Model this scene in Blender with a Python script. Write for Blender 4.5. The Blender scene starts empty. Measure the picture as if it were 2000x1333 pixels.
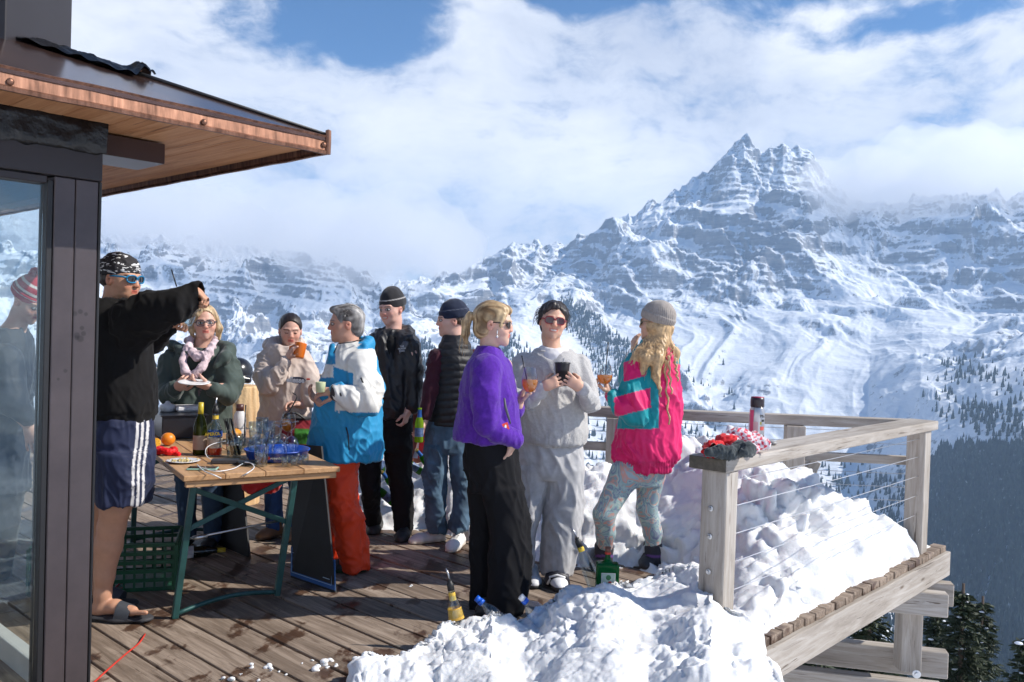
import bpy, math, random
import numpy as np
from mathutils import Matrix, Vector
random.seed(7); rng = np.random.default_rng(7)
scene = bpy.context.scene
R_ = math.radians
# ---------------------------------------------------------------- camera
FPX = 1700.0; CAMZ = 1.55
cam_d = bpy.data.cameras.new('camera'); cam = bpy.data.objects.new('camera', cam_d)
scene.collection.objects.link(cam)
cam_d.sensor_width = 36.0; cam_d.lens = FPX / 2000 * 36; cam_d.clip_start = 0.05; cam_d.clip_end = 40000
CR = Matrix.Rotation(R_(90 - 0.96), 3, 'X') @ Matrix.Rotation(R_(1.8), 3, 'Z')
cam.matrix_world = Matrix.Translation((0, 0, CAMZ)) @ CR.to_4x4()
scene.camera = cam
CRn = np.array(CR)
# ---------------------------------------------------------------- light
SUN_EL = 41.0; SUN_AZ = 92.0           # azimuth clockwise from +Y
sun_d = bpy.data.lights.new('sun', 'SUN'); sun_d.energy = 5.0; sun_d.angle = R_(0.53); sun_d.color = (1.0, 0.95, 0.87)
sun = bpy.data.objects.new('sun', sun_d); scene.collection.objects.link(sun)
sd = Vector((math.sin(R_(SUN_AZ)) * math.cos(R_(SUN_EL)), math.cos(R_(SUN_AZ)) * math.cos(R_(SUN_EL)), math.sin(R_(SUN_EL))))
sun.rotation_euler = sd.to_track_quat('Z', 'Y').to_euler()
scene.view_settings.view_transform = 'Standard'; scene.view_settings.look = 'None'
scene.view_settings.exposure = 0.30; scene.view_settings.gamma = 1.0
scene.cycles.use_denoising = True
scene.cycles.max_bounces = 8; scene.cycles.diffuse_bounces = 3; scene.cycles.glossy_bounces = 3
scene.cycles.transmission_bounces = 6; scene.cycles.transparent_max_bounces = 24; scene.cycles.volume_bounces = 4
scene.cycles.caustics_reflective = False; scene.cycles.caustics_refractive = False
scene.cycles.sample_clamp_indirect = 6.0

def ray(px, py):
    d = CRn @ np.array([(px - 1000) / FPX, -(py - 666.5) / FPX, -1.0]); return d
def P(px, py, d):
    """point seen at photo pixel px,py at distance y=d"""
    r = ray(px, py); return np.array([0, 0, CAMZ]) + r * (d / r[1])
def G(px, py, z=0.0):
    r = ray(px, py); t = (z - CAMZ) / r[2]; return np.array([0, 0, CAMZ]) + r * t
def proj(V):
    q = (np.asarray(V, float) - np.array([0, 0, CAMZ])) @ CRn
    return 1000 + FPX * q[..., 0] / -q[..., 2], 666.5 - FPX * q[..., 1] / -q[..., 2]
AX = np.array([0.679, 0.734, 0.0]); BX = np.array([-0.734, 0.679, 0.0]); UP = np.array([0, 0, 1.0])

# ---------------------------------------------------------------- numpy noise
_perm = rng.permutation(256).astype(np.int32); _perm = np.concatenate([_perm, _perm, _perm])
_g = rng.normal(size=(256, 3)); _g /= np.linalg.norm(_g, axis=1)[:, None]; _g = _g.astype(np.float32)
def pn(x, y, z):
    x = np.asarray(x, np.float32); y = np.broadcast_to(np.asarray(y, np.float32), x.shape); z = np.broadcast_to(np.asarray(z, np.float32), x.shape)
    xi = np.floor(x).astype(np.int32); yi = np.floor(y).astype(np.int32); zi = np.floor(z).astype(np.int32)
    xf = x - xi; yf = y - yi; zf = z - zi
    u = xf*xf*xf*(xf*(xf*6-15)+10); v = yf*yf*yf*(yf*(yf*6-15)+10); w = zf*zf*zf*(zf*(zf*6-15)+10)
    xi &= 255; yi &= 255; zi &= 255
    def gr(a, b, c):
        h = _perm[_perm[_perm[(xi + a) & 255] + ((yi + b) & 255)] + ((zi + c) & 255)]
        g = _g[h & 255]
        return g[..., 0] * (xf - a) + g[..., 1] * (yf - b) + g[..., 2] * (zf - c)
    l = lambda a, b, t: a + (b - a) * t
    return 1.6 * l(l(l(gr(0,0,0), gr(1,0,0), u), l(gr(0,1,0), gr(1,1,0), u), v), l(l(gr(0,0,1), gr(1,0,1), u), l(gr(0,1,1), gr(1,1,1), u), v), w)
def fbm(x, y, z, o=4, lac=2.03, gain=0.5):
    s = 0; a = 1.0
    for i in range(o):
        s = s + a * pn(x + 17.3*i, y + 5.1*i, z + 9.7*i); x = x*lac; y = y*lac; z = z*lac; a *= gain
    return s
def ridged(x, y, z, o=5, lac=2.07, gain=0.52):
    s = 0; a = 1.0; w = 1.0
    for i in range(o):
        n = 1 - np.abs(pn(x + 31.3*i, y + 7.1*i, z + 2.7*i)); n = n*n*w
        s = s + a*n; w = np.clip(n*1.6, 0, 1); x = x*lac; y = y*lac; z = z*lac; a *= gain
    return s
def sstep(a, b, x):
    t = np.clip((x - a) / (b - a), 0, 1); return t*t*(3 - 2*t)

# ---------------------------------------------------------------- objects
C = scene.collection
ORG = {}
def tag(o, label=None, cat=None, group=None, kind=None):
    if label: o['label'] = label
    if cat: o['category'] = cat
    if group: o['group'] = group
    if kind: o['kind'] = kind
    return o
def thing(name, loc, label, cat, group=None):
    o = bpy.data.objects.new(name, None); C.objects.link(o); o.empty_display_size = 0.1
    o.location = [float(v) for v in loc]; ORG[o.name] = np.array(loc, float)
    return tag(o, label, cat, group)
def mk(name, V, F, m, parent=None, smooth=True, cols=None, origin=None, mats=None, mi=None):
    V = np.asarray(V, float)
    if parent is not None: org = ORG[parent.name]
    else: org = np.array(origin if origin is not None else [(V[:,0].min()+V[:,0].max())/2, (V[:,1].min()+V[:,1].max())/2, V[:,2].min()], float)
    Vl = V - org
    me = bpy.data.meshes.new(name)
    if isinstance(F, np.ndarray):
        n = len(F); k = F.shape[1]
        me.vertices.add(len(Vl)); me.vertices.foreach_set('co', Vl.astype(np.float32).ravel())
        me.loops.add(n*k); me.loops.foreach_set('vertex_index', F.astype(np.int32).ravel())
        me.polygons.add(n); me.polygons.foreach_set('loop_start', np.arange(0, n*k, k, dtype=np.int32))
        me.update(calc_edges=True); me.validate()
    else:
        me.from_pydata([tuple(map(float, v)) for v in Vl], [], [tuple(map(int, f)) for f in F]); me.update()
    if cols is not None:
        at = me.color_attributes.new('Col', 'FLOAT_COLOR', 'POINT')
        c4 = np.ones((len(V), 4), np.float32); c4[:, :3] = cols; at.data.foreach_set('color', c4.ravel())
    for mm in (mats or [m]): me.materials.append(mm)
    if mi is not None: me.polygons.foreach_set('material_index', np.asarray(mi, np.int32))
    me.polygons.foreach_set('use_smooth', np.full(len(me.polygons), bool(smooth)))
    o = bpy.data.objects.new(name, me); C.objects.link(o)
    if parent is not None: o.parent = parent
    else: o.location = [float(v) for v in org]
    ORG[o.name] = org
    return o

class MB:
    """mesh collector of small shapes"""
    def __init__(s): s.V = []; s.F = []; s.n = 0; s.mi = []; s.G = []
    def add(s, V, F, mi=0, g=None):
        V = np.asarray(V, float); s.G.append(V if g is None else np.asarray(g, float)); s.V.append(V); s.F += [tuple(int(i) + s.n for i in f) for f in F]; s.mi += [mi]*len(F); s.n += len(V)
    def box(s, c, size, ax=None, bev=0.0, mi=0):
        ax = np.eye(3) if ax is None else np.array(ax, float); h = np.array(size)/2.0
        if bev <= 0:
            v = np.array([[x, y, z] for x in (-1,1) for y in (-1,1) for z in (-1,1)], float) * h
            f = [(0,1,3,2),(4,6,7,5),(0,4,5,1),(2,3,7,6),(0,2,6,4),(1,5,7,3)]
        else:
            b = min(bev, *(h*0.9)); v = []; f = []
            idx = {}
            for x in (-1,1):
                for y in (-1,1):
                    for z in (-1,1):
                        for k in range(3):
                            p = np.array([x,y,z])*h; q = np.array([x,y,z])*b
                            for j in range(3):
                                if j != k: p[j] -= q[j]
                            idx[(x,y,z,k)] = len(v); v.append(p)
            for k in range(3):
                a, c2 = [(1,2),(2,0),(0,1)][k]
                for sg in (-1,1):
                    qd = []
                    for (u, w) in ((-1,-1),(1,-1),(1,1),(-1,1)):
                        t = [0,0,0]; t[k] = sg; t[a] = u; t[c2] = w; qd.append(idx[(*t, k)])
                    f.append(tuple(qd if sg > 0 else qd[::-1]))
            for k in range(3):
                a, c2 = [(1,2),(2,0),(0,1)][k]
                for u in (-1,1):
                    for w in (-1,1):
                        t0 = [0,0,0]; t1 = [0,0,0]; t0[k] = -1; t1[k] = 1
                        for t in (t0, t1): t[a] = u; t[c2] = w
                        qd = [idx[(*t0, a)], idx[(*t1, a)], idx[(*t1, c2)], idx[(*t0, c2)]]
                        f.append(tuple(qd if u*w < 0 else qd[::-1]))
            for x in (-1,1):
                for y in (-1,1):
                    for z in (-1,1):
                        tr = [idx[(x,y,z,0)], idx[(x,y,z,1)], idx[(x,y,z,2)]]
                        f.append(tuple(tr if x*y*z > 0 else tr[::-1]))
            v = np.array(v)
        s.add(np.asarray(c, float) + v @ ax, f, mi, g=v + np.array([random.uniform(0,50), random.uniform(0,50), random.uniform(0,50)]))
    def beam(s, a, b, w, h, side=None, bev=0.004, mi=0):
        a = np.array(a, float); b = np.array(b, float); d = b - a; L = np.linalg.norm(d); d /= L
        sd_ = np.cross(d, UP) if side is None else np.array(side, float)
        if np.linalg.norm(sd_) < 1e-4: sd_ = np.array([1.0,0,0])
        sd_ = sd_ - d*(sd_@d); sd_ /= np.linalg.norm(sd_); u = np.cross(sd_, d)
        s.box((a+b)/2, (L, w, h), ax=np.array([d, sd_, u]), bev=bev, mi=mi)
    def tube(s, pts, r, n=8, caps=True, mi=0, flat=1.0):
        pts = np.array(pts, float); N = len(pts); r = np.broadcast_to(np.asarray(r, float), (N,))
        T = np.gradient(pts, axis=0); T /= np.linalg.norm(T, axis=1)[:, None] + 1e-12
        ref = np.array([0,0,1.0]) if abs(T[0][2]) < 0.9 else np.array([1.0,0,0])
        V = []; 
        u = np.cross(T[0], ref); u /= np.linalg.norm(u)
        for i in range(N):
            u = u - T[i]*(u@T[i]); u /= np.linalg.norm(u) + 1e-12; w = np.cross(T[i], u)
            for k in range(n):
                a = 2*math.pi*k/n; V.append(pts[i] + r[i]*(math.cos(a)*u + flat*math.sin(a)*w))
        F = [(i*n+k, i*n+(k+1) % n, (i+1)*n+(k+1) % n, (i+1)*n+k) for i in range(N-1) for k in range(n)]
        if caps: F += [tuple(range(n))[::-1], tuple((N-1)*n + k for k in range(n))]
        s.add(V, F, mi)
    def lathe(s, base, prof, n=24, axis=(0,0,1), mi=0, sq=None, caps=True):
        """prof: list of (r, h) ; sq=(sx,sy) squash of the section"""
        ax = np.array(axis, float); ax /= np.linalg.norm(ax)
        u = np.cross(ax, [0,1.0,0.0]) if abs(ax[1]) < 0.9 else np.cross(ax, [1.0,0,0]); u /= np.linalg.norm(u); w = np.cross(ax, u)
        sx, sy = sq or (1,1); V = []
        for (r, h) in prof:
            for k in range(n):
                a = 2*math.pi*(k+.5)/n; V.append(np.array(base, float) + ax*h + r*(math.cos(a)*u*sx + math.sin(a)*w*sy))
        N = len(prof)
        F = [(i*n+k, i*n+(k+1) % n, (i+1)*n+(k+1) % n, (i+1)*n+k) for i in range(N-1) for k in range(n)]
        if caps: F += [tuple(range(n))[::-1], tuple((N-1)*n + k for k in range(n))]
        s.add(V, F, mi)
    def poly(s, pts, thick, nrm, mi=0):
        pts = np.array(pts, float); n = len(pts); nr = np.array(nrm, float); nr /= np.linalg.norm(nr)
        V = np.vstack([pts, pts - nr*thick])
        F = [tuple(range(n)), tuple(range(2*n-1, n-1, -1))] + [(i, n+i, n+(i+1) % n, (i+1) % n) for i in range(n)]
        s.add(V, F, mi)
    def build(s, name, m, parent=None, smooth=False, mats=None, origin=None):
        o = mk(name, np.vstack(s.V), s.F, m, parent, smooth, mats=mats, mi=s.mi if mats else None, origin=origin)
        at = o.data.attributes.new('G', 'FLOAT_VECTOR', 'POINT'); at.data.foreach_set('vector', np.vstack(s.G).astype(np.float32).ravel())
        return o

# ---------------------------------------------------------------- materials
def newmat(name):
    m = bpy.data.materials.new(name); m.use_nodes = True; nt = m.node_tree
    return m, nt, nt.nodes['Principled BSDF'], nt.nodes['Material Output']
def N(nt, t, **kw):
    n = nt.nodes.new(t)
    for k, v in kw.items():
        if k.startswith('_'): setattr(n, k[1:], v)
        else:
            key = k.replace('__', ' ')
            n.inputs[int(key[1:]) if key[0] == 'i' and key[1:].isdigit() else key].default_value = v
    return n
def col4(c): return (c[0], c[1], c[2], 1.0)
def ramp(nt, stops, src=None):
    n = nt.nodes.new('ShaderNodeValToRGB'); e = n.color_ramp.elements
    while len(e) < len(stops): e.new(0.5)
    for el, (p, c) in zip(e, stops): el.position = p; el.color = col4(c) if len(c) == 3 else c
    if src is not None: nt.links.new(src, n.inputs[0])
    return n
def bump(nt, src, strength, dist, bs):
    b = N(nt, 'ShaderNodeBump', Strength=strength, Distance=dist); nt.links.new(src, b.inputs['Height']); nt.links.new(b.outputs[0], bs.inputs['Normal']); return b
def simple(name, c, rough=0.6, metal=0.0, var=0.12, vscale=6.0, bstr=0.15, bscale=60.0, bdist=0.002, sheen=0.0, coat=0.0, attr=False, spec=0.5):
    m, nt, bs, out = newmat(name); L = nt.links
    tc = N(nt, 'ShaderNodeTexCoord'); n1 = N(nt, 'ShaderNodeTexNoise', Scale=vscale, Detail=5.0); L.new(tc.outputs['Object'], n1.inputs['Vector'])
    mx = N(nt, 'ShaderNodeMix', _data_type='RGBA', _blend_type='MULTIPLY'); mx.inputs[0].default_value = 1.0
    if attr:
        a = N(nt, 'ShaderNodeAttribute', _attribute_name='Col'); L.new(a.outputs['Color'], mx.inputs[6])
    else: mx.inputs[6].default_value = col4(c)
    rp = ramp(nt, [(0.3, (1-var,)*3), (0.7, (1+var*0.5,)*3)], n1.outputs['Fac']); L.new(rp.outputs[0], mx.inputs[7])
    L.new(mx.outputs[2], bs.inputs['Base Color'])
    bs.inputs['Roughness'].default_value = rough; bs.inputs['Metallic'].default_value = metal; bs.inputs['Specular IOR Level'].default_value = spec
    if sheen: bs.inputs['Sheen Weight'].default_value = sheen; bs.inputs['Sheen Roughness'].default_value = 0.4
    if coat: bs.inputs['Coat Weight'].default_value = coat
    if bstr:
        n2 = N(nt, 'ShaderNodeTexNoise', Scale=bscale, Detail=4.0); L.new(tc.outputs['Object'], n2.inputs['Vector']); bump(nt, n2.outputs['Fac'], bstr, bdist, bs)
    return m
_mc = {}
def plain(c, rough=0.5, metal=0.0, **kw):
    k = (tuple(c), rough, metal, tuple(sorted(kw.items())))
    if k not in _mc: _mc[k] = simple('paint', c, rough, metal, **kw)
    return _mc[k]

# ---------------------------------------------------------------- implicit surfaces
def vnormals(V, F):
    F = np.asarray(F); fn = np.cross(V[F[:,2]] - V[F[:,0]], V[F[:,-1]] - V[F[:,1]] if F.shape[1] == 4 else V[F[:,2]] - V[F[:,1]])
    n = np.zeros_like(V)
    for k in range(F.shape[1]): np.add.at(n, F[:, k], fn)
    return n / (np.linalg.norm(n, axis=1)[:, None] + 1e-12)
class Field:
    def __init__(s, lo, hi, h, fine=None, hf=None):
        s.ax = []
        for k in range(3):
            if fine is None: s.ax.append(np.arange(lo[k], hi[k] + h, h))
            else:
                a0, a1 = fine[0][k], fine[1][k]
                s.ax.append(np.concatenate([np.arange(a0, lo[k] - h, -h)[::-1][:-1] if a0 > lo[k] else np.array([]), np.arange(max(a0, lo[k]), min(a1, hi[k]), hf), np.arange(min(a1, hi[k]), hi[k] + h, h)]))
        s.h = h; s.F = np.full([len(a) for a in s.ax], 10.0, np.float32)
    def _sub(s, lo, hi):
        sl = tuple(slice(max(0, np.searchsorted(a, l) - 1), np.searchsorted(a, u) + 1) for a, l, u in zip(s.ax, lo, hi))
        X, Y, Z = np.meshgrid(*[a[q].astype(np.float32) for a, q in zip(s.ax, sl)], indexing='ij', sparse=True)
        return sl, X, Y, Z
    def comb(s, lo, hi, fn, k, op):
        m = k + 3*s.h; lo = np.array(lo) - m; hi = np.array(hi) + m
        sl, X, Y, Z = s._sub(lo, hi)
        if min(X.shape[0], Y.shape[1], Z.shape[2]) == 0: return
        d = fn(X, Y, Z).astype(np.float32); f = s.F[sl]; k = max(k, 1e-5)
        if op == 'u':
            h = np.clip(0.5 + 0.5*(f - d)/k, 0, 1); s.F[sl] = f + (d - f)*h - k*h*(1 - h)
        elif op == 's':
            h = np.clip(0.5 - 0.5*(f + d)/k, 0, 1); s.F[sl] = f + (-d - f)*h + k*h*(1 - h)
    def cone(s, a, b, ra, rb, k=0.02, op='u', flat=None):
        a = np.array(a, float); b = np.array(b, float); rm = max(ra, rb); ba = b - a; L2 = max(ba@ba, 1e-9)
        def fn(X, Y, Z):
            x = X - a[0]; y = Y - a[1]; z = Z - a[2]
            h = np.clip((x*ba[0] + y*ba[1] + z*ba[2]) / L2, 0, 1)
            x = x - h*ba[0]; y = y - h*ba[1]; z = z - h*ba[2]
            if flat is None: return np.sqrt(x*x + y*y + z*z) - (ra + (rb - ra)*h)
            n, q = flat; dt = (x*n[0] + y*n[1] + z*n[2])*(1.0/q - 1)
            x = x + dt*n[0]; y = y + dt*n[1]; z = z + dt*n[2]
            return (np.sqrt(x*x + y*y + z*z) - (ra + (rb - ra)*h))*min(q, 1)
        g = rm*(max(1, flat[1]) if flat else 1)
        s.comb(np.minimum(a, b) - g, np.maximum(a, b) + g, fn, k, op)
    def chain(s, pts, rs, k=0.02, **kw):
        for i in range(len(pts) - 1): s.cone(pts[i], pts[i+1], rs[i], rs[i+1], k, **kw)
    def ell(s, c, r, M=None, k=0.02, op='u'):
        c = np.array(c, float); r = np.array(r, float); M = np.eye(3) if M is None else np.array(M)   # rows: axes
        def fn(X, Y, Z):
            x = X - c[0]; y = Y - c[1]; z = Z - c[2]
            q = [(x*M[i][0] + y*M[i][1] + z*M[i][2]) for i in range(3)]
            k0 = np.sqrt(sum((q[i]/r[i])**2 for i in range(3))) + 1e-6; k1 = np.sqrt(sum((q[i]/r[i]**2)**2 for i in range(3))) + 1e-6
            return k0*(k0 - 1)/k1
        rm = r.max(); s.comb(c - rm, c + rm, fn, k, op)
    def loft(s, lev, k=0.02, op='u', round_=0.01, pw=2.0):
        """lev: rows (x, y, z, half_x, half_y) sorted by z"""
        lev = np.array(sorted(lev, key=lambda r: r[2]), float); zz = lev[:, 2]
        # smooth the levels
        zf = np.linspace(zz[0], zz[-1], 60); cols = []
        for i in (0, 1, 3, 4):
            v = np.interp(zf, zz, lev[:, i]); vp = np.pad(v, 3, mode='edge'); v = np.convolve(vp, np.array([1,2,3,4,3,2,1])/16.0, 'valid'); cols.append(v)
        def fn(X, Y, Z):
            zc = np.clip(Z, zz[0], zz[-1]); cx, cy, hx, hy = [np.interp(zc, zf, c).astype(np.float32) for c in cols]
            u = X - cx; v = Y - cy; 
            if pw == 2.0: q = np.sqrt((u/hx)**2 + (v/hy)**2) + 1e-6
            else: q = (np.abs(u/hx)**pw + np.abs(v/hy)**pw)**(1/pw) + 1e-6
            rr = np.sqrt(u*u + v*v) + 1e-6; d = rr*(1 - 1/q)
            d = np.maximum(d, -np.minimum(hx, hy))
            e = np.maximum(Z - zz[-1], zz[0] - Z) + 0*d
            d = d + round_; e = e + round_
            return np.sqrt(np.maximum(d, 0)**2 + np.maximum(e, 0)**2) + np.minimum(np.maximum(d, e), 0) - round_
        lo = [(lev[:,0]-lev[:,3]).min(), (lev[:,1]-lev[:,4]).min(), zz[0]]; hi = [(lev[:,0]+lev[:,3]).max(), (lev[:,1]+lev[:,4]).max(), zz[-1]]
        s.comb(lo, hi, fn, k, op)
    def mesh(s):
        F = s.F; ins = F < 0
        sh = [n - 1 for n in F.shape]
        cnt = np.zeros(sh, np.uint8)
        offs = [(i, j, k) for i in (0,1) for j in (0,1) for k in (0,1)]
        for (i, j, k) in offs: cnt += ins[i:i+sh[0], j:j+sh[1], k:k+sh[2]]
        act = (cnt > 0) & (cnt < 8); I, J, K = np.nonzero(act)
        idx = np.full(sh, -1, np.int32); idx[I, J, K] = np.arange(len(I))
        acc = np.zeros((len(I), 3)); w = np.zeros(len(I))
        vals = {o: F[I+o[0], J+o[1], K+o[2]] for o in offs}
        for o in offs:
            for d in range(3):
                if o[d] == 0:
                    o2 = list(o); o2[d] = 1; o2 = tuple(o2); f0 = vals[o]; f1 = vals[o2]; c = (f0 < 0) != (f1 < 0)
                    t = np.where(c, f0/np.where(c, f0 - f1, 1), 0)
                    p = [s.ax[q][[I, J, K][q] + o[q]] for q in range(3)]
                    p[d] = p[d] + t*(s.ax[d][[I, J, K][d] + 1] - s.ax[d][[I, J, K][d]])
                    for q in range(3): acc[:, q] += np.where(c, p[q], 0)
                    w += c
        V = acc / w[:, None]; Q = []
        def quads(d):
            a = [slice(1, -1)]*3; a[d] = slice(0, -1); b = list(a); b[d] = slice(1, None)
            e0 = ins[tuple(a)]; e1 = ins[tuple(b)]; ch = e0 != e1
            ijk = np.array(np.nonzero(ch)); fl = e0[ch]
            for q in range(3):
                if q != d: ijk[q] += 1
            u, v = [(1,2),(2,0),(0,1)][d]
            def cell(du, dv):
                t = ijk.copy(); t[u] += du; t[v] += dv; return idx[t[0], t[1], t[2]]
            q4 = np.stack([cell(-1,-1), cell(0,-1), cell(0,0), cell(-1,0)], 1)
            q4[~fl] = q4[~fl][:, ::-1]; Q.append(q4)
        for d in range(3): quads(d)
        Q = np.concatenate(Q); Q = Q[(Q >= 0).all(1)]
        return V, Q
def relax(V, F, it=1, lam=0.5):
    E = np.vstack([F[:, [i, (i+1) % F.shape[1]]] for i in range(F.shape[1])]); cnt = np.bincount(E.ravel(), minlength=len(V)).astype(float)
    for _ in range(it):
        A = np.zeros_like(V); np.add.at(A, E[:,0], V[E[:,1]]); np.add.at(A, E[:,1], V[E[:,0]]); V = V + lam*(A/np.maximum(cnt, 1)[:, None] - V)
    return V
# ---------------------------------------------------------------- world: sky with broken cloud
world = bpy.data.worlds.new('World'); scene.world = world; world.use_nodes = True
def build_world():
    nt = world.node_tree; L = nt.links; bg = nt.nodes['Background']
    sky = nt.nodes.new('ShaderNodeTexSky'); sky.sky_type = 'NISHITA'; sky.sun_disc = False
    sky.sun_elevation = R_(SUN_EL); sky.sun_rotation = R_(SUN_AZ); sky.altitude = 1500; sky.dust_density = 0.3; sky.ozone_density = 2.0
    tc = N(nt, 'ShaderNodeTexCoord')
    vm = lambda op, a, b=None: _vm(nt, op, a, b)
    def scl(src, k): 
        n = N(nt, 'ShaderNodeVectorMath', _operation='MULTIPLY'); n.inputs[1].default_value = k; L.new(src, n.inputs[0]); return n.outputs[0]
    def mth(op, a, b=None, clamp=False):
        n = N(nt, 'ShaderNodeMath', _operation=op); n.use_clamp = clamp
        for i, v in enumerate((a, b)):
            if v is None: continue
            if isinstance(v, (int, float)): n.inputs[i].default_value = v
            else: L.new(v, n.inputs[i])
        return n.outputs[0]
    d0 = tc.outputs['Generated']
    wn = N(nt, 'ShaderNodeTexNoise', Scale=2.2, Detail=4.0, Roughness=0.55); L.new(d0, wn.inputs['Vector'])
    ws = N(nt, 'ShaderNodeVectorMath', _operation='SUBTRACT'); L.new(wn.outputs['Color'], ws.inputs[0]); ws.inputs[1].default_value = (0.5, 0.5, 0.5)
    wm = scl(ws.outputs[0], (0.22, 0.22, 0.22))
    da = N(nt, 'ShaderNodeVectorMath', _operation='ADD'); L.new(d0, da.inputs[0]); L.new(wm, da.inputs[1]); d = da.outputs[0]
    # cloud cover: 1 = cloud
    n1 = N(nt, 'ShaderNodeTexNoise', Scale=6.0, Detail=9.0, Roughness=0.6); L.new(scl(d, (1, 1, 2.3)), n1.inputs['Vector'])
    n2 = N(nt, 'ShaderNodeTexNoise', Scale=16.0, Detail=8.0, Roughness=0.62); L.new(scl(d, (1, 1, 1.8)), n2.inputs['Vector'])
    n3 = N(nt, 'ShaderNodeTexNoise', Scale=3.0, Detail=6.0, Roughness=0.5); L.new(scl(d, (1, 1, 2.6)), n3.inputs['Vector'])
    holes = 0.0
    for (px, py, w, h, amp) in ((745, 55, 165, 75, 1.25), (1090, -6, 170, 40, 1.0), (570, 60, 130, 70, 0.45), (1790, 30, 270, 32, 0.8), (850, -130, 700, 130, 1.3), (1700, -70, 500, 90, 1.0), (745,120,80,40,.6),(430,20,60,30,.5)):
        r = ray(px, py); r = r/np.linalg.norm(r)
        sb = N(nt, 'ShaderNodeVectorMath', _operation='SUBTRACT'); L.new(d, sb.inputs[0]); sb.inputs[1].default_value = [float(v) for v in r]
        sc_ = scl(sb.outputs[0], (FPX/w, FPX/w, FPX/h))
        ln = N(nt, 'ShaderNodeVectorMath', _operation='LENGTH'); L.new(sc_, ln.inputs[0])
        g = mth('SUBTRACT', 1.15, ln.outputs['Value'], clamp=True); g = mth('MULTIPLY', g, amp)
        holes = mth('ADD', g, holes)
    up = N(nt, 'ShaderNodeSeparateXYZ'); L.new(d0, up.inputs[0])
    det = mth('ADD', mth('MULTIPLY', mth('SUBTRACT', n1.outputs['Fac'], 0.5), 2.0), mth('MULTIPLY', mth('SUBTRACT', n2.outputs['Fac'], 0.5), 1.5))
    overhead = mth('ADD', mth('MULTIPLY', mth('SUBTRACT', up.outputs[2], 0.40, clamp=True), 3.2), mth('MULTIPLY', mth('SUBTRACT', -0.15, up.outputs[1], clamp=True), 1.3))
    cov = mth('ADD', mth('SUBTRACT', mth('SUBTRACT', 0.95, holes), overhead), det)
    cv = N(nt, 'ShaderNodeMapRange', _interpolation_type='SMOOTHSTEP'); cv.inputs['From Min'].default_value = 0.12; cv.inputs['From Max'].default_value = 0.95; L.new(cov, cv.inputs['Value'])
    shade = mth('ADD', mth('MULTIPLY', n3.outputs['Fac'], 0.75), mth('MULTIPLY', n1.outputs['Fac'], 0.45))
    shade = mth('ADD', shade, mth('MULTIPLY', n2.outputs['Fac'], 0.18))
    cr = ramp(nt, [(0.54, (0.50, 0.545, 0.655)), (0.66, (0.63, 0.67, 0.76)), (0.78, (0.79, 0.81, 0.86)), (0.92, (0.93, 0.935, 0.95))], shade)
    blue = N(nt, 'ShaderNodeMix', _data_type='RGBA', _blend_type='MULTIPLY'); blue.inputs[0].default_value = 1.0; L.new(sky.outputs[0], blue.inputs[6]); blue.inputs[7].default_value = (0.085*0.36, 0.085*0.80, 0.085*1.15, 1)
    mx = N(nt, 'ShaderNodeMix', _data_type='RGBA'); L.new(cv.outputs[0], mx.inputs[0]); L.new(blue.outputs[2], mx.inputs[6]); L.new(cr.outputs[0], mx.inputs[7])
    L.new(mx.outputs[2], bg.inputs['Color']); bg.inputs['Strength'].default_value = 1.0
    world.cycles.sampling_method = 'MANUAL'; world.cycles.sample_map_resolution = 512
build_world()
# ---------------------------------------------------------------- mountains: one sheet in rings around the deck
SIL = [(-900,430),(-300,440),(0,430),(190,456),(300,464),(400,470),(500,482),(580,496),(640,516),(680,535),(705,556),(725,580),(745,572),(770,560),(800,548),(850,540),(880,548),(905,545),(935,528),(962,508),(1000,492),(1015,483),(1040,474),(1056,486),(1085,476),(1130,460),(1175,446),(1212,420),(1246,402),(1285,390),(1318,372),(1335,358),(1362,346),(1382,328),(1398,304),(1414,286),(1434,272),(1454,276),(1476,288),(1500,288),(1516,282),(1536,284),(1552,298),(1574,312),(1592,330),(1608,350),(1630,374),(1650,392),(1690,394),(1730,400),(1790,388),(1830,384),(1870,388),(1900,392),(1930,380),(2000,370),(2200,380),(2800,330),(4000,380)]
# rows: label -> per px: (py, r).  from valley floor to ridge
CTRL_PX = [-900, 0, 300, 500, 720, 860, 1000, 1160, 1300, 1450, 1600, 1700, 1800, 1900, 2000, 2400, 4000]
CT = { # (py list)          
 'foot':  ([1500]*17, [700]*17),
 'a':     ([1150,1150,1100,1060,1040,1080,1120,1180,1180,1180,1200,1240,1290,1330,1333,1333,1300], [1500,1500,1500,1500,1500,1450,1450,1450,1450,1450,1400,1350,1300,1250,1200,1200,1200]),
 'b':     ([800,800,770,740,740,760,800,960,980,960,985,1000,960,900,880,860,850], [2600,2600,2500,2500,2400,2300,2200,2150,2150,2200,2200,2200,2100,2000,1900,1900,1900]),
 'c':     ([690,690,690,690,690,690,670,760,800,800,800,800,770,760,730,700,650], [3100,3100,3100,3100,3000,2900,2800,2750,2750,2750,2700,2700,2550,2500,2400,2400,2400]),
 'd':     ([640,640,625,625,625,620,600,600,585,590,590,600,600,620,620,600,560], [3500,3500,3500,3600,3700,3700,3600,3600,3600,3600,3600,3600,3600,3500,3450,3400,3400]),
}
RTOP = 4500.0
def pxr(az_px, py, r):      # height of a point at ground distance r seen at photo row py in column az_px (horizon-corrected)
    h = 638 + 0.0314*(az_px - 1000)
    f = FPX*np.sqrt(1 + ((az_px - 1000)/FPX)**2)
    return CAMZ + (h - py)/f*r
TMAX, RMAX = 940, 620
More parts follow.
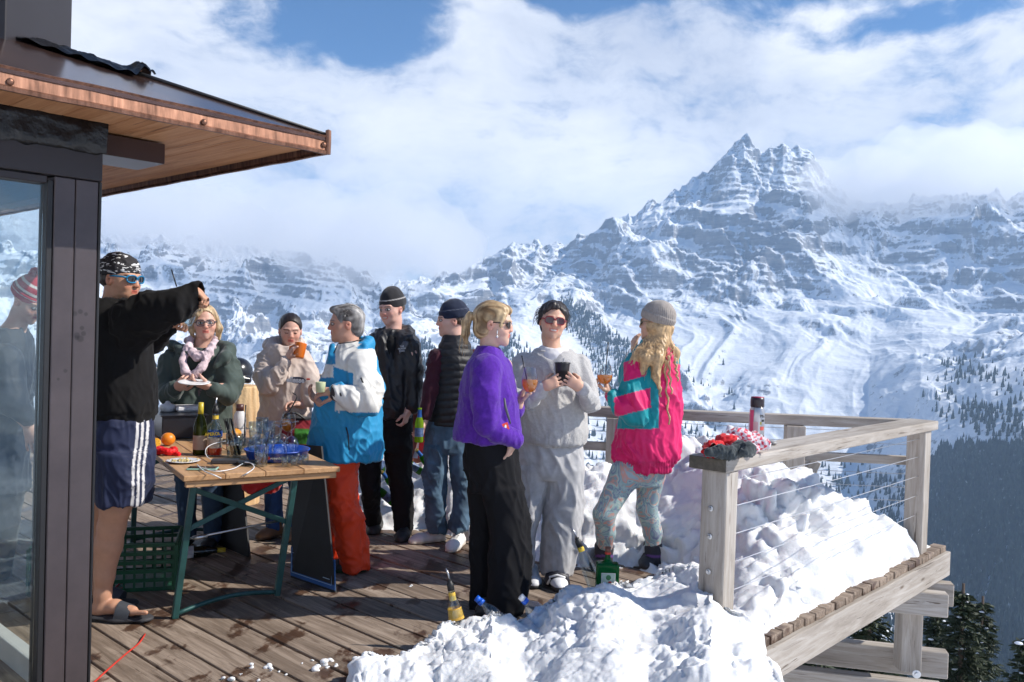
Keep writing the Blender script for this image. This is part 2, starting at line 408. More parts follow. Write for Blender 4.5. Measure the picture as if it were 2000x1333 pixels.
def build_terrain():
    # columns: dense in view, coarse around
    a_in = np.arctan((np.linspace(-60, 2080, 1500) - 1000)/FPX)
    a_r = np.linspace(a_in[-1], R_(150), 90)[1:]; a_l = np.linspace(R_(-60), a_in[0], 30)[:-1]
    az = np.concatenate([a_l, a_in, a_r]); cpx = 1000 + FPX*np.tan(np.clip(az, -1.15, 1.1))
    r = np.concatenate([np.linspace(700, 1450, 90)[:-1], np.linspace(1450, 3400, 280)[:-1], np.linspace(3400, 4700, 330), np.linspace(4700, 6500, 30)[1:]])
    A, Rr = np.meshgrid(az, r, indexing='ij'); 
    X = np.sin(A)*Rr; Y = np.cos(A)*Rr
    # base profile
    sil = np.array(SIL, float); ztop = pxr(cpx, np.interp(cpx, sil[:,0], sil[:,1]), RTOP)
    rows_r = []; rows_z = []
    for kx in ('foot', 'a', 'b', 'c', 'd'):
        py = np.interp(cpx, CTRL_PX, CT[kx][0]); rr = np.interp(cpx, CTRL_PX, CT[kx][1]); rows_r.append(rr); rows_z.append(pxr(cpx, py, rr))
    rows_r.append(np.full_like(cpx, RTOP)); rows_z.append(ztop)
    rows_r.append(np.full_like(cpx, 6600.)); rows_z.append(ztop - 900)
    rows_r = np.array(rows_r); rows_z = np.array(rows_z)
    Z = np.empty_like(X)
    wr = 90*fbm(X/900, Y/900, 3.3, 3)     # warp the distance so contour bands wander
    for i in range(len(az)):
        fade = sstep(4300, 3700, r)*sstep(700, 1500, r)
        Z[i] = np.interp(r + wr[i]*fade, rows_r[:, i], rows_z[:, i])
    # relief
    cl = sstep(3350, 3800, Rr)                     # cliff zone
    px_ = 1000 + FPX*np.tan(np.clip(A, -1.15, 1.1))
    topm = 1 - np.clip(1 - np.abs(Rr - RTOP)/420, 0, 1)**1.6
    low = sstep(1450, 1900, Rr); leftm = sstep(900, 680, px_)
    w1 = fbm(X/420, Y/420, 1.0, 3)
    vx = X + 120*w1; vy = Y + 120*fbm(X/420, Y/420, 4.0, 2)
    spur = ridged(vx/1150 + 1.3, vy/1500 + 0.2, 0.4, 3)
    med = ridged(vx/390 + .35*Rr/390, vy/520, 7.7, 6, gain=0.5)
    gul = ridged(A*16 + 0.5*w1, Rr/1300.0 + .3*w1, 4.2, 4)      # gullies that run down the fall line
    sm = ridged(vx/120, vy/120, 3.1, 4); fine = fbm(X/45, Y/45, 2.2, 3)
    rough = fbm(X/650, Y/650, 8.8, 3)
    Z += cl*(topm*((spur - 1.0)*150 + (med - 1.05)*85) + (med - 1.05)*8 + (sm - 1.0)*13 + fine*7)
    ap = (1 - cl)*low; rr_ = sstep(-.15, .5, rough)
    Z += ap*((gul - 1.1)*14 + (med - 1.05)*(13 + 50*leftm + 20*rr_) + (sm - 1)*(2 + 15*leftm + 11*rr_) + fine*(1.5 + 5*rr_ + 4*leftm))
    Z += cl*(1 - topm)*((ridged(A*38 + .4*w1, Rr/900., 2.2, 4) - 1.15)*34 + (sm - 1)*10)
    Z += (1 - low)*((med - 1.1)*30 + fine*3)
    # rock strata: steep steps and ledges, gently arched
    tilt = Z + 0.12*X - 0.04*Y + 70*w1 + 30*fbm(X/240, Y/240, 1.5, 2)
    band = tilt/92.0; fr = band - np.floor(band)
    amp = 0.15 + 0.75*sstep(-.15, .6, fbm(X/420, Y/420, 6.6, 3))
    lowb = 0.55*sstep(0.05, 0.6, rough + .25*np.sin(Z/55.0))*low*(1 - cl)
    Z += (sstep(0.1, 0.5, fr) - fr)*92*(.8*amp*cl*(0.0 + 0.85*topm**1.5) + lowb)
    tilt2 = Z + 0.13*X + 35*w1; b2 = tilt2/31.0; f2 = b2 - np.floor(b2)
    Z += (sstep(0.2, 0.6, f2) - f2)*31*0.4*cl*(.25+.75*topm)*sstep(-.3, .4, fbm(X/300, Y/300, 9.6, 2))
    # keep silhouettes: nothing behind the ridge may rise above it
    n0, n1 = Z.shape
    ii = np.arange(n0*n1).reshape(n0, n1)
    F = np.stack([ii[:-1, :-1], ii[1:, :-1], ii[1:, 1:], ii[:-1, 1:]], -1).reshape(-1, 4)
    V = np.stack([X, Y, Z], -1).reshape(-1, 3)
    return az, r, Z, V, F
T_AZ, T_R, T_Z, TV, TF = build_terrain()
def terr_h(x, y):
    a = np.arctan2(x, y); rr = np.hypot(x, y)
    fi = np.interp(a, T_AZ, np.arange(len(T_AZ))); fj = np.interp(rr, T_R, np.arange(len(T_R)))
    i = np.clip(np.floor(fi).astype(int), 0, len(T_AZ) - 2); j = np.clip(np.floor(fj).astype(int), 0, len(T_R) - 2); u = fi - i; v = fj - j
    return (T_Z[i,j]*(1-u)*(1-v) + T_Z[i+1,j]*u*(1-v) + T_Z[i,j+1]*(1-u)*v + T_Z[i+1,j+1]*u*v)
def mountain_mat():
    m, nt, bs, out = newmat('snowy_rock'); L = nt.links
    geo = N(nt, 'ShaderNodeNewGeometry'); tc = N(nt, 'ShaderNodeTexCoord'); sp = N(nt, 'ShaderNodeSeparateXYZ'); L.new(geo.outputs['Normal'], sp.inputs[0])
    big_ = N(nt, 'ShaderNodeTexNoise', Scale=0.0022, Detail=3.0); L.new(geo.outputs['Position'], big_.inputs['Vector'])
    n1 = N(nt, 'ShaderNodeTexNoise', Scale=0.014, Detail=12.0, Roughness=0.68); L.new(geo.outputs['Position'], n1.inputs['Vector'])
    mp = N(nt, 'ShaderNodeMapping'); mp.inputs['Scale'].default_value = (0.010, 0.010, 0.06); L.new(geo.outputs['Position'], mp.inputs[0])
    n2 = N(nt, 'ShaderNodeTexNoise', Scale=1.0, Detail=10.0, Roughness=0.65); L.new(mp.outputs[0], n2.inputs['Vector'])
    n4 = N(nt, 'ShaderNodeTexNoise', Scale=0.042, Detail=10.0, Roughness=0.78); mp4 = N(nt, 'ShaderNodeMapping'); mp4.inputs['Scale'].default_value = (1, 1, .55); L.new(geo.outputs['Position'], mp4.inputs[0]); L.new(mp4.outputs[0], n4.inputs['Vector'])
    def mth(op, a, b):
        n = N(nt, 'ShaderNodeMath', _operation=op)
        for i, v in enumerate((a, b)):
            if isinstance(v, (int, float)): n.inputs[i].default_value = v
            else: L.new(v, n.inputs[i])
        return n.outputs[0]
    nz2 = mth('ADD', mth('MULTIPLY', mth('MULTIPLY', sp.outputs[2], sp.outputs[2]), 0.56), 0.435)
    v = mth('ADD', nz2, mth('MULTIPLY', mth('SUBTRACT', n1.outputs['Fac'], 0.5), 0.65)); v = mth('ADD', v, mth('MULTIPLY', mth('SUBTRACT', n2.outputs['Fac'], 0.5), 0.50))
    v = mth('ADD', v, mth('MULTIPLY', mth('SUBTRACT', n4.outputs['Fac'], 0.5), 0.85))
    v = mth('ADD', v, mth('MULTIPLY', mth('SUBTRACT', big_.outputs['Fac'], 0.5), 0.45))
    mr = N(nt, 'ShaderNodeMapRange', _interpolation_type='SMOOTHSTEP'); mr.inputs['From Min'].default_value = 0.53; mr.inputs['From Max'].default_value = 0.65; L.new(v, mr.inputs['Value'])
    rc = ramp(nt, [(0.3, (0.11, 0.118, 0.145)), (0.5, (0.20, 0.208, 0.23)), (0.7, (0.31, 0.295, 0.28))], n2.outputs['Fac'])
    mx = N(nt, 'ShaderNodeMix', _data_type='RGBA'); L.new(mr.outputs[0], mx.inputs[0]); L.new(rc.outputs[0], mx.inputs[6]); mx.inputs[7].default_value = (0.70, 0.73, 0.775, 1)
    L.new(mx.outputs[2], bs.inputs['Base Color']); bs.inputs['Roughness'].default_value = 0.85; bs.inputs['Specular IOR Level'].default_value = 0.1
    bump(nt, mth('ADD', n1.outputs['Fac'], mth('MULTIPLY', n2.outputs['Fac'], 0.8)), 0.6, 10.0, bs)
    return m
mountains = mk('mountains', TV, TF, mountain_mat(), origin=(0, 0, 0)); tag(mountains, kind='structure')

# near slope under and around the deck
def build_slope():
    az = np.linspace(-math.pi, math.pi, 181); r = np.concatenate([[0.0, 3, 6, 10, 16], np.linspace(22, 760, 70)])
    A, Rr = np.meshgrid(az, r, indexing='ij')
    t = sstep(R_(95), R_(150), np.abs(A - R_(20)))
    z = -4.2 - 0.50*np.maximum(Rr - 8, 0)*(1 - t) + 0.30*np.maximum(Rr - 12, 0)*t
    z += fbm(np.sin(A)*Rr/25, np.cos(A)*Rr/25, 0.3, 3)*np.minimum(Rr/20, 4)
    V = np.stack([np.sin(A)*Rr, np.cos(A)*Rr, z], -1).reshape(-1, 3); n0, n1 = z.shape
    ii = np.arange(n0*n1).reshape(n0, n1)
    F = np.stack([ii[:-1, :-1], ii[1:, :-1], ii[1:, 1:], ii[:-1, 1:]], -1).reshape(-1, 4)
    o = mk('snow_slope', V, F, simple('slope_snow', (0.78, 0.8, 0.84), 0.8, var=0.06, vscale=0.3, bstr=0.4, bscale=3, bdist=0.1), origin=(0,0,0)); tag(o, kind='structure')
build_slope()

# ---------------------------------------------------------------- far conifers on the slopes
def cone_tree(n, tiers, r, h, seed):
    rg = np.random.default_rng(seed); V = []; F = []
    for t in range(tiers):
        z0 = h*(0.06 + 0.86*t/tiers); z1 = min(h, z0 + h*(0.62 - 0.25*t/tiers)); rr = r*(1 - t/tiers)**0.8 + 0.03*h*0.3
        b = len(V)
        for k in range(n):
            a = 2*math.pi*(k + 0.5*(t % 2))/n; q = rr*rg.uniform(0.75, 1.2); V.append((q*math.cos(a), q*math.sin(a), z0 - 0.03*h*rg.random()))
        V.append((0, 0, z1)); F += [(b+k, b+(k+1) % n, b+n) for k in range(n)]
    return np.array(V), F
def forest_mat():
    m, nt, bs, out = newmat('conifer_far'); L = nt.links
    geo = N(nt, 'ShaderNodeNewGeometry'); n1 = N(nt, 'ShaderNodeTexNoise', Scale=0.12, Detail=3.0); L.new(geo.outputs['Position'], n1.inputs['Vector'])
    rp = ramp(nt, [(0.35, (0.010, 0.019, 0.020)), (0.64, (0.028, 0.045, 0.038)), (0.78, (0.20, 0.23, 0.26))], n1.outputs['Fac']); L.new(rp.outputs[0], bs.inputs['Base Color'])
    bs.inputs['Roughness'].default_value = 0.9; bs.inputs['Specular IOR Level'].default_value = 0.1; return m
FOREST = forest_mat()
def scatter():
    px, py = proj(TV); q = (TV[:, 1] > 0)
    d = np.zeros(len(TV)); X, Y = TV[:,0], TV[:,1]
    cl = fbm(X/110, Y/110, 3.0, 3); cl2 = fbm(X/420, Y/420, 13.0, 2); clump = 0.22*cl + 0.22*cl2
    def seg(x0, y0, x1, y1, w, a):
        t = np.clip(((px-x0)*(x1-x0) + (py-y0)*(y1-y0))/((x1-x0)**2 + (y1-y0)**2 + 1e-6), 0, 1)
        e = np.hypot(px - x0 - t*(x1-x0), py - y0 - t*(y1-y0))/w
        return a*np.clip(1.25 - e, 0, 1)
    reg = [(1110,608,1240,720,38,1.3),(960,660,1060,780,60,1.1),(1160,700,1260,860,60,1.1),(820,690,880,900,40,1.0),(820,800,1340,900,60,0.9),(1300,720,1440,860,60,0.55),(1400,660,1430,800,24,0.5),
           (1480,780,1800,860,50,0.35),(1700,690,1830,760,40,0.3),(1850,720,2010,760,50,0.8),(1840,800,2010,850,60,1.0),(1500,950,1800,960,75,1.05),(1350,880,1560,1000,70,0.9),(1560,760,1800,800,60,0.2),(1500,660,1900,700,60,0.08),
           (190,690,330,730,30,1.0),(190,560,480,650,50,0.25),(470,700,640,760,40,0.4),(760,610,850,640,30,0.3)]
    for s in reg: d = np.maximum(d, seg(*s))
    d = d + clump*np.minimum(1, 3*d) - 0.42
    d[(px > 1790 + (py < 960)*(960 - py)*0.6) & (py > 880 + 0*px)] = 2.4
    d[(py > 1010)] = np.maximum(d[(py > 1010)], 0.9)
    # rows with bare gullies in the dark wood
    ok = q & (d > 0) & (px > 150) & (px < 2030) & (py > 520) & (py < 1400) & (T_NZ > 0.45)
    w = np.where(ok, np.clip(d, 0, 2.4)**1.6, 0); w *= np.hypot(X, Y)/2000
    w *= np.where((np.abs(px - 1930 + (py - 1150)*0.35) < 12) & (py > 1100) & (py < 1250), 0.1, 1)
    nT = 21000; ids = rng.choice(len(TV), nT, p=w/w.sum())
    pos = TV[ids].copy(); pos[:, :2] += rng.normal(size=(nT, 2))*5; pos[:, 2] = terr_h(pos[:,0], pos[:,1]) - 1
    h = rng.uniform(8, 27, nT)*np.where((px[ids] > 1790) & (py[ids] > 880), 1.25, 1.0)
    dd = np.clip(d[ids], 0, 1.6); rr = np.hypot(pos[:,0], pos[:,1]); size = h/rr - 0.02*(dd > 0.5)
    order = np.argsort(-size); ind = order[:290]; rest = order[290:]
    base = [cone_tree(6, 4, 3.6, 20.0, s) for s in range(4)]
    protos = []
    for s, (bv, bf) in enumerate(base):
        me = bpy.data.meshes.new('conifer'); me.from_pydata([tuple(v) for v in bv], [], bf); me.materials.append(FOREST); protos.append(me)
    for n, i in enumerate(ind):
        o = bpy.data.objects.new('conifer', protos[n % 4]); C.objects.link(o); o.location = [float(v) for v in pos[i]]; k = h[i]/20.0; o.scale = (k, k, k); o.rotation_euler = (0, 0, float(rng.uniform(0, 6)))
        tag(o, 'small dark conifer standing in snow on the far mountainside', 'conifer', 'lone conifers on the far slopes')
    VV = []; FF = []; nb = 0
    for s, (bv, bf) in enumerate(base):
        ii = rest[s::4]; ang = rng.uniform(0, 6.28, len(ii)); c, sn = np.cos(ang), np.sin(ang); k = (h[ii]/20.0)
        x = bv[:,0][None]*c[:,None] - bv[:,1][None]*sn[:,None]; y = bv[:,0][None]*sn[:,None] + bv[:,1][None]*c[:,None]
        v = np.stack([x*k[:,None] + pos[ii,0][:,None], y*k[:,None] + pos[ii,1][:,None], bv[:,2][None]*k[:,None] + pos[ii,2][:,None]], -1).reshape(-1, 3)
        f = (np.array(bf)[None] + (np.arange(len(ii))*len(bv))[:, None, None]).reshape(-1, 3) + nb
        VV.append(v); FF.append(f); nb += len(v)
    o = mk('far_forest', np.vstack(VV), np.vstack(FF), FOREST, smooth=False, origin=(0,0,0)); tag(o, kind='stuff')
_n = vnormals(TV, TF); T_NZ = np.abs(_n[:, 2])
scatter()

# ---------------------------------------------------------------- near spruces below the deck
def spruce(loc, H, R, seed, label, zmin=0.0):
    rg = np.random.default_rng(seed)
    t = thing('spruce_tree', loc, label, 'tree', 'spruces below the deck')
    tr = MB(); L = np.array(loc, float); tr.tube([L, L + (0.03*H*0.1, 0, H*0.5), L + (0, 0, H)], [0.02*H, 0.012*H, 0.002*H], 8); tr.build('trunk', BARK, t, smooth=True)
    V = []; F = []; S = []; SF = []
    z = H*0.985
    while z > zmin:
        f = (H - z)/H; n = int(7 + 5*f); Lb = R*(f**0.8)*1.05 + 0.10
        for k in range(n):
            a = rg.uniform(0, 6.283); lb = Lb*rg.uniform(0.7, 1.12); d = np.array([math.cos(a), math.sin(a), 0]); sgn = np.array([-d[1], d[0], 0])
            m = max(4, int(lb/0.085)); base = L + np.array([0, 0, z + rg.uniform(-.05, .05)])
            for j in range(m):
                u = (j + 0.6)/m; p = base + d*lb*u + np.array([0, 0, -0.42*lb*u + 0.30*lb*u*u])
                for sd_ in (-1, 1):
                    for q in range(2):
                        ln = (0.10 + 0.30*lb*(1 - u)*0.5)*rg.uniform(.6, 1.2) + 0.05; dv = d*0.75 + sgn*sd_*rg.uniform(.5, 1.1) + np.array([0, 0, rg.uniform(-.55, .1)]); dv /= np.linalg.norm(dv)
                        wv = np.cross(dv, rg.normal(size=3)); wv /= np.linalg.norm(wv); wv *= 0.016 + 0.014*rg.random()
                        b = len(V); p2 = p + dv*ln; V += [p - wv*.6, p + wv*.6, p2 + wv*.35, p2 - wv*.35, (p + p2)/2 + wv*1.2]; F += [(b, b+1, b+4), (b, b+4, b+3), (b+4, b+2, b+3)]
                if rg.random() < 0.035*(0.4 + u):
                    S.append((p + np.array([0, 0, 0.03]), rg.uniform(.03, .10)))
        z -= rg.uniform(0.09, 0.15)*(0.6 + 1.2*f) + 0.02
    mk('crown', np.array(V), F, NEEDLE, t, smooth=False)
    b = MB()
    for p, r in S:
        prof = [(r*.3, -r*.25), (r, -r*.1), (r*.9, r*.15), (r*.45, r*.38)]; b.lathe(p, prof, 7, sq=(1, rg.uniform(.6, 1)))
    if S: tag(b.build('snow_load', SNOWY, t, smooth=True), kind='stuff')
BARK = simple('bark', (0.09, 0.065, 0.05), 0.9, bstr=0.6, bscale=20, bdist=0.01)
NEEDLE = simple('needles', (0.028, 0.042, 0.014), 0.7, var=0.45, vscale=1.5, bstr=0)
SNOWY = simple('snow_on_branch', (0.8, 0.82, 0.86), 0.7, var=0.03, bstr=0.3, bscale=30, bdist=0.01)
for (px, py, d, H, R, zf, lab) in ((1700, 1165, 17, 15, 3.4, .55, 'broad spruce behind the deck post, wide crown under the beams'),
        (1882, 1140, 19, 15, 2.4, .5, 'tall spruce tip beside the beam end, right of the deck post'),
        (1920, 1165, 24, 16, 2.3, .55, 'narrow pointed spruce standing a little lower, second from right'),
        (1832, 1150, 27, 17, 2.6, .6, 'dark spruce close behind the deck post, half hidden by the beams'),
        (2012, 1235, 15, 13, 2.6, .6, 'spruce cut by the right edge of the view, lowest tip'),
        (1600, 1270, 13, 12, 2.8, .6, 'spruce crown below the long beam with the round bolt')):
    p = P(px, py, d); spruce((p[0], p[1], p[2] - H), H, R, int(px), lab, zmin=H*zf*0.6)
# ---------------------------------------------------------------- wood
def wood(name, stops, wet=False, sc=1.0, bs_=0.5, rough=0.8):
    m, nt, bs, out = newmat(name); L = nt.links
    a = N(nt, 'ShaderNodeAttribute', _attribute_name='G')
    def mp(v):
        n = N(nt, 'ShaderNodeMapping'); n.inputs['Scale'].default_value = v; L.new(a.outputs['Vector'], n.inputs[0]); return n.outputs[0]
    def mth(op, a_, b_):
        n = N(nt, 'ShaderNodeMath', _operation=op)
        for i, v in enumerate((a_, b_)):
            if isinstance(v, (int, float)): n.inputs[i].default_value = v
            else: L.new(v, n.inputs[i])
        return n.outputs[0]
    n1 = N(nt, 'ShaderNodeTexNoise', Scale=1.0*sc, Detail=8.0, Roughness=0.7, Distortion=0.6); L.new(mp((2.2, 26, 26)), n1.inputs['Vector'])
    n2 = N(nt, 'ShaderNodeTexNoise', Scale=1.0*sc, Detail=3.0); L.new(mp((0.9, 3, 3)), n2.inputs['Vector'])
    n3 = N(nt, 'ShaderNodeTexNoise', Scale=1.0*sc, Detail=5.0, Roughness=0.6, Distortion=1.2); L.new(mp((2.0, 55, 55)), n3.inputs['Vector'])
    f = mth('ADD', mth('MULTIPLY', n1.outputs['Fac'], 0.62), mth('MULTIPLY', n2.outputs['Fac'], 0.38))
    rp = ramp(nt, stops, f)
    ck = N(nt, 'ShaderNodeMapRange'); ck.inputs['From Min'].default_value = 0.30; ck.inputs['From Max'].default_value = 0.38; L.new(n3.outputs['Fac'], ck.inputs['Value'])
    mx = N(nt, 'ShaderNodeMix', _data_type='RGBA', _blend_type='MULTIPLY'); mx.inputs[0].default_value = 1.0; L.new(rp.outputs[0], mx.inputs[6])
    ck2 = ramp(nt, [(0, (0.35, 0.30, 0.27)), (1, (1, 1, 1))], ck.outputs[0]); L.new(ck2.outputs[0], mx.inputs[7]); colr = mx.outputs[2]
    vor = N(nt, 'ShaderNodeTexVoronoi', Scale=1.0, Randomness=1.0); L.new(mp((1.7, 7, 7)), vor.inputs['Vector'])
    kn = N(nt, 'ShaderNodeMapRange'); kn.inputs['From Min'].default_value = 0.03; kn.inputs['From Max'].default_value = 0.10; L.new(vor.outputs['Distance'], kn.inputs['Value'])
    kx = N(nt, 'ShaderNodeMix', _data_type='RGBA', _blend_type='MULTIPLY'); kx.inputs[0].default_value = 1.0; L.new(colr, kx.inputs[6]); kr = ramp(nt, [(0, (0.35, 0.28, 0.24)), (1, (1, 1, 1))], kn.outputs[0]); L.new(kr.outputs[0], kx.inputs[7]); colr = kx.outputs[2]
    if wet:
        geo = N(nt, 'ShaderNodeNewGeometry'); n4 = N(nt, 'ShaderNodeTexNoise', Scale=2.6, Detail=7.0, Roughness=0.62); 
        mg = N(nt, 'ShaderNodeMapping'); mg.inputs['Rotation'].default_value = (0, 0, -R_(42.8)); mg.inputs['Scale'].default_value = (1.5, .8, 1); L.new(geo.outputs['Position'], mg.inputs[0]); L.new(mg.outputs[0], n4.inputs['Vector'])
        w = N(nt, 'ShaderNodeMapRange', _interpolation_type='SMOOTHSTEP'); w.inputs['From Min'].default_value = 0.525; w.inputs['From Max'].default_value = 0.585; L.new(n4.outputs['Fac'], w.inputs['Value'])
        w2 = N(nt, 'ShaderNodeMix', _data_type='RGBA', _blend_type='MULTIPLY'); L.new(w.outputs[0], w2.inputs[0]); L.new(colr, w2.inputs[6]); w2.inputs[7].default_value = (0.34, 0.245, 0.20, 1); colr = w2.outputs[2]
        rr = N(nt, 'ShaderNodeMapRange'); rr.inputs['To Min'].default_value = rough; rr.inputs['To Max'].default_value = 0.42; L.new(w.outputs[0], rr.inputs['Value']); L.new(rr.outputs[0], bs.inputs['Roughness'])
    else: bs.inputs['Roughness'].default_value = rough
    bs.inputs['Specular IOR Level'].default_value = 0.3
    L.new(colr, bs.inputs['Base Color']); bump(nt, mth('ADD', mth('MULTIPLY', n1.outputs['Fac'], .6), ck.outputs[0]), bs_, 0.004, bs)
    return m
DECKW = wood('deck_wood', [(0.30, (0.080, 0.056, 0.041)), (0.46, (0.185, 0.138, 0.103)), (0.58, (0.32, 0.25, 0.195)), (0.72, (0.46, 0.38, 0.31))], wet=True, bs_=0.7)
GREYW = wood('weathered_wood', [(0.30, (0.20, 0.165, 0.135)), (0.46, (0.33, 0.29, 0.25)), (0.60, (0.45, 0.41, 0.37)), (0.74, (0.56, 0.53, 0.49))], bs_=0.6)
ENDW = wood('end_grain', [(0.30, (0.05, 0.045, 0.035)), (0.5, (0.10, 0.088, 0.070)), (0.72, (0.18, 0.16, 0.13))], bs_=0.6)
C1 = np.array([3.33, 6.55, 0.0])
def AB(a, b, z=0.0): return C1 + AX*a + BX*b + np.array([0, 0, z])
DECK_POLY = [np.array(p) for p in ((3.33, 6.55), (0.3, 6.9), (-0.5, 7.7), (-1.5, 9.7), (-9.0, 11.2), (-12, 4), (-7, -4.6))]
def build_deck():
    q = np.array([[ (p - C1[:2])@AX[:2], (p - C1[:2])@BX[:2] ] for p in DECK_POLY]); b = MB(); a = -0.07; first = True
    while a > -11.6:
        w = 0.137 if a > -3.3 else 0.185
        xs = []
        for i in range(len(q)):
            p0, p1 = q[i], q[(i+1) % len(q)]
            if (p0[0] - a)*(p1[0] - a) < 0: xs.append(p0[1] + (a - p0[0])/(p1[0] - p0[0])*(p1[1] - p0[1]))
        if len(xs) >= 2:
            lo, hi = 0.0, max(xs); 
            if a < -4.2: lo = 0.0
            cuts = [lo + random.uniform(-.004, .004)]
            while cuts[-1] < hi: cuts.append(cuts[-1] + random.uniform(2.6, 4.8))
            cuts[-1] = hi
            for c0, c1 in zip(cuts[:-1], cuts[1:]):
                if c1 - c0 < 0.05: continue
                dz = random.uniform(-.003, .003)
                b.box(AB(a, (c0 + c1)/2, -0.0225 + dz), (c1 - c0 - 0.006, w - 0.012 - random.uniform(0, .006), 0.045), ax=np.array([BX, -AX, UP]), bev=0.0025)
        a -= w
    o = b.build('wooden_deck', DECKW, origin=(0,0,0)); tag(o, kind='structure')
    t = thing('timber_support', AB(0, 0, -0.8), 'weathered timber beams and short post holding up the corner of the snowy deck', 'timber frame')
    m = MB(); m.beam(AB(0.02, 0.0, -0.135), AB(-9.5, 0.0, -0.135), 0.05, 0.18); m.build('fascia_beam', GREYW, t)
    m = MB(); e = AB(0.0, 0.05, -0.135); m.beam(e, np.array([0.3, 6.92, -0.135]), 0.05, 0.18); m.build('fascia_beam', GREYW, t)
    dr = np.array([-1, 0.24, 0.0]); dr /= np.linalg.norm(dr)
    for (x, y, z0, z1, w, L) in ((3.13, 6.12, -0.235, -0.40, 0.10, 4), (3.30, 6.38, -0.235, -0.40, 0.10, 4), (3.06, 6.02, -0.84, -1.03, 0.10, 7), (3.30, 6.42, -0.755, -0.95, 0.10, 7)):
        m = MB(); p = np.array([x, y, (z0 + z1)/2]); m.beam(p, p + dr*L, w, z0 - z1, bev=0.006); m.build('beam', GREYW, t)
    m = MB(); m.box((2.94, 6.28, -0.62), (0.15, 0.13, 0.45), bev=0.005); m.V[-1] = m.V[-1]; m.G[-1] = m.G[-1][:, [2, 1, 0]]; m.build('support_post', GREYW, t)
    for (px, py) in ((1567, 1325),):
        p = P(px, py, 4.9); m = MB(); m.box((p[0], p[1], -1.3), (0.10, 0.10, 1.7), bev=.005); m.G[-1] = m.G[-1][:, [2, 1, 0]]; m.build('support_post', GREYW, t)
    m = MB(); c = P(1790, 1317, 5.98); m.lathe(c, [(0.028, 0), (0.028, 0.006), (0.02, 0.008), (0.014, 0.008), (0.014, 0.02), (0.001, 0.02)], 20, axis=(-0.24, -1, 0)); m.build('bolt', STEEL, t)
STEEL = simple('steel', (0.55, 0.56, 0.58), 0.32, 1.0, bstr=0.05)
DARKM = simple('dark_metal', (0.05, 0.05, 0.055), 0.45, 0.6)
build_deck()
def vpost(t, c, sx, sy, z0, z1, ax=None, name='post'):
    m = MB(); A = np.eye(3) if ax is None else ax
    m.box((c[0], c[1], (z0+z1)/2), (z1 - z0, sx, sy), ax=np.array([UP, A[0], A[1]]), bev=0.005); return m.build(name, GREYW, t)
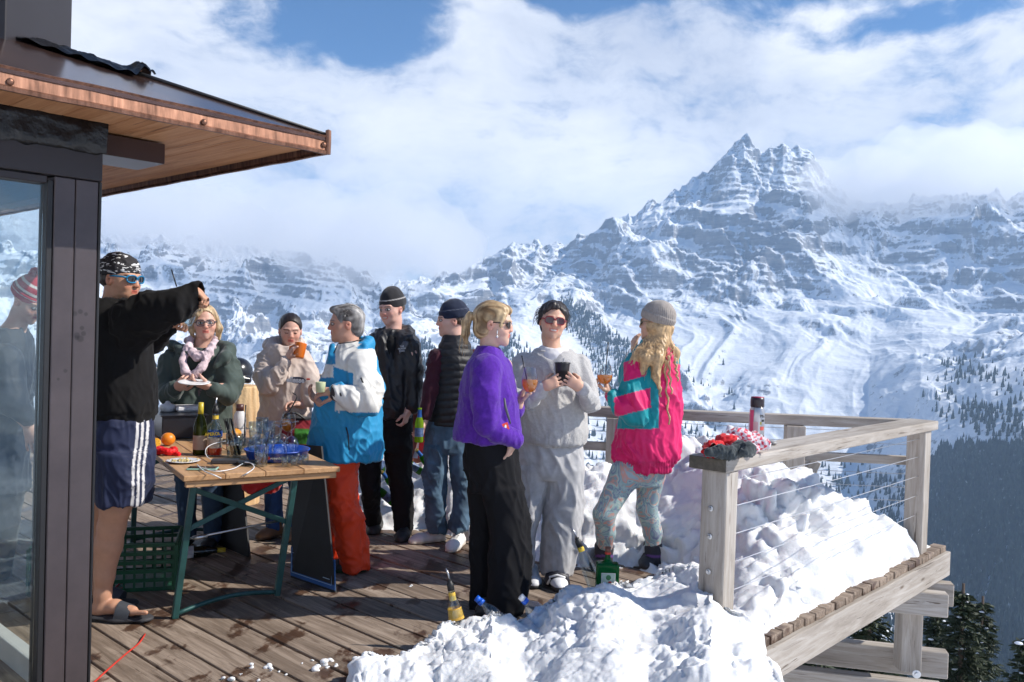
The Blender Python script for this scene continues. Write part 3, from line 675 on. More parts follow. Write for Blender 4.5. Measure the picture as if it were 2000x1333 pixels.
def build_rails():
    RT = 0.954
    q0 = P(1427, 911, 4.10); q1 = P(1835, 838, 6.42)          # outer lower edge of the top rail
    t = thing('railing', (q0[0], q0[1], 0), 'weathered timber railing with steel wires above the snow-covered deck edge', 'railing')
    d = AX; o0 = np.array([1.03, 4.10, RT - 0.033]) + BX*0.10; Lr = 3.13
    m = MB(); m.beam(o0, o0 + d*Lr, 0.205, 0.066, bev=0.006); m.build('top_rail', GREYW, t)
    m = MB(); m.beam(o0 - d*0.004, o0 + d*0.001, 0.200, 0.061, bev=0.003); m.build('end_grain', ENDW, t)
    c0 = np.array([1.03, 4.10, 0]) + d*0.08 + BX*0.075; c1 = np.array([1.03, 4.10, 0]) + d*(Lr - 0.16) + BX*0.08
    ax = np.array([AX, BX, UP])
    vpost(t, c0, 0.115, 0.135, -0.18, RT - 0.067, ax); vpost(t, c1, 0.13, 0.13, -0.18, RT - 0.067, ax)
    m = MB()
    for z in (0.705, 0.57, 0.40, 0.25): m.lathe(c0 - AX*0.058 + np.array([0,0,z]) + BX*0.01, [(0.014, 0), (0.014, 0.006), (0.007, 0.008), (0.007, 0.016)], 10, axis=-AX)
    m.build('screw_heads', STEEL, t)
    for z in (0.83, 0.70, 0.56, 0.42, 0.28):
        m = MB(); a = c0 + AX*0.02; b = c1 - AX*0.05; a = a + np.array([0,0,z - 0.0]) - BX*0.02; b = b + np.array([0,0,z]) - BX*0.02; m.tube([a, (a+b)/2 - np.array([0,0,.004]), b], 0.0022, 6); m.build('wire', WIRE, t)
    # far railing
    t = thing('railing', (0.5, 6.8, 0), 'weathered timber railing along the far deck edge with a lower second rail', 'railing')
    e1 = np.array([3.16, 6.42, 0.0]); e0 = np.array([0.35, 6.74, 0.0]); dd = (e0 - e1)/np.linalg.norm(e0 - e1); nn = np.cross(UP, dd)
    m = MB(); m.beam(e1 + [0, 0.03, RT - 0.04] + dd*0.10, e0 + [0, .03, RT - 0.04], 0.12, 0.075); m.build('top_rail', GREYW, t)
    m = MB(); m.beam(e1 + [0, 0.03, 0.645] + dd*0.1, e0 + [0, .03, 0.645], 0.05, 0.065); m.build('lower_rail', GREYW, t)
    for px in (1550, 1200): 
        p = P(px, 900, 6.52 + (1550 - px)*0.0005); vpost(t, p, 0.14, 0.11, -0.18, RT - 0.08, np.array([dd, nn, UP]))
    p = P(1583, 920, 6.9); vpost(t, p, 0.08, 0.08, 0.0, 0.72, name='brace_post'); 
    m = MB(); m.beam(P(1570, 890, 6.8), P(1592, 890, 6.8) , 0.03, 0.05); m.beam(P(1567, 950, 6.85), P(1592, 900, 6.85), 0.05, 0.09); m.build('brace', GREYW, t)
    for z in (0.85, 0.76, 0.54, 0.44, 0.34):
        m = MB(); m.tube([e1 + [0,0.05,z] + dd*0.1, (e1+e0)/2 + [0,0.05,z-.006], e0 + [0,.05,z]], 0.0022, 6); m.build('wire', WIRE, t)
    t = thing('railing', (-4, 10.1, 0), 'pale timber railing far behind the green jacket woman', 'railing')
    m = MB(); m.beam((-1.3, 9.6, RT - .04), (-7, 10.3, RT - .04), 0.12, 0.075); m.build('top_rail', GREYW, t)
    for x in (-1.4, -3.2, -5.2): vpost(t, (x, 9.6 + (-1.3 - x)*0.123, 0), 0.12, 0.12, -0.1, RT - .08)
    t = thing('railing', (-0.3, 7.6, 0), 'short reddish timber rail between the two young men', 'railing')
    m = MB(); m.beam((0.3, 6.9, RT - .04), (-0.95, 8.0, RT - .04), 0.12, 0.075); m.build('top_rail', REDW, t)
    p = P(824, 800, 7.1); vpost(t, p, 0.15, 0.12, 0, RT - .08).data.materials[0] = REDW
WIRE = simple('wire_steel', (0.62, 0.62, 0.64), 0.35, 0.9, bstr=0)
REDW = wood('red_brown_wood', [(0.3, (0.16, 0.05, 0.035)), (0.5, (0.28, 0.10, 0.07)), (0.72, (0.38, 0.17, 0.12))])
build_rails()

# ---------------------------------------------------------------- snow piles
def snow_mat():
    m, nt, bs, out = newmat('snow'); L = nt.links; geo = N(nt, 'ShaderNodeNewGeometry')
    n1 = N(nt, 'ShaderNodeTexNoise', Scale=9.0, Detail=9.0, Roughness=0.68); L.new(geo.outputs['Position'], n1.inputs['Vector'])
    n2 = N(nt, 'ShaderNodeTexNoise', Scale=90.0, Detail=4.0, Roughness=0.6); L.new(geo.outputs['Position'], n2.inputs['Vector'])
    n3 = N(nt, 'ShaderNodeTexNoise', Scale=2.0, Detail=6.0, Roughness=0.7); L.new(geo.outputs['Position'], n3.inputs['Vector'])
    rp = ramp(nt, [(0.30, (0.58, 0.565, 0.55)), (0.42, (0.75, 0.755, 0.765)), (1.0, (0.80, 0.805, 0.82))], n3.outputs['Fac']); L.new(rp.outputs[0], bs.inputs['Base Color'])
    bs.inputs['Roughness'].default_value = 0.75; bs.inputs['Specular IOR Level'].default_value = 0.2
    b1 = bump(nt, n1.outputs['Fac'], 0.4, 0.022, bs); b2 = N(nt, 'ShaderNodeBump', Strength=0.35, Distance=0.004); L.new(n2.outputs['Fac'], b2.inputs['Height']); L.new(b1.outputs[0], b2.inputs['Normal']); L.new(b2.outputs[0], bs.inputs['Normal'])
    bs.inputs['Subsurface Weight'].default_value = 0.25; bs.inputs['Subsurface Scale'].default_value = 0.02; bs.inputs['Subsurface Radius'].default_value = (0.6, 0.8, 1.0)
    return m
SNOW = snow_mat()
def lumpy(V, F, a1, a2, keep=None, seed=0.0, big=0.0, chunks=0.0):
    n = vnormals(V, F); x, y, z = V.T; x = x + seed
    d = big*fbm(x*1.6, y*1.6, z*1.6, 2)
    b1 = np.abs(pn(x*4.2, y*4.2, z*4.2 + 3)); b2 = np.abs(pn(x*9.5 + 5, y*9.5, z*9.5)); b3 = np.abs(pn(x*21, y*21 + 2, z*21)); b4 = fbm(x*48, y*48, z*48, 2)
    md = .35 + 1.1*sstep(-.35, .45, pn(x*1.9, y*1.9, z*1.9 + 6))
    d = d + a1*md*(2.0*(b1**.8 - .35) + 1.1*(b2**.8 - .35) + .55*(b3**.8 - .35)) + a2*b4*(.6 + md)
    if chunks: 
        c = pn(x*7.5 + 9, y*7.5, z*7.5); d = d + chunks*sstep(.28, .62, c)
    if keep is not None: d = d*keep
    return V + n*d[:, None]
def grid_faces(n0, n1):
    ii = np.arange(n0*n1).reshape(n0, n1); return np.stack([ii[:-1, :-1], ii[1:, :-1], ii[1:, 1:], ii[:-1, 1:]], -1).reshape(-1, 4)
def fore_mound():
    cr = np.array([(600,1420,3.2),(660,1380,3.4),(695,1330,3.5),(720,1300,3.62),(770,1285,3.75),(850,1240,3.9),(880,1212,3.98),(920,1202,4.05),(980,1188,4.15),(1040,1198,4.25),(1075,1182,4.3),(1120,1142,4.36),(1180,1136,4.36),(1240,1124,4.45),(1290,1110,4.6),(1330,1100,4.55),(1375,1102,4.45),(1410,1125,4.3),(1450,1182,4.15),(1490,1215,3.98),(1508,1245,3.85),(1512,1275,3.72),(1545,1325,3.5),(1600,1420,3.3)], float)
    u = np.linspace(600, 1640, 440); v = np.concatenate([np.linspace(1.7, 3.2, 60)[:-1], np.linspace(3.2, 5.3, 230)]); U, W = np.meshgrid(u, v, indexing='ij')
    py = np.interp(u, cr[:,0], cr[:,1]); dc = np.interp(u, cr[:,0], cr[:,2]); zc = np.array([P(a, b, c)[2] for a, b, c in zip(u, py, dc)])
    floor = np.where(u < 1460, -0.06, -0.06 - 4.2*sstep(1460, 1530, u))
    Z = np.empty_like(U)
    for i in range(len(u)):
        t = v - dc[i]; hgt = zc[i] - floor[i]
        fr = zc[i] + 0.02*np.sin(u[i]/37.0) + np.minimum(t, 0)*(0.06 + .10*sstep(1200, 700, u[i])) - 0.10*np.minimum(t + 1.2, 0)**2
        bk = zc[i] - np.maximum(t, 0)*(0.25 + 0.9*sstep(0, .5, t)) - 1.6*np.maximum(t, 0)**2
        z = np.where(t < 0, fr, bk); Z[i] = np.maximum(z, floor[i]) 
    el = sstep(615, 735, U); Z = np.where(U < 800, Z*el + (1 - el)*(-.08), Z)
    X = (U - 1000)/FPX*W; V = np.stack([X, W, Z], -1).reshape(-1, 3); F = grid_faces(*U.shape)
    keep = sstep(-.06, 0.05, V[:, 2]) ; keep = np.where(V[:,2] < -.055, 0, keep); V = lumpy(V, F, 0.022, 0.003, keep=keep, seed=4, big=.08, chunks=.018)
    o = mk('snow_mound', V, F, SNOW); tag(o, kind='stuff')
fore_mound()
BANK = [ # px, py, distance of surface points
 (700,1046,6.42),(740,1040,6.55),(800,1046,6.5),(860,1050,6.45),(930,1050,6.3),(1000,1060,6.1),(1060,1062,6.0),(1120,1100,5.7),(1160,1112,5.55),(1220,1104,5.62),(1290,1102,5.68),(1350,1105,5.5),(1385,1140,5.25),(1440,1160,5.1),
 (720,1000,6.75),(760,965,6.8),(800,940,6.85),(760,905,7.1),(830,900,7.0),(870,895,7.0),(700,930,7.3),(640,960,7.6),(760,880,7.4),(830,870,7.3),(900,900,6.85),(950,935,6.6),(1000,950,6.5),(1050,960,6.4),(1050,920,6.6),(1110,930,6.35),(1150,905,6.45),(1180,930,6.2),(1150,1000,5.95),(1230,960,6.25),(1290,985,6.15),(1340,935,6.0),(1330,902,6.3),(1370,875,6.2),(1395,846,6.3),(1385,960,5.75),(1350,1030,5.8),(1300,1066,5.95),(1430,880,6.0),(1460,885,5.8),(1500,893,5.9),(1545,905,5.95),(1450,960,5.5),(1520,940,5.6),(1570,930,5.9),(1600,950,5.9),(1640,975,6.0),(1700,1000,6.1),(1740,1016,6.15),(1790,1032,6.2),(1830,1060,6.3),
 (1460,1010,5.2),(1470,1080,4.95),(1530,1010,5.35),(1600,1010,5.6),(1650,1030,5.65),(1700,1060,5.75),(1540,1080,5.1),(1600,1080,5.2),(1500,1140,4.8),(1570,1150,4.85),(1640,1120,5.1),(1690,1100,5.4),(1750,1075,5.75),(1800,1060,6.0),(1590,1180,4.8),(1520,1180,4.72),(1470,1170,4.75),(1455,1200,4.6)]
def bank():
    pts = np.array([P(*q) for q in BANK]); zero = []
    for q in ((600,6.3),(680,6.1),(760,6.15),(860,6.1),(960,5.8),(1060,5.4),(1130,5.2),(1200,5.2),(1290,5.15),(1380,4.9),(1200,5.45),(1290,5.45),(1430,4.55),(1470,4.45),(560,7.0),(560,7.8),(1150,4.9),(1350,4.4)): zero.append([(q[0]-1000)/FPX*q[1], q[1], -0.10])
    for q in ((640,9.0),(780,8.4),(900,7.7),(1000,7.4),(1100,7.1),(1200,7.1),(1300,7.1),(1400,7.0),(1500,6.95),(1600,6.9),(1700,6.85),(1800,6.9)): zero.append([(q[0]-1000)/FPX*q[1], q[1], -0.05])
    pts = np.vstack([pts, zero])
    x = np.arange(-2.6, 3.45, 0.0165); y = np.arange(4.3, 8.8, 0.0165); X, Y = np.meshgrid(x, y, indexing='ij')
    num = np.zeros(X.shape, np.float32); den = np.zeros(X.shape, np.float32) + 1e-9; sg = 0.17
    for p in pts:
        w = np.exp(-((X - p[0])**2 + (Y - p[1])**2)/(2*sg*sg)).astype(np.float32); num += w*p[2]; den += w
    w2 = 1e-4; Z = (num + w2*(-0.1))/(den + w2)
    a = (X - C1[0])*AX[0] + (Y - C1[1])*AX[1]; b = (X - C1[0])*BX[0] + (Y - C1[1])*BX[1]
    wob = 0.05*pn(X*3, Y*3, 0.5) + .03*pn(X*9, Y*9, 1.5)
    Z = np.minimum(Z, (b - 0.06 - wob*.6)*2.6 + 0.03)
    fe = (Y - (6.55 + (3.33 - X)*0.115)); Z = np.where(X > 0.3, np.minimum(Z, -(fe - 0.02 + wob)*4), Z)
    Z = np.minimum(Z, -(a + 0.10 + wob)*3)
    keep0 = Z > -0.02
    Z = np.maximum(Z, -0.06)
    V = np.stack([X, Y, Z], -1).reshape(-1, 3); F = grid_faces(*X.shape)
    k = keep0.reshape(-1); F = F[k[F].any(1)]; used = np.unique(F); mp = np.full(len(V), -1); mp[used] = np.arange(len(used)); V = V[used]; F = mp[F]
    V = lumpy(V, F, 0.070, 0.005, keep=sstep(-.02, 0.06, V[:, 2]), seed=1.0, big=0.05, chunks=.035)
    o = mk('snow_bank', V, F, SNOW); tag(o, kind='stuff')
    global BANKV; BANKV = V
bank()
# ---------------------------------------------------------------- glazed cabin with copper eaves
W0 = np.array([-1.62, 3.40, 0.0]); NB = -BX
def copper_mat(name, cs, rough, dist=40):
    m, nt, bs, out = newmat(name); L = nt.links; geo = N(nt, 'ShaderNodeNewGeometry')
    mp = N(nt, 'ShaderNodeMapping'); mp.inputs['Scale'].default_value = (dist, dist, 3); L.new(geo.outputs['Position'], mp.inputs[0])
    n1 = N(nt, 'ShaderNodeTexNoise', Scale=1.0, Detail=7.0, Roughness=0.65); L.new(mp.outputs[0], n1.inputs['Vector'])
    rp = ramp(nt, [(0.32, cs[0]), (0.55, cs[1]), (0.72, cs[2])], n1.outputs['Fac']); L.new(rp.outputs[0], bs.inputs['Base Color'])
    bs.inputs['Metallic'].default_value = 0.75; bs.inputs['Roughness'].default_value = rough; bump(nt, n1.outputs['Fac'], 0.15, 0.002, bs); return m
COPPER = copper_mat('copper', [(0.10, 0.048, 0.032), (0.27, 0.135, 0.088), (0.42, 0.225, 0.15)], 0.46)
ROOFM = copper_mat('dark_copper_roof', [(0.10, 0.06, 0.05), (0.16, 0.09, 0.075), (0.22, 0.12, 0.09)], 0.16, 4)
FRAMEM = simple('mauve_brown_frame', (0.030, 0.025, 0.028), 0.5, 0.1, var=0.08, vscale=3, bstr=0.04, bscale=200)
GASK = simple('black_gasket', (0.012, 0.012, 0.014), 0.5, bstr=0)
TAPE = simple('black_membrane', (0.003, 0.003, 0.004), 0.35, bstr=0.8, bscale=14, bdist=0.02)
def soffit_mat():
    return wood('soffit_pine', [(0.28, (0.30, 0.12, 0.05)), (0.48, (0.50, 0.245, 0.115)), (0.62, (0.62, 0.34, 0.18)), (0.75, (0.68, 0.42, 0.25))], bs_=0.15, sc=.8, rough=0.6)
PINE = soffit_mat()
def glass_mat():
    m = bpy.data.materials.new('window_glass'); m.use_nodes = True; nt = m.node_tree; nt.nodes.clear(); L = nt.links
    out = nt.nodes.new('ShaderNodeOutputMaterial'); tr = N(nt, 'ShaderNodeBsdfTransparent'); tr.inputs[0].default_value = (0.90, 0.95, 0.95, 1)
    gl = N(nt, 'ShaderNodeBsdfGlossy'); gl.inputs['Roughness'].default_value = 0.0; gl.inputs[0].default_value = (0.8, 0.9, 0.92, 1)
    fr = N(nt, 'ShaderNodeLayerWeight', Blend=.5); pw = N(nt, 'ShaderNodeMath', _operation='POWER'); pw.inputs[1].default_value = 3.0; L.new(fr.outputs['Facing'], pw.inputs[0]); ma = N(nt, 'ShaderNodeMath', _operation='MULTIPLY_ADD'); ma.inputs[1].default_value = .7; ma.inputs[2].default_value = 0.09; L.new(pw.outputs[0], ma.inputs[0])
    mx = N(nt, 'ShaderNodeMixShader'); L.new(ma.outputs[0], mx.inputs[0]); L.new(tr.outputs[0], mx.inputs[1]); L.new(gl.outputs[0], mx.inputs[2]); L.new(mx.outputs[0], out.inputs['Surface']); return m
WGLASS = glass_mat()
def pillar_mat():
    m, nt, bs, out = newmat('frame_with_handprint'); L = nt.links; geo = N(nt, 'ShaderNodeNewGeometry')
    n1 = N(nt, 'ShaderNodeTexNoise', Scale=3.0, Detail=8.0, Roughness=0.7); L.new(geo.outputs['Position'], n1.inputs['Vector'])
    rp = ramp(nt, [(0.3, (0.052, 0.042, 0.046)), (0.7, (0.085, 0.068, 0.071))], n1.outputs['Fac']); cur = rp.outputs[0]
    # greasy paw-like prints: dark spots at fixed places on the frame
    for (px, py, w) in ((146,613,.010),(157,609,.010),(168,614,.008),(160,641,.009),(150,655,.012),(163,652,.010),(157,662,.014),(128,725,.008),(114,741,.006),(150,660,.01)):
        r = ray(px, py); t = (W0@NB - np.array([0,0,CAMZ])@NB)/(r@NB); c = np.array([0,0,CAMZ]) + r*t
        sb = N(nt, 'ShaderNodeVectorMath', _operation='DISTANCE'); L.new(geo.outputs['Position'], sb.inputs[0]); sb.inputs[1].default_value = [float(v) for v in c]
        mr = N(nt, 'ShaderNodeMapRange'); mr.inputs['From Min'].default_value = w*.7; mr.inputs['From Max'].default_value = w*1.15; mr.inputs['To Min'].default_value = 0.6; mr.inputs['To Max'].default_value = 1.0; L.new(sb.outputs['Value'], mr.inputs['Value'])
        mx = N(nt, 'ShaderNodeMix', _data_type='RGBA', _blend_type='MULTIPLY'); mx.inputs[0].default_value = 1.0; L.new(cur, mx.inputs[6]); L.new(mr.outputs[0], mx.inputs[7]); cur = mx.outputs[2]
    L.new(cur, bs.inputs['Base Color']); bs.inputs['Roughness'].default_value = 0.38; bs.inputs['Metallic'].default_value = 0.2; return m
def WL(s, z, out=0.0): return W0 - AX*s + NB*out + np.array([0, 0, z])     # s metres from the corner along the glazed front
def build_cabin():
    t = thing('cabin', W0, 'dark metal and glass cabin with copper eaves and pine soffit at the deck edge', 'cabin')
    ax = np.array([AX, NB, UP])
    H0 = 2.06
    def bx(name, m, s0, s1, z0, z1, o0, o1, parent=t, bev=0.003):
        b = MB(); c = WL((s0+s1)/2, (z0+z1)/2, (o0+o1)/2); b.box(c, (abs(s1-s0), abs(o1-o0), z1-z0), ax=ax, bev=bev); return b.build(name, m, parent)
    pm = pillar_mat()
    bx('pillar', pm, 0.008, 0.091, -0.1, 2.06, -0.10, 0.0); bx('pillar', pm, 0.0935, 0.168, -0.1, 2.06, -0.10, -0.001)
    bx('gasket', GASK, -0.004, 0.006, -0.1, 2.062, -0.10, 0.003); bx('gasket', GASK, 0.170, 0.192, -0.1, 2.045, -0.09, -0.006)
    bx('header', FRAMEM, -0.004, 3.2, 2.063, 2.30, -0.10, 0.004)
    bx('header', FRAMEM, 0.194, 3.2, 2.03, 2.058, -0.08, -0.002)
    bx('sill', FRAMEM, 0.194, 3.2, -0.1, 0.02, -0.08, 0.0)
    g = bx('glass_pane', WGLASS, 0.194, 3.0, 0.02, 2.03, -0.046, -0.040, bev=0)
    # side wall going back, bottom frame and inner floor
    b = MB(); b.box(WL(0.06, 0.05, -1.6), (0.06, 3.0, 0.1), ax=ax, bev=.003); b.build('side_sill', simple('pale_frame', (0.5, 0.5, 0.48), 0.5), t)
    b = MB(); b.box(WL(0.06, 2.15, -1.6), (0.08, 3.0, 0.26), ax=ax, bev=.003); b.build('side_header', FRAMEM, t)
    # black membrane under the eaves
    n = 90; V = []; rg = np.random.default_rng(3)
    for i in range(n):
        s = -0.012 + i*(3.2/n)
        for (z, o) in ((2.165, .006), (2.17, .018), (2.20, .020), (2.235, .022), (2.262, .02), (2.29, .03), (2.296, .006)): V.append(WL(s, z + rg.normal()*.004, o + rg.normal()*.003))
    mk('membrane', V, [tuple(int(k) for k in f) for f in grid_faces(n, 7)], TAPE, t)
    # soffit: planks along BX, from the wall out to the eaves and beyond the corner
    E = np.array([-0.805, 3.70, 0.0]); eA = (E - W0)@AX; eN = (E - W0)@NB
    zs = 2.285; b = MB(); a = eA - 0.03
    while a > -3.4:
        b.box(W0 + AX*(a - .045) + BX*(-eN + 2.0 - .0) + UP*(zs + 0.01 + random.uniform(-.0008, .0008)), (4.0 - 0.05, 0.0885, 0.02), ax=np.array([BX, -AX, UP]), bev=0.0015); a -= 0.09
    b.build('soffit', PINE, t)
    # fascia of copper: along AX (front) and along BX (side)
    def strip(name, p0, p1, z0, z1, nrm, m):
        # folded sheet with a small lip
        prof = [(z0, -.012), (z0, 0.004), (z0 + .012, .007), (z0 + .018, 0.0), (z1 - .012, -.004), (z1, .006), (z1 + .004, -.004), (z1 + .004, -.03)]; n = 40; V = []
        for i in range(n):
            p = p0 + (p1 - p0)*i/(n-1)
            for (z, o) in prof: V.append(p + UP*(z + .0012*math.sin(i*1.7)) + nrm*(o + .0012*math.sin(i*2.3 + z*9)))
        return mk(name, V, [tuple(int(k) for k in f) for f in grid_faces(n, len(prof))], m, t, smooth=False)
    z0, z1 = 2.253, 2.330
    f1 = strip('fascia', E - AX*4.2, E, z0, z1, NB, COPPER); f2 = strip('fascia', E, E + BX*4.2, z0, z1, AX, COPPER)
    b = MB(); b.lathe(E + UP*(z0 + .001), [(.012, 0), (.013, .05), (.012, .1), (.002, .105)], 10); b.build('corner_cap', COPPER, t)
    for px, py in ((20, 160), (398, 239), (632, 283)):
        r = ray(px, py); tt = (E@NB - np.array([0,0,CAMZ])@NB)/(r@NB); c = np.array([0,0,CAMZ]) + r*tt
        b = MB(); b.lathe(c + NB*.002, [(.012, 0), (.011, .004), (.006, .008), (.001, .009)], 12, axis=NB); b.build('rivet', COPPER, f1)
    # roof: hip roof planes
    sl = 0.40; L = 1.5; top = E + (BX - AX)*L + UP*(z1 + sl*L)
    b = MB(); b.poly([E + UP*z1, top, top - AX*2.7, E - AX*4.2 + UP*z1][::-1], 0.02, np.cross(AX, top - E)*(-1) if False else [0, 0, 1]); b.build('roof', ROOFM, t)
    b = MB(); b.poly([E + UP*z1, E + BX*4.2 + UP*z1, top + BX*2.7, top][::-1], 0.02, [0, 0, 1]); b.build('roof', ROOFM, t)
    # hip ridge cap and black sheet lying up the ridge
    hd = (top - E - UP*z1); hd /= np.linalg.norm(hd); s0 = E + UP*(z1 + .006)
    b = MB(); b.tube([s0, s0 + hd*0.9, s0 + hd*2.0], [.006, .009, .010], 8); b.build('ridge_cap', GASK, t, smooth=True)
    n0, n1 = 90, 14; V = []
    for i in range(n0):
        q = 0.80 + 1.25*i/(n0-1)
        for j in range(n1):
            w = -0.20 + 0.36*j/(n1-1); wid = 0.3 + 0.7*sstep(0, 12, np.float64(i)) + .5*i/n0
            p = s0 + hd*q + (BX*0.7 + AX*0.7 if False else np.array([0.0, 0.0, 0.0])); side = (-BX*0.72 - AX*0.0) if w < 0 else (AX*0.72); side = -(BX) if w < 0 else AX
            z = -sl*abs(w)*wid*0.98; fold = .012 + .006*math.sin(q*60 + j*2.1) + .007*float(pn(q*22, w*30, 0.3)); edge = .035*math.exp(-((i - 2)/3.0)**2)
            V.append(p + side*abs(w)*wid + UP*(z + fold + edge))
    mk('roof_membrane', V, [tuple(int(k) for k in f) for f in grid_faces(n0, n1)], TAPE, t)
    # upper lantern wall with vertical panels
    c = P(84, 40, 3.66); c0 = np.array([c[0], c[1], 0]); u = MB()
    for k in range(5):
        p = c0 - np.array([1.0, 0.03, 0])*(0.005 + 0.10*k + .05); u.box((p[0], p[1], 3.3), (0.0965, 0.5, 1.5), bev=0.004)
    u.build('upper_wall', FRAMEM, t)
    # dark timber block beneath the soffit at the wall corner
    b = MB(); p = W0 + AX*0.14 + BX*0.25 + UP*2.235; b.box(p, (0.34, 0.26, 0.085), ax=np.array([AX, BX, UP]), bev=.003); b.build('corner_block', simple('dark_stained_wood', (0.045, 0.022, 0.018), 0.3), t)
build_cabin()
# ---------------------------------------------------------------- people: tools
def yawframe(yaw, pitch=0, roll=0):
    f = np.array([math.sin(R_(yaw)), -math.cos(R_(yaw)), 0.0]); u = UP.copy(); r = np.cross(f, u)      # r: the person's own right is -? image handled by symmetry
    cp, sp = math.cos(R_(pitch)), math.sin(R_(pitch)); f2 = f*cp - u*sp; u2 = u*cp + f*sp
    cr, sr = math.cos(R_(roll)), math.sin(R_(roll)); r2 = r*cr + u2*sr; u3 = u2*cr - r*sr
    return r2, f2, u3
class Frame:
    def __init__(s, c, yaw, pitch=0, roll=0, sc=1.0):
        s.c = np.array(c, float); s.r, s.f, s.u = yawframe(yaw, pitch, roll); s.s = sc; s.M = np.array([s.r, s.f, s.u])
    def p(s, x, y, z): return s.c + s.s*(x*s.r + y*s.f + z*s.u)
    def loc(s, V): return (np.asarray(V) - s.c) @ s.M.T / s.s
def head_field(F, h, neck_to, nr=0.054, jaw=1.0, nose=1.0, mouth=0.0):
    S = h.s
    F.ell(h.p(0, -.014, .032), np.array([.076, .094, .085])*S, h.M, .01)
    F.ell(h.p(0, .020, -.022), np.array([.065*jaw**.5, .068, .080])*S, h.M, .03)
    F.ell(h.p(0, .034, -.072), np.array([.049*jaw, .048, .036])*S, h.M, .022)
    F.cone(h.p(0, .066, -.098), h.p(0, .066, -.094), .017*S, .017*S, .02)
    for q in (-1, 1):
        F.cone(h.p(q*.038, .056, -.034), h.p(q*.045, .042, -.024), .020*S, .02*S, .018)
        F.cone(h.p(q*.012, .083, .020), h.p(q*.042, .070, .020), .009*S, .010*S, .012)
        F.cone(h.p(q*.030, .100, .001), h.p(q*.034, .097, .001), .012*S, .012*S, .011, op='s')
        F.ell(h.p(q*.030, .074, .0005), np.array([.0135]*3)*S, h.M, .002)
        F.ell(h.p(q*.075, -.010, -.008), np.array([.009, .019, .031])*S, h.M, .005)
        F.cone(h.p(q*.078, -.008, -.006), h.p(q*.084, -.008, -.004), .006*S, .007*S, .004, op='s')
        F.cone(h.p(q*.010, .091, -.030), h.p(q*.011, .087, -.029), .0078*S, .007*S, .005)
    F.chain([h.p(0, .080, .012), h.p(0, .089, -.010), h.p(0, .0955*(.6+.4*nose), -.026)], np.array([.0075, .0085, .0100])*S, .012)
    F.cone(h.p(-.017, .077, -.0525), h.p(.017, .077, -.0525), .0065*S, .0065*S, .006); F.cone(h.p(0, .083, -.0525), h.p(0, .0835, -.053), .006*S, .006*S, .008)
    F.cone(h.p(-.013, .077, -.063), h.p(.013, .077, -.063), .0075*S, .0075*S, .007)
    F.cone(h.p(-.019, .093, -.0572), h.p(.019, .093, -.0572), .0022*S, .0022*S, .004, op='s')
    F.chain([h.p(0, -.025, -.045), h.p(0, -.02, -.09), neck_to], [nr*S, nr*S, nr*1.12*S], .02)
def head_cols(V, h, skin, lip=None, hairc=(.1,.06,.04), smile=False, closed=False, nobrow=False):
    L = h.loc(V); x, y, z = L.T; ax = np.abs(x); skin = np.minimum(np.array(skin, float)*1.14, .8); c = np.tile(skin, (len(V), 1))
    def mix(m, col): 
        nonlocal c
        m = np.clip(m, 0, 1)[:, None]; c = c*(1 - m) + np.array(col)*m
    near = (y > .045) & (y < .125) & (ax < .09) & (z > -.13) & (z < .12)
    red = skin*np.array([1.10, .72, .66])
    mix(near*np.exp(-(((ax-.040)/.018)**2 + ((z+.030)/.018)**2))*.55, red); mix(near*(y > .085)*np.exp(-((z+.028)/.016)**2)*.45, red)
    ear = (ax > .070) & (np.abs(y + .01) < .03) & (np.abs(z) < .045); mix(ear*.5, red)
    lipc = lip if lip is not None else skin*np.array([.92, .45, .45]); mth = near & (y > .068)
    zz = z + .0575 - 6*ax*ax*(1 if smile else -.2)
    wd = .025 if smile else .020
    mix(mth*sstep(wd + .003, wd - .002, ax)*sstep(.0125, .008, np.abs(zz)), lipc)
    if smile: mix(mth*sstep(.019, .016, ax)*sstep(.0055, .0035, np.abs(zz)), (.62, .57, .50))
    else: mix(mth*sstep(.019, .016, ax)*sstep(.0026, .0012, np.abs(zz)), lipc*np.array([.35, .3, .3]))
    ex = (ax - .030)/.0150; ez = (z - .0005)/.0078
    e = near*(y > .066)
    if closed: mix(e*sstep(1.15, .85, np.sqrt(ex**2 + ((z + .004 + 9*(ax-.03)**2*-1)/.0030)**2)), (.05, .03, .025))
    else:
        mix(e*sstep(1.35, 1.0, np.sqrt(ex**2 + (ez*.8)**2)), (.06, .035, .03)); mix(e*sstep(1.02, .82, np.sqrt(ex**2 + (ez*1.05)**2)), (.62, .58, .55)); mix(e*sstep(.0075, .0055, np.hypot(ax - .030, z - .0005)), (.03, .02, .015))
    if not nobrow:
        bz = z - .0215 + 5*(ax - .032)**2; mix(near*sstep(.024, .018, np.abs(ax - .032))*sstep(.0058, .0025, np.abs(bz))*.8, hairc)
    return c
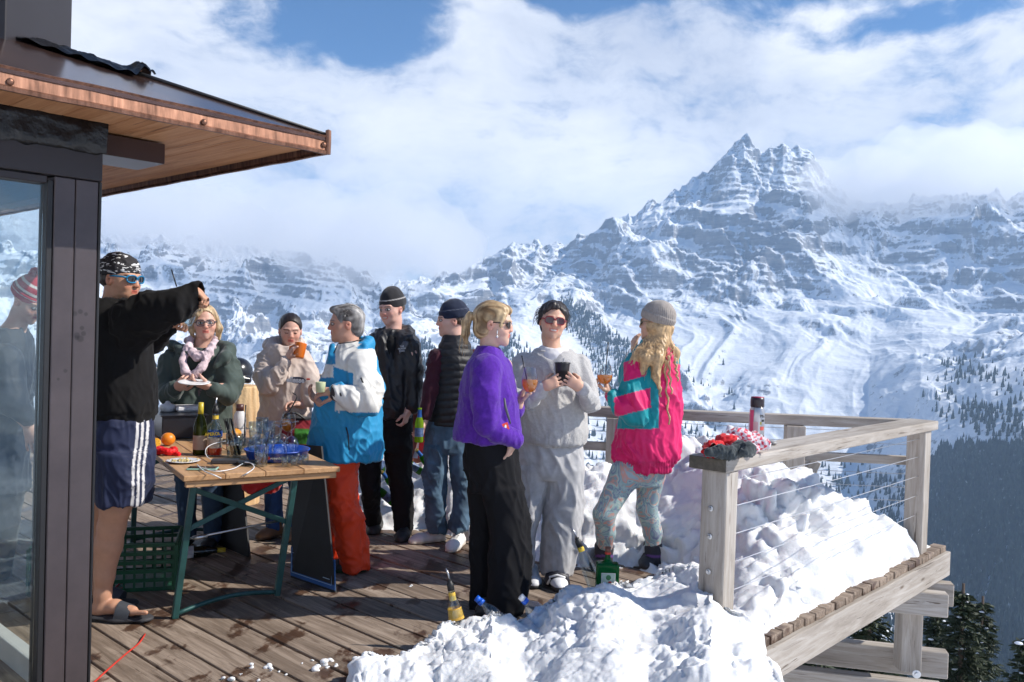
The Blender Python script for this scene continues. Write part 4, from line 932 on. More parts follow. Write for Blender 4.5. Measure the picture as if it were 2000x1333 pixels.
def hand_field(F, w, d, n, thumb, curl=(35, 45, 30), spread=4, S=1.0, tcurl=25, tout=.8):
    """w wrist, d direction of the fingers, n palm normal, thumb: +1/-1 side"""
    d = np.array(d, float); d /= np.linalg.norm(d); n = np.array(n, float); n -= d*(n@d); n /= np.linalg.norm(n); s = np.cross(d, n)*thumb; w = np.array(w, float)
    F.cone(w - d*.01, w + d*.025*S, .026*S, .030*S, .012, flat=(n, .68))
    F.cone(w + d*.030*S + s*.006, w + d*.075*S + s*.014*S, .030*S, .022*S, .012, flat=(n, .55)); F.cone(w + d*.030*S - s*.006, w + d*.070*S - s*.018*S, .028*S, .020*S, .012, flat=(n, .55))
    for i, (o, L, a) in enumerate(((.030, .072, .0), (.0105, .080, .0), (-.010, .074, .0), (-.029, .058, .0))):
        b = w + d*(.084 - .004*abs(i - 1))*S + s*o*S; cur = 0.0; p = b; dirs = d + s*math.sin(R_(spread*(1.3 - i))); dirs /= np.linalg.norm(dirs)
        r0 = (.0092, .0094, .009, .0078)[i]*S; pts = [b - d*.012]; rs = [r0]
        for j, (fr, cd) in enumerate(zip((.46, .30, .24), curl)):
            cur += R_(cd*(1 + .08*(i - 1))); dv = dirs*math.cos(cur) + n*math.sin(cur); p = p + dv*L*fr*S; pts += [p]; rs.append(r0*(.94 - .08*j))
        F.chain(pts[:1] + [b] + pts[1:], rs[:1] + [r0] + rs[1:], .0035)
    tb = w + d*.022*S + s*.022*S + n*.006; t1 = tb + (d*.55 + s*tout + n*.45)/1.1*.036*S; dv = d*.8 + s*(.25*tout) + n*math.sin(R_(tcurl)); dv /= np.linalg.norm(dv); t2 = t1 + dv*.030*S; dv2 = dv + n*.35 - s*.2; dv2 /= np.linalg.norm(dv2)
    F.chain([tb, t1, t2, t2 + dv2*.024*S], np.array([.015, .0115, .0105, .0085])*S, .006)
def folds(V, F, amp, sc=9.0, seed=0.0, zs=0.6, mask=None):
    n = vnormals(V, F); x, y, z = V.T; wx = x + .07*pn(x*4 + seed, y*4, z*4); wz = z + .10*pn(x*3, y*3 + seed, z*3 + 3) + .35*x*math.sin(seed)
    r1 = 1 - np.abs(pn(wx*sc + seed, y*sc, wz*sc*zs)); r2 = 1 - np.abs(pn(wx*sc*1.9 + seed, y*sc*1.9 + 4, wz*sc*2.6*zs + 2)); r3 = 1 - np.abs(pn((wx + .5*z)*sc*2.7, y*sc*2.7 + seed, (wz - .3*x)*sc*1.6*zs + 2))
    w = .45 + .8*sstep(-.4, .5, pn(x*5 + seed, y*5, z*5 + 8))
    d = amp*w*(1.1*(r1**4 - .3) + .6*(r2**4 - .3) + .45*(r3**5 - .25)) + amp*.5*pn(x*3, y*3, z*3 + seed)
    if mask is not None: d = d*mask
    return V + n*d[:, None]
def wrinkles(V, F, cpos, axis, rad, amp, freq, seed=0):
    """rings of creases round a joint"""
    n = vnormals(V, F); c = np.array(cpos, float); a = np.array(axis, float); a /= np.linalg.norm(a); q = V - c; t = q@a; g = np.exp(-(np.linalg.norm(q, axis=1)/rad)**2)
    w = np.sin(t*freq + 1.6*pn(V[:,0]*9 + seed, V[:,1]*9, V[:,2]*9))
    return V + n*(amp*g*(np.maximum(w, -.4)))[:, None]
SKIN = None
def skin_mat():
    m = simple('skin', (.5, .3, .22), 0.5, var=0.07, vscale=30, bstr=0.08, bscale=250, bdist=.001, attr=True, spec=.4); bs = m.node_tree.nodes['Principled BSDF']
    bs.inputs['Subsurface Weight'].default_value = 0.12; bs.inputs['Subsurface Scale'].default_value = 0.01; bs.inputs['Subsurface Radius'].default_value = (1, .35, .2); return m
SKIN = skin_mat()
def cloth(name, c, rough=.85, sheen=.3, bstr=.25, bscale=500, attr=False, var=.14, vscale=8, bdist=.0015, spec=.25, coat=0):
    return simple(name, c, rough, 0, var=var, vscale=vscale, bstr=bstr, bscale=bscale, bdist=bdist, sheen=sheen, attr=attr, spec=spec, coat=coat)
SKINC = (.56, .335, .245)
class Person:
    def __init__(s, D, foot, label, name='person'):
        s.D = D; g = P(foot[0], foot[1], D); s.root = thing(name, (g[0], g[1], 0.0), label, 'person')
        s.s = FPX/D
    def J(s, px, py, dd=0.0): return P(px, py, s.D + dd)
    def lev(s, rows):
        out = []
        for r in rows:
            y, l, rr, dh = r[:4]; dd = r[4] if len(r) > 4 else 0
            a = s.J(l, y, dd); b = s.J(rr, y, dd); c = (a + b)/2; out.append((c[0], c[1], c[2], abs(b[0] - a[0])/2, dh))
        return out
    def bounds(s, px0, px1, py0, py1, d0=-.45, d1=.45):
        a = s.J(px0, py1, 0); b = s.J(px1, py0, 0); return [a[0] - .05, s.D + d0, min(a[2], b[2]) - .04], [b[0] + .05, s.D + d1, max(a[2], b[2]) + .04]
    def head(s, px, py, dd=0, yaw=0, pitch=0, roll=0, sc=1.0): s.h = Frame(s.J(px, py, dd), yaw, pitch, roll, sc); return s.h
    def build_body(s, fn, bnd, skin=SKINC, h=.0065, hf=.0036, **kw):
        hd = s.h; m = .125*hd.s; c = hd.p(0, 0, 0)
        F = Field(bnd[0], bnd[1], h, fine=(c - m - .01, c + m + .01), hf=hf)
        fn(F); V, Q = F.mesh(); V = relax(V, Q, 1, .35); c = head_cols(V, hd, skin, **kw)
        s.body = mk('body', V, Q, SKIN, s.root, True, cols=c); return s.body
    def garment(s, name, fn, bnd, m, h=.009, amp=.006, sc=9, seed=0, zs=.6, colf=None, post=None, rel=2, parent=None):
        F = Field(bnd[0], bnd[1], h); fn(F); V, Q = F.mesh(); V = relax(V, Q, rel, .5)
        if post: V = post(V, Q)
        if amp: V = folds(V, Q, amp, sc, seed, zs)
        cols = None
        if colf is not None: px, py = proj(V); cols = colf(V, px, py)
        return mk(name, V, Q, m, parent or s.root, True, cols=cols)
    def hair(s, name, fn, m, pad=.14, down=.0, h=.0045, strand=.003, freq=60, cols=None, ax='u', colf=None):
        hd = s.h; c = hd.p(0, 0, 0); lo = c - pad*hd.s; hi = c + pad*hd.s; lo[2] -= down; F = Field(lo, hi, h); fn(F); V, Q = F.mesh()
        V = relax(V, Q, 1, .5); L = hd.loc(V); n = vnormals(V, Q)
        ang = np.arctan2(L[:,0], L[:,1] + .02)
        if ax == 'u': d = pn(np.cos(ang)*freq*.09 + 3, np.sin(ang)*freq*.09, L[:,2]*9) + .6*pn(np.cos(ang)*freq*.25 + 3, np.sin(ang)*freq*.25, L[:,2]*14)
        else: d = pn(L[:,0]*freq, L[:,1]*9, L[:,2]*14) + .6*pn(L[:,0]*freq*2.3, L[:,1]*14, L[:,2]*20)
        V = V + n*(strand*d)[:, None]
        if colf is not None: cols = colf(V, L, d)
        return mk(name, V, Q, m, s.root, True, cols=cols)
    def locks(s, name, starts, m, n=40, L=.12, r=.0035, curl=.012, grav=1.0, out=.3, seed=0, parent=None, taper=.3, pts=7):
        rg = np.random.default_rng(seed); b = MB()
        for i in range(n):
            a, dr = starts(rg); a = np.array(a, float); dr = np.array(dr, float); ph = rg.uniform(0, 6.28); p = [a]; v = dr/np.linalg.norm(dr)
            ll = L*rg.uniform(.6, 1.15)
            for j in range(pts - 1):
                v = v + np.array([0, 0, -grav*.35]) + rg.normal(size=3)*.06; v /= np.linalg.norm(v); side = np.cross(v, UP + .01); p.append(p[-1] + v*ll/(pts-1) + side*curl*math.sin(ph + j*1.4)*.4)
            b.tube(p, np.linspace(r, r*taper, pts), 5, flat=.6)
        return b.build(name, m, parent or s.root, smooth=True)
def hair_mat(name, attr=True, c=(.1,.06,.04), rough=.42):
    m = simple(name, c, rough, 0, var=.35, vscale=45, bstr=.5, bscale=220, bdist=.002, attr=attr, spec=.5); return m
def cap_hair(F, h, top=1.0, face=True, back=0.0, side=0.0, fringe=0.0):
    S = h.s; F.ell(h.p(0, -.020, .038), np.array([.083, .103, .088])*S*top, h.M, .01)
    if back: F.ell(h.p(0, -.055, -.03), np.array([.070, .062, .05 + back])*S, h.M, .02)
    if face:
        F.ell(h.p(0, .114, -.030 - fringe), np.array([.098, .092, .128])*S, h.M, .008, op='s')
        for q in (-1, 1): F.ell(h.p(q*.088, -.004, -.028), np.array([.022, .028, .042])*S, h.M, .008, op='s')
        F.ell(h.p(0, .06, -.11), np.array([.09, .10, .075])*S, h.M, .01, op='s')
def beanie(s, m, name='beanie', brim=.045, tilt=0.0, slouch=0.0, ribs=0, rows=None, colf=None, S=1.0, low=0.010):
    h = s.h; k = h.s*S; lo = h.c - .17*k; hi = h.c + .19*k
    tilt_f = lambda x, y, z: (x, y, z)
    F = Field(lo, hi, .0045); F.ell(h.p(0, -.018 - slouch*.4, .050), np.array([.086, .105, .094 + slouch])*k, h.M, .01)
    # cut below the brim plane: forward edge height .03, back edge lower
    up = h.u + h.f*tilt; up = up/np.linalg.norm(up); base = h.p(0, 0, .026 - low)
    def cut(X, Y, Z): return ((X - base[0])*up[0] + (Y - base[1])*up[1] + (Z - base[2])*up[2])
    F.comb(lo, hi, lambda X, Y, Z: cut(X, Y, Z) + 0*X*Y*Z, .004, 's')
    V, Q = F.mesh(); V = relax(V, Q, 2, .5); n = vnormals(V, Q); L = h.loc(V); hz = ((V - base)@up)/k
    b = sstep(brim + .006, brim - .002, hz)*sstep(-.004, .004, hz); V = V + n*(b*.0065*k)[:, None]
    if ribs:
        ang = np.arctan2(L[:,0], L[:,1] + .02); V = V + n*(.0018*np.cos(ang*ribs)*sstep(.125, .09, hz))[:, None]
    V = V + n*(.0025*pn(L[:,0]*25, L[:,1]*25, L[:,2]*25))[:, None]
    return mk(name, V, Q, m, s.root, True, cols=(colf(hz, L) if colf else None))
def shoe_mesh(s, heel, toe, wid=.042, hgt=.075, m=None, sole=(.6,.6,.6), up=(.8,.8,.8), name='shoe', laces=None, solez=.022, ankle=None):
    heel = np.array(heel, float); toe = np.array(toe, float); d = toe - heel; d[2] = 0; L = np.linalg.norm(d); d /= L; sd_ = np.array([-d[1], d[0], 0])
    lo = np.minimum(heel, toe) - .09; hi = np.maximum(heel, toe) + .09; hi[2] += .1; F = Field(lo, hi, .006)
    z0 = heel[2]; B = lambda t, o, z: np.array([*(heel + d*L*t + sd_*o)[:2], z0 + z])
    F.chain([B(.14, 0, .035), B(.45, 0, .034), B(.74, .002, .032), B(.9, 0, .026)], [wid*.85, wid*.9, wid*1.02, wid*.75], .02, flat=(UP, .75))
    F.chain([B(.14, 0, .045), B(.22, 0, hgt)], [wid*.82, wid*.78], .02); F.cone(B(.28, 0, hgt*.8), B(.60, 0, .04), wid*.7, wid*.6, .02)
    F.chain([B(.10, 0, .012), B(.5, 0, .012), B(.88, 0, .013)], [wid*.9, wid*.86, wid*.92], .004, flat=(UP, .28))
    F.comb(lo, hi, lambda X, Y, Z: (Z - z0) + 0*X*Y, .002, 's')
    V, Q = F.mesh(); V = relax(V, Q, 1, .5); hz = V[:,2] - z0; t = ((V - heel)@d)/L
    c = np.where((hz < solez)[:, None], np.array(sole), np.array(up)).astype(float)
    if laces is not None:
        lm = (t > .34) & (t < .66) & (np.abs((V - heel)@sd_) < .018) & (hz > .045) & (np.sin(t*95) > 0); c[lm] = laces
    return mk(name, V, Q, m or SHOEM, s.root, True, cols=c)
SHOEM = simple('shoe', (.7,.7,.7), .55, attr=True, bstr=.15, bscale=150)
def glasses(s, lens_m, frame_m, shape='round', w=.052, hgt=.042, name='sunglasses', arms=True, yo=.088, thick=.0022, zo=0.0, prot=0.0):
    h = s.h; t = thing_child = None; b = MB(); cen = []
    for q in (-1, 1):
        pts = []; n = 18
        for i in range(n + 1):
            a = 2*math.pi*i/n; e = .75; x = math.copysign(abs(math.cos(a))**e, math.cos(a))*w/2; z = math.copysign(abs(math.sin(a))**e, math.sin(a))*hgt/2
            pts.append(h.p(q*.031 + x, yo - abs(q*.031 + x)**2*3.2, zo + z))
        b.tube(pts, thick, 6); cen.append(pts)
    b.tube([h.p(-.008, yo + .001, zo + .006), h.p(0, yo + .002, zo + .008), h.p(.008, yo + .001, zo + .006)], thick, 6)
    for q in (-1, 1):
        b.tube([h.p(q*(.031 + w/2), yo - .012, zo + .006), h.p(q*.072, yo - .03, zo + .008), h.p(q*.079, .02, zo + .008), h.p(q*.078, -.012, zo + .004)], [thick, thick*1.3, thick*1.2, thick], 6)
    fr = b.build(name, frame_m, s.root, smooth=True); b = MB()
    for q, pts in zip((-1, 1), cen):
        P_ = np.array(pts[:-1]); c = P_.mean(0) + h.f*.0025; n = len(P_); V = np.vstack([P_, c[None]]); b.add(V, [(i, (i+1) % n, n) for i in range(n)])
    ORG[fr.name] = ORG[s.root.name]; b.build('lens', lens_m, fr, smooth=True); return fr
LENS = simple('dark_lens', (.02,.018,.02), .08, bstr=0, coat=.5)
def clear_glass(name='clear_glass', tint=(.84,.90,.91), base=.11, k=1.8):
    m = bpy.data.materials.new(name); m.use_nodes = True; nt = m.node_tree; nt.nodes.clear(); L = nt.links
    out = nt.nodes.new('ShaderNodeOutputMaterial'); tr = N(nt, 'ShaderNodeBsdfTransparent'); tr.inputs[0].default_value = (*tint, 1); gl = N(nt, 'ShaderNodeBsdfGlossy'); gl.inputs['Roughness'].default_value = .04
    fr = N(nt, 'ShaderNodeLayerWeight', Blend=.5); pw = N(nt, 'ShaderNodeMath', _operation='POWER'); pw.inputs[1].default_value = 3.0; L.new(fr.outputs['Facing'], pw.inputs[0]); ma = N(nt, 'ShaderNodeMath', _operation='MULTIPLY_ADD'); ma.inputs[1].default_value = k*.45; ma.inputs[2].default_value = base; L.new(pw.outputs[0], ma.inputs[0])
    mx = N(nt, 'ShaderNodeMixShader'); L.new(ma.outputs[0], mx.inputs[0]); L.new(tr.outputs[0], mx.inputs[1]); L.new(gl.outputs[0], mx.inputs[2]); L.new(mx.outputs[0], out.inputs['Surface']); return m
GLASS = clear_glass()
def liquid(name, c, t=.5):
    m = bpy.data.materials.new(name); m.use_nodes = True; nt = m.node_tree; nt.nodes.clear(); L = nt.links
    out = nt.nodes.new('ShaderNodeOutputMaterial'); tr = N(nt, 'ShaderNodeBsdfTransparent'); tr.inputs[0].default_value = col4(c); tl = N(nt, 'ShaderNodeBsdfTranslucent'); tl.inputs[0].default_value = col4(c); df = N(nt, 'ShaderNodeBsdfPrincipled'); df.inputs['Base Color'].default_value = col4(c); df.inputs['Roughness'].default_value = .1
    a = N(nt, 'ShaderNodeMixShader', Fac=.5); L.new(tl.outputs[0], a.inputs[1]); L.new(df.outputs[0], a.inputs[2]); b = N(nt, 'ShaderNodeMixShader'); b.inputs[0].default_value = 1 - t; L.new(tr.outputs[0], b.inputs[1]); L.new(a.outputs[0], b.inputs[2]); L.new(b.outputs[0], out.inputs['Surface']); return m
SPRITZ = liquid('orange_spritz', (1.0, .43, .03), .40)
STRAW = simple('black_straw', (.012,.012,.013), .35, bstr=0)
ICE = clear_glass('ice', (.95,.9,.85), .12, 1.2)
def wine_glass(base, H, rb, label, group=None, liq=None, fill=.5, straw=None, axis=(0,0,1), stem=.42, name='wine_glass', foot=None, ice=True):
    base = np.array(base, float); ax = np.array(axis, float); ax /= np.linalg.norm(ax); t = thing(name, base, label, 'glass', group)
    rf = foot or rb*.85; hs = H*stem; b = MB(); hb = H - hs
    outer = [(rf, 0), (rf, .002), (rf*.4, .006), (.0035, .014), (.0032, hs*.6), (.004, hs*.95)] + [(rb*math.sqrt(max(0, 1 - (1 - min(1, u*2.1))**2))*(1 - .30*max(0, u - .45)**1.3/.45), hs + hb*u) for u in (.03, .08, .16, .26, .38, .5, .65, .8, .92, 1.0)]
    b.lathe(base, outer, 28, axis=ax, caps=False); b.lathe(base, [(outer[-1][0], H), (outer[-1][0] - .0015, H + .001), (outer[-1][0] - .002, H - .001)], 28, axis=ax, caps=False)
    b.build('bowl_and_stem', GLASS, t, smooth=True)
    if liq is not None:
        b = MB(); pr = [(.001, hs + .004)] + [(max(.001, rb*math.sqrt(max(0, 1 - (1 - min(1, u*2.1))**2))*(1 - .30*max(0, u - .45)**1.3/.45) - .0025), hs + hb*u) for u in np.linspace(.05, fill, 7)] + [(.001, hs + hb*fill)]
        b.lathe(base, pr, 24, axis=ax); b.build('drink', liq, t, smooth=True)
        if ice:
            b = MB(); rg = np.random.default_rng(int(H*1e4))
            for _ in range(3): b.box(base + ax*(hs + hb*fill*rg.uniform(.7, 1.02)) + np.array([rg.uniform(-.5, .5), rg.uniform(-.5, .5), 0])*rb, (.02, .02, .018), ax=np.linalg.qr(rg.normal(size=(3,3)))[0], bev=.003)
            b.build('ice', ICE, t)
    if straw is not None:
        b = MB(); b.tube([base + ax*(hs + .01), np.array(straw, float)], .0032, 7); b.build('straw', STRAW, t, smooth=True)
    return t
def text(s, size, loc, right, up, m, parent=None, ext=.0006, name='lettering', bold=0.0, align='CENTER', shear=0.0, wid=None):
    cu = bpy.data.curves.new(name, 'FONT'); cu.body = s; cu.size = size; cu.extrude = ext; cu.align_x = align; cu.align_y = 'CENTER'; cu.offset = bold; cu.shear = shear; cu.materials.append(m); cu.resolution_u = 3
    o = bpy.data.objects.new(name, cu); C.objects.link(o); r = np.array(right, float); r /= np.linalg.norm(r); u = np.array(up, float); u -= r*(u@r); u /= np.linalg.norm(u); n = np.cross(r, u)
    M = Matrix(((r[0], u[0], n[0]), (r[1], u[1], n[1]), (r[2], u[2], n[2]))).to_4x4(); org = ORG[parent.name] if parent is not None else np.zeros(3)
    M.translation = Vector([float(v) for v in (np.array(loc) - org)])
    if wid: M = M @ Matrix.Diagonal((wid, 1, 1, 1))
    dg = bpy.context.evaluated_depsgraph_get(); me = bpy.data.meshes.new_from_object(o.evaluated_get(dg)); bpy.data.objects.remove(o); me.name = name
    o = bpy.data.objects.new(name, me); C.objects.link(o)
    if parent is not None: o.parent = parent
    o.matrix_local = M; return o
WHITEP = simple('white_print', (.85,.85,.85), .5, bstr=0); BLACKP = simple('black_print', (.02,.02,.02), .5, bstr=0); REDP = simple('red_print', (.75,.06,.03), .5, bstr=0)
# ---------------------------------------------------------------- woman in the purple fleece
def purple():
    p = Person(4.68, (975, 1200), 'woman in purple fleece and black trousers holding an orange spritz, seen in profile'); J = p.J
    h = p.head(966, 633, 0, yaw=82, pitch=3, sc=1.0)
    def body(F):
        head_field(F, h, J(952, 700), nr=.047, jaw=.92, nose=.9)
        F.chain([J(952, 700), J(954, 735), J(952, 800)], [.05, .085, .11], .03)
        F.chain([J(985, 715, .17), J(990, 800, .2), J(1013, 792, .10)], [.045, .04, .026], .02)
        F.chain([J(948, 715, -.15), J(952, 825, -.16), J(1003, 862, -.12)], [.045, .04, .026], .02)
        hand_field(F, J(1014, 790, .10), (.28, .0, 1), (1, -.15, -.1), -1, curl=(38, 50, 30), spread=3, S=.96)
        hand_field(F, J(1004, 862, -.12), (-.35, .1, -1), (-1, .3, 0), 1, curl=(15, 20, 15), S=.95)
    p.build_body(body, p.bounds(905, 1060, 575, 900, -.3, .36), skin=(.60, .38, .29), hairc=(.3,.2,.1))
    hm = hair_mat('blonde_hair')
    def blonde(V, L, d): 
        k = np.clip(.5 + .9*d + .25*pn(L[:,0]*70, L[:,1]*16, L[:,2]*30), 0, 1)[:, None]; return np.array([.20,.115,.05])*(1-k) + np.array([.66,.47,.26])*k
    p.hair('hair', lambda F: (cap_hair(F, h, 1.0, back=.01), F.ell(h.p(0, .03, .075), (.06, .06, .035), h.M, .02), F.cone(h.p(.05,.055,.05), h.p(.072,.045,-.01), .016, .008, .012), F.cone(h.p(-.05,.055,.05), h.p(-.072,.045,-.01), .016, .008, .012)), hm, strand=.0035, freq=70, ax='y', colf=blonde)
    # pony tail
    F = Field(J(895, 705, -.15), J(955, 600, .15), .005); a = h.p(0, -.115, .03); F.chain([a, h.p(0, -.135, .032), h.p(0, -.155, -.005), h.p(0, -.155, -.07), h.p(0, -.140, -.125)], [.013, .023, .024, .020, .006], .012)
    V, Q = F.mesh(); V = relax(V, Q, 1); L = h.loc(V); n = vnormals(V, Q); d = pn(L[:,0]*80, L[:,1]*60, L[:,2]*10); V = V + n*(.004*d)[:, None]; mk('ponytail', V, Q, hm, p.root, True, cols=blonde(V, L, d))
    hm2 = hair_mat('blonde_strands', attr=False, c=(.52,.36,.19))
    p.locks('loose_hair', lambda rg: (h.p(rg.uniform(-.02,.02), -.135 - rg.uniform(0,.025), .02 - rg.uniform(0,.04)), (rg.uniform(-.4,.2), rg.uniform(-.4,.4), -.6)), hm2, n=26, L=.17, r=.0032, seed=3)
    b = MB(); b.tube([h.p(.012*math.cos(a_), -.115, .03 + .016*math.sin(a_)) for a_ in np.linspace(0, 6.28, 14)], .005, 6); b.build('hair_tie', plain((.4,.35,.3)), p.root, smooth=True)
    pm = cloth('purple_fleece', (.105, .026, .35), .98, .25, bstr=.9, bscale=260, var=.22, vscale=60, bdist=.004)
    def fleece(F):
        F.loft(p.lev([(672, 934, 973, .075), (684, 929, 979, .085), (694, 924, 984, .11), (708, 914, 992, .16), (730, 906, 1000, .175), (770, 899, 1010, .165), (820, 892, 1017, .165), (850, 887, 1019, .17), (863, 886, 1014, .17)]), .02, round_=.02)
        F.chain([J(950, 722, -.145), J(946, 770, -.19), J(952, 826, -.20), J(978, 846, -.18), J(1007, 859, -.14)], [.074, .074, .066, .055, .042], .012)
        F.chain([J(975, 720, .16), J(992, 790, .2), J(1010, 800, .13)], [.075, .06, .045], .03)
        F.loft(p.lev([(664, 938, 972, .06), (690, 934, 974, .07)]), .01, op='s')
    fl = p.garment('fleece_jacket', fleece, p.bounds(880, 1030, 660, 885, -.36, .34), pm, amp=.010, sc=6.5, seed=2.0, zs=.4, post=lambda V, Q: wrinkles(V, Q, J(955, 826, -.22), (1, 0, -.6), .11, .006, 90))
    tm = cloth('black_denim', (.008, .008, .010), .9, 0, bstr=.3, bscale=700)
    def trousers(F):
        F.loft(p.lev([(850, 908, 1006, .15), (880, 907, 1010, .155), (915, 909, 1013, .15), (950, 914, 1017, .14), (962, 920, 1016, .12)]), .02)
        F.loft(p.lev([(950, 913, 968, .085, .08), (1010, 918, 966, .08, .09), (1100, 918, 964, .085, .10), (1188, 916, 962, .09, .10)]), .03)
        F.loft(p.lev([(950, 935, 1019, .095, -.05), (1010, 950, 1030, .10, -.05), (1060, 956, 1037, .105, -.06), (1110, 956, 1036, .11, -.07), (1160, 952, 1030, .115, -.08), (1192, 948, 1020, .115, -.08)]), .03)
    p.garment('trousers', trousers, p.bounds(900, 1045, 845, 1200, -.24, .24), tm, amp=.015, sc=7, seed=5, zs=.35)
    p.shoe = shoe_mesh(p, (J(938, 1196, .10)[0], 4.80, 0), (J(985, 1200, .02)[0] - .02, 4.72, 0), up=(.55,.46,.36), sole=(.75,.72,.66), laces=(.7,.66,.6))
    shoe_mesh(p, (J(975, 1205, -.05)[0] - .12, 4.60, 0), (J(1000, 1205, -.05)[0] + .03, 4.58, 0), up=(.02,.02,.02), sole=(.02,.02,.02))
    glasses(p, LENS, plain((.03,.02,.02), .3), w=.05, hgt=.034, yo=.090)
    b = MB(); c = J(992, 800, -.20); zp = [J(985, 778, -.19), J(987, 795, -.195), J(992, 812, -.19), J(997, 828, -.18)]; b.tube(zp, [.005, .007, .007, .004], 8); b.build('pocket_zip', plain((.10,.10,.11), .6), fl, smooth=True)
    patch(p, fl, 987, 834, -.225, .036, .038, REDP, roll=-20)
    b = MB(); e = J(971, 650, -.08); b.tube([e + [0,0,.02], e, e + [.001,0,-.02]], [.001,.004,.001], 6); b.lathe(e - [0,0,.03], [(.001,0),(.007,.004),(.007,.012),(.001,.016)], 8); b.build('earring', plain((.8,.78,.75), .2, .6), p.root, smooth=True)
    base = J(1033, 801, .0)
    wine_glass(base, .228, .045, 'wine glass of orange spritz held by the woman in purple', 'spritz glasses held up', SPRITZ, .52, straw=J(1019, 695, .0), stem=.40)
def patch(p, parent, px, py, dd, w, h, m, roll=0, name='badge'):
    c = p.J(px, py, dd); r, f, u = yawframe(20, 0, roll); b = MB(); b.box(c, (w, .004, h), ax=np.array([r, f, u]), bev=.001); o = b.build(name, m, parent)
    b = MB(); b.lathe(c + f*.0022, [(w*.3, 0), (w*.25, .001)], 10, axis=f, sq=(1, .55)); b.build('badge_mark', WHITEP, parent)
purple()
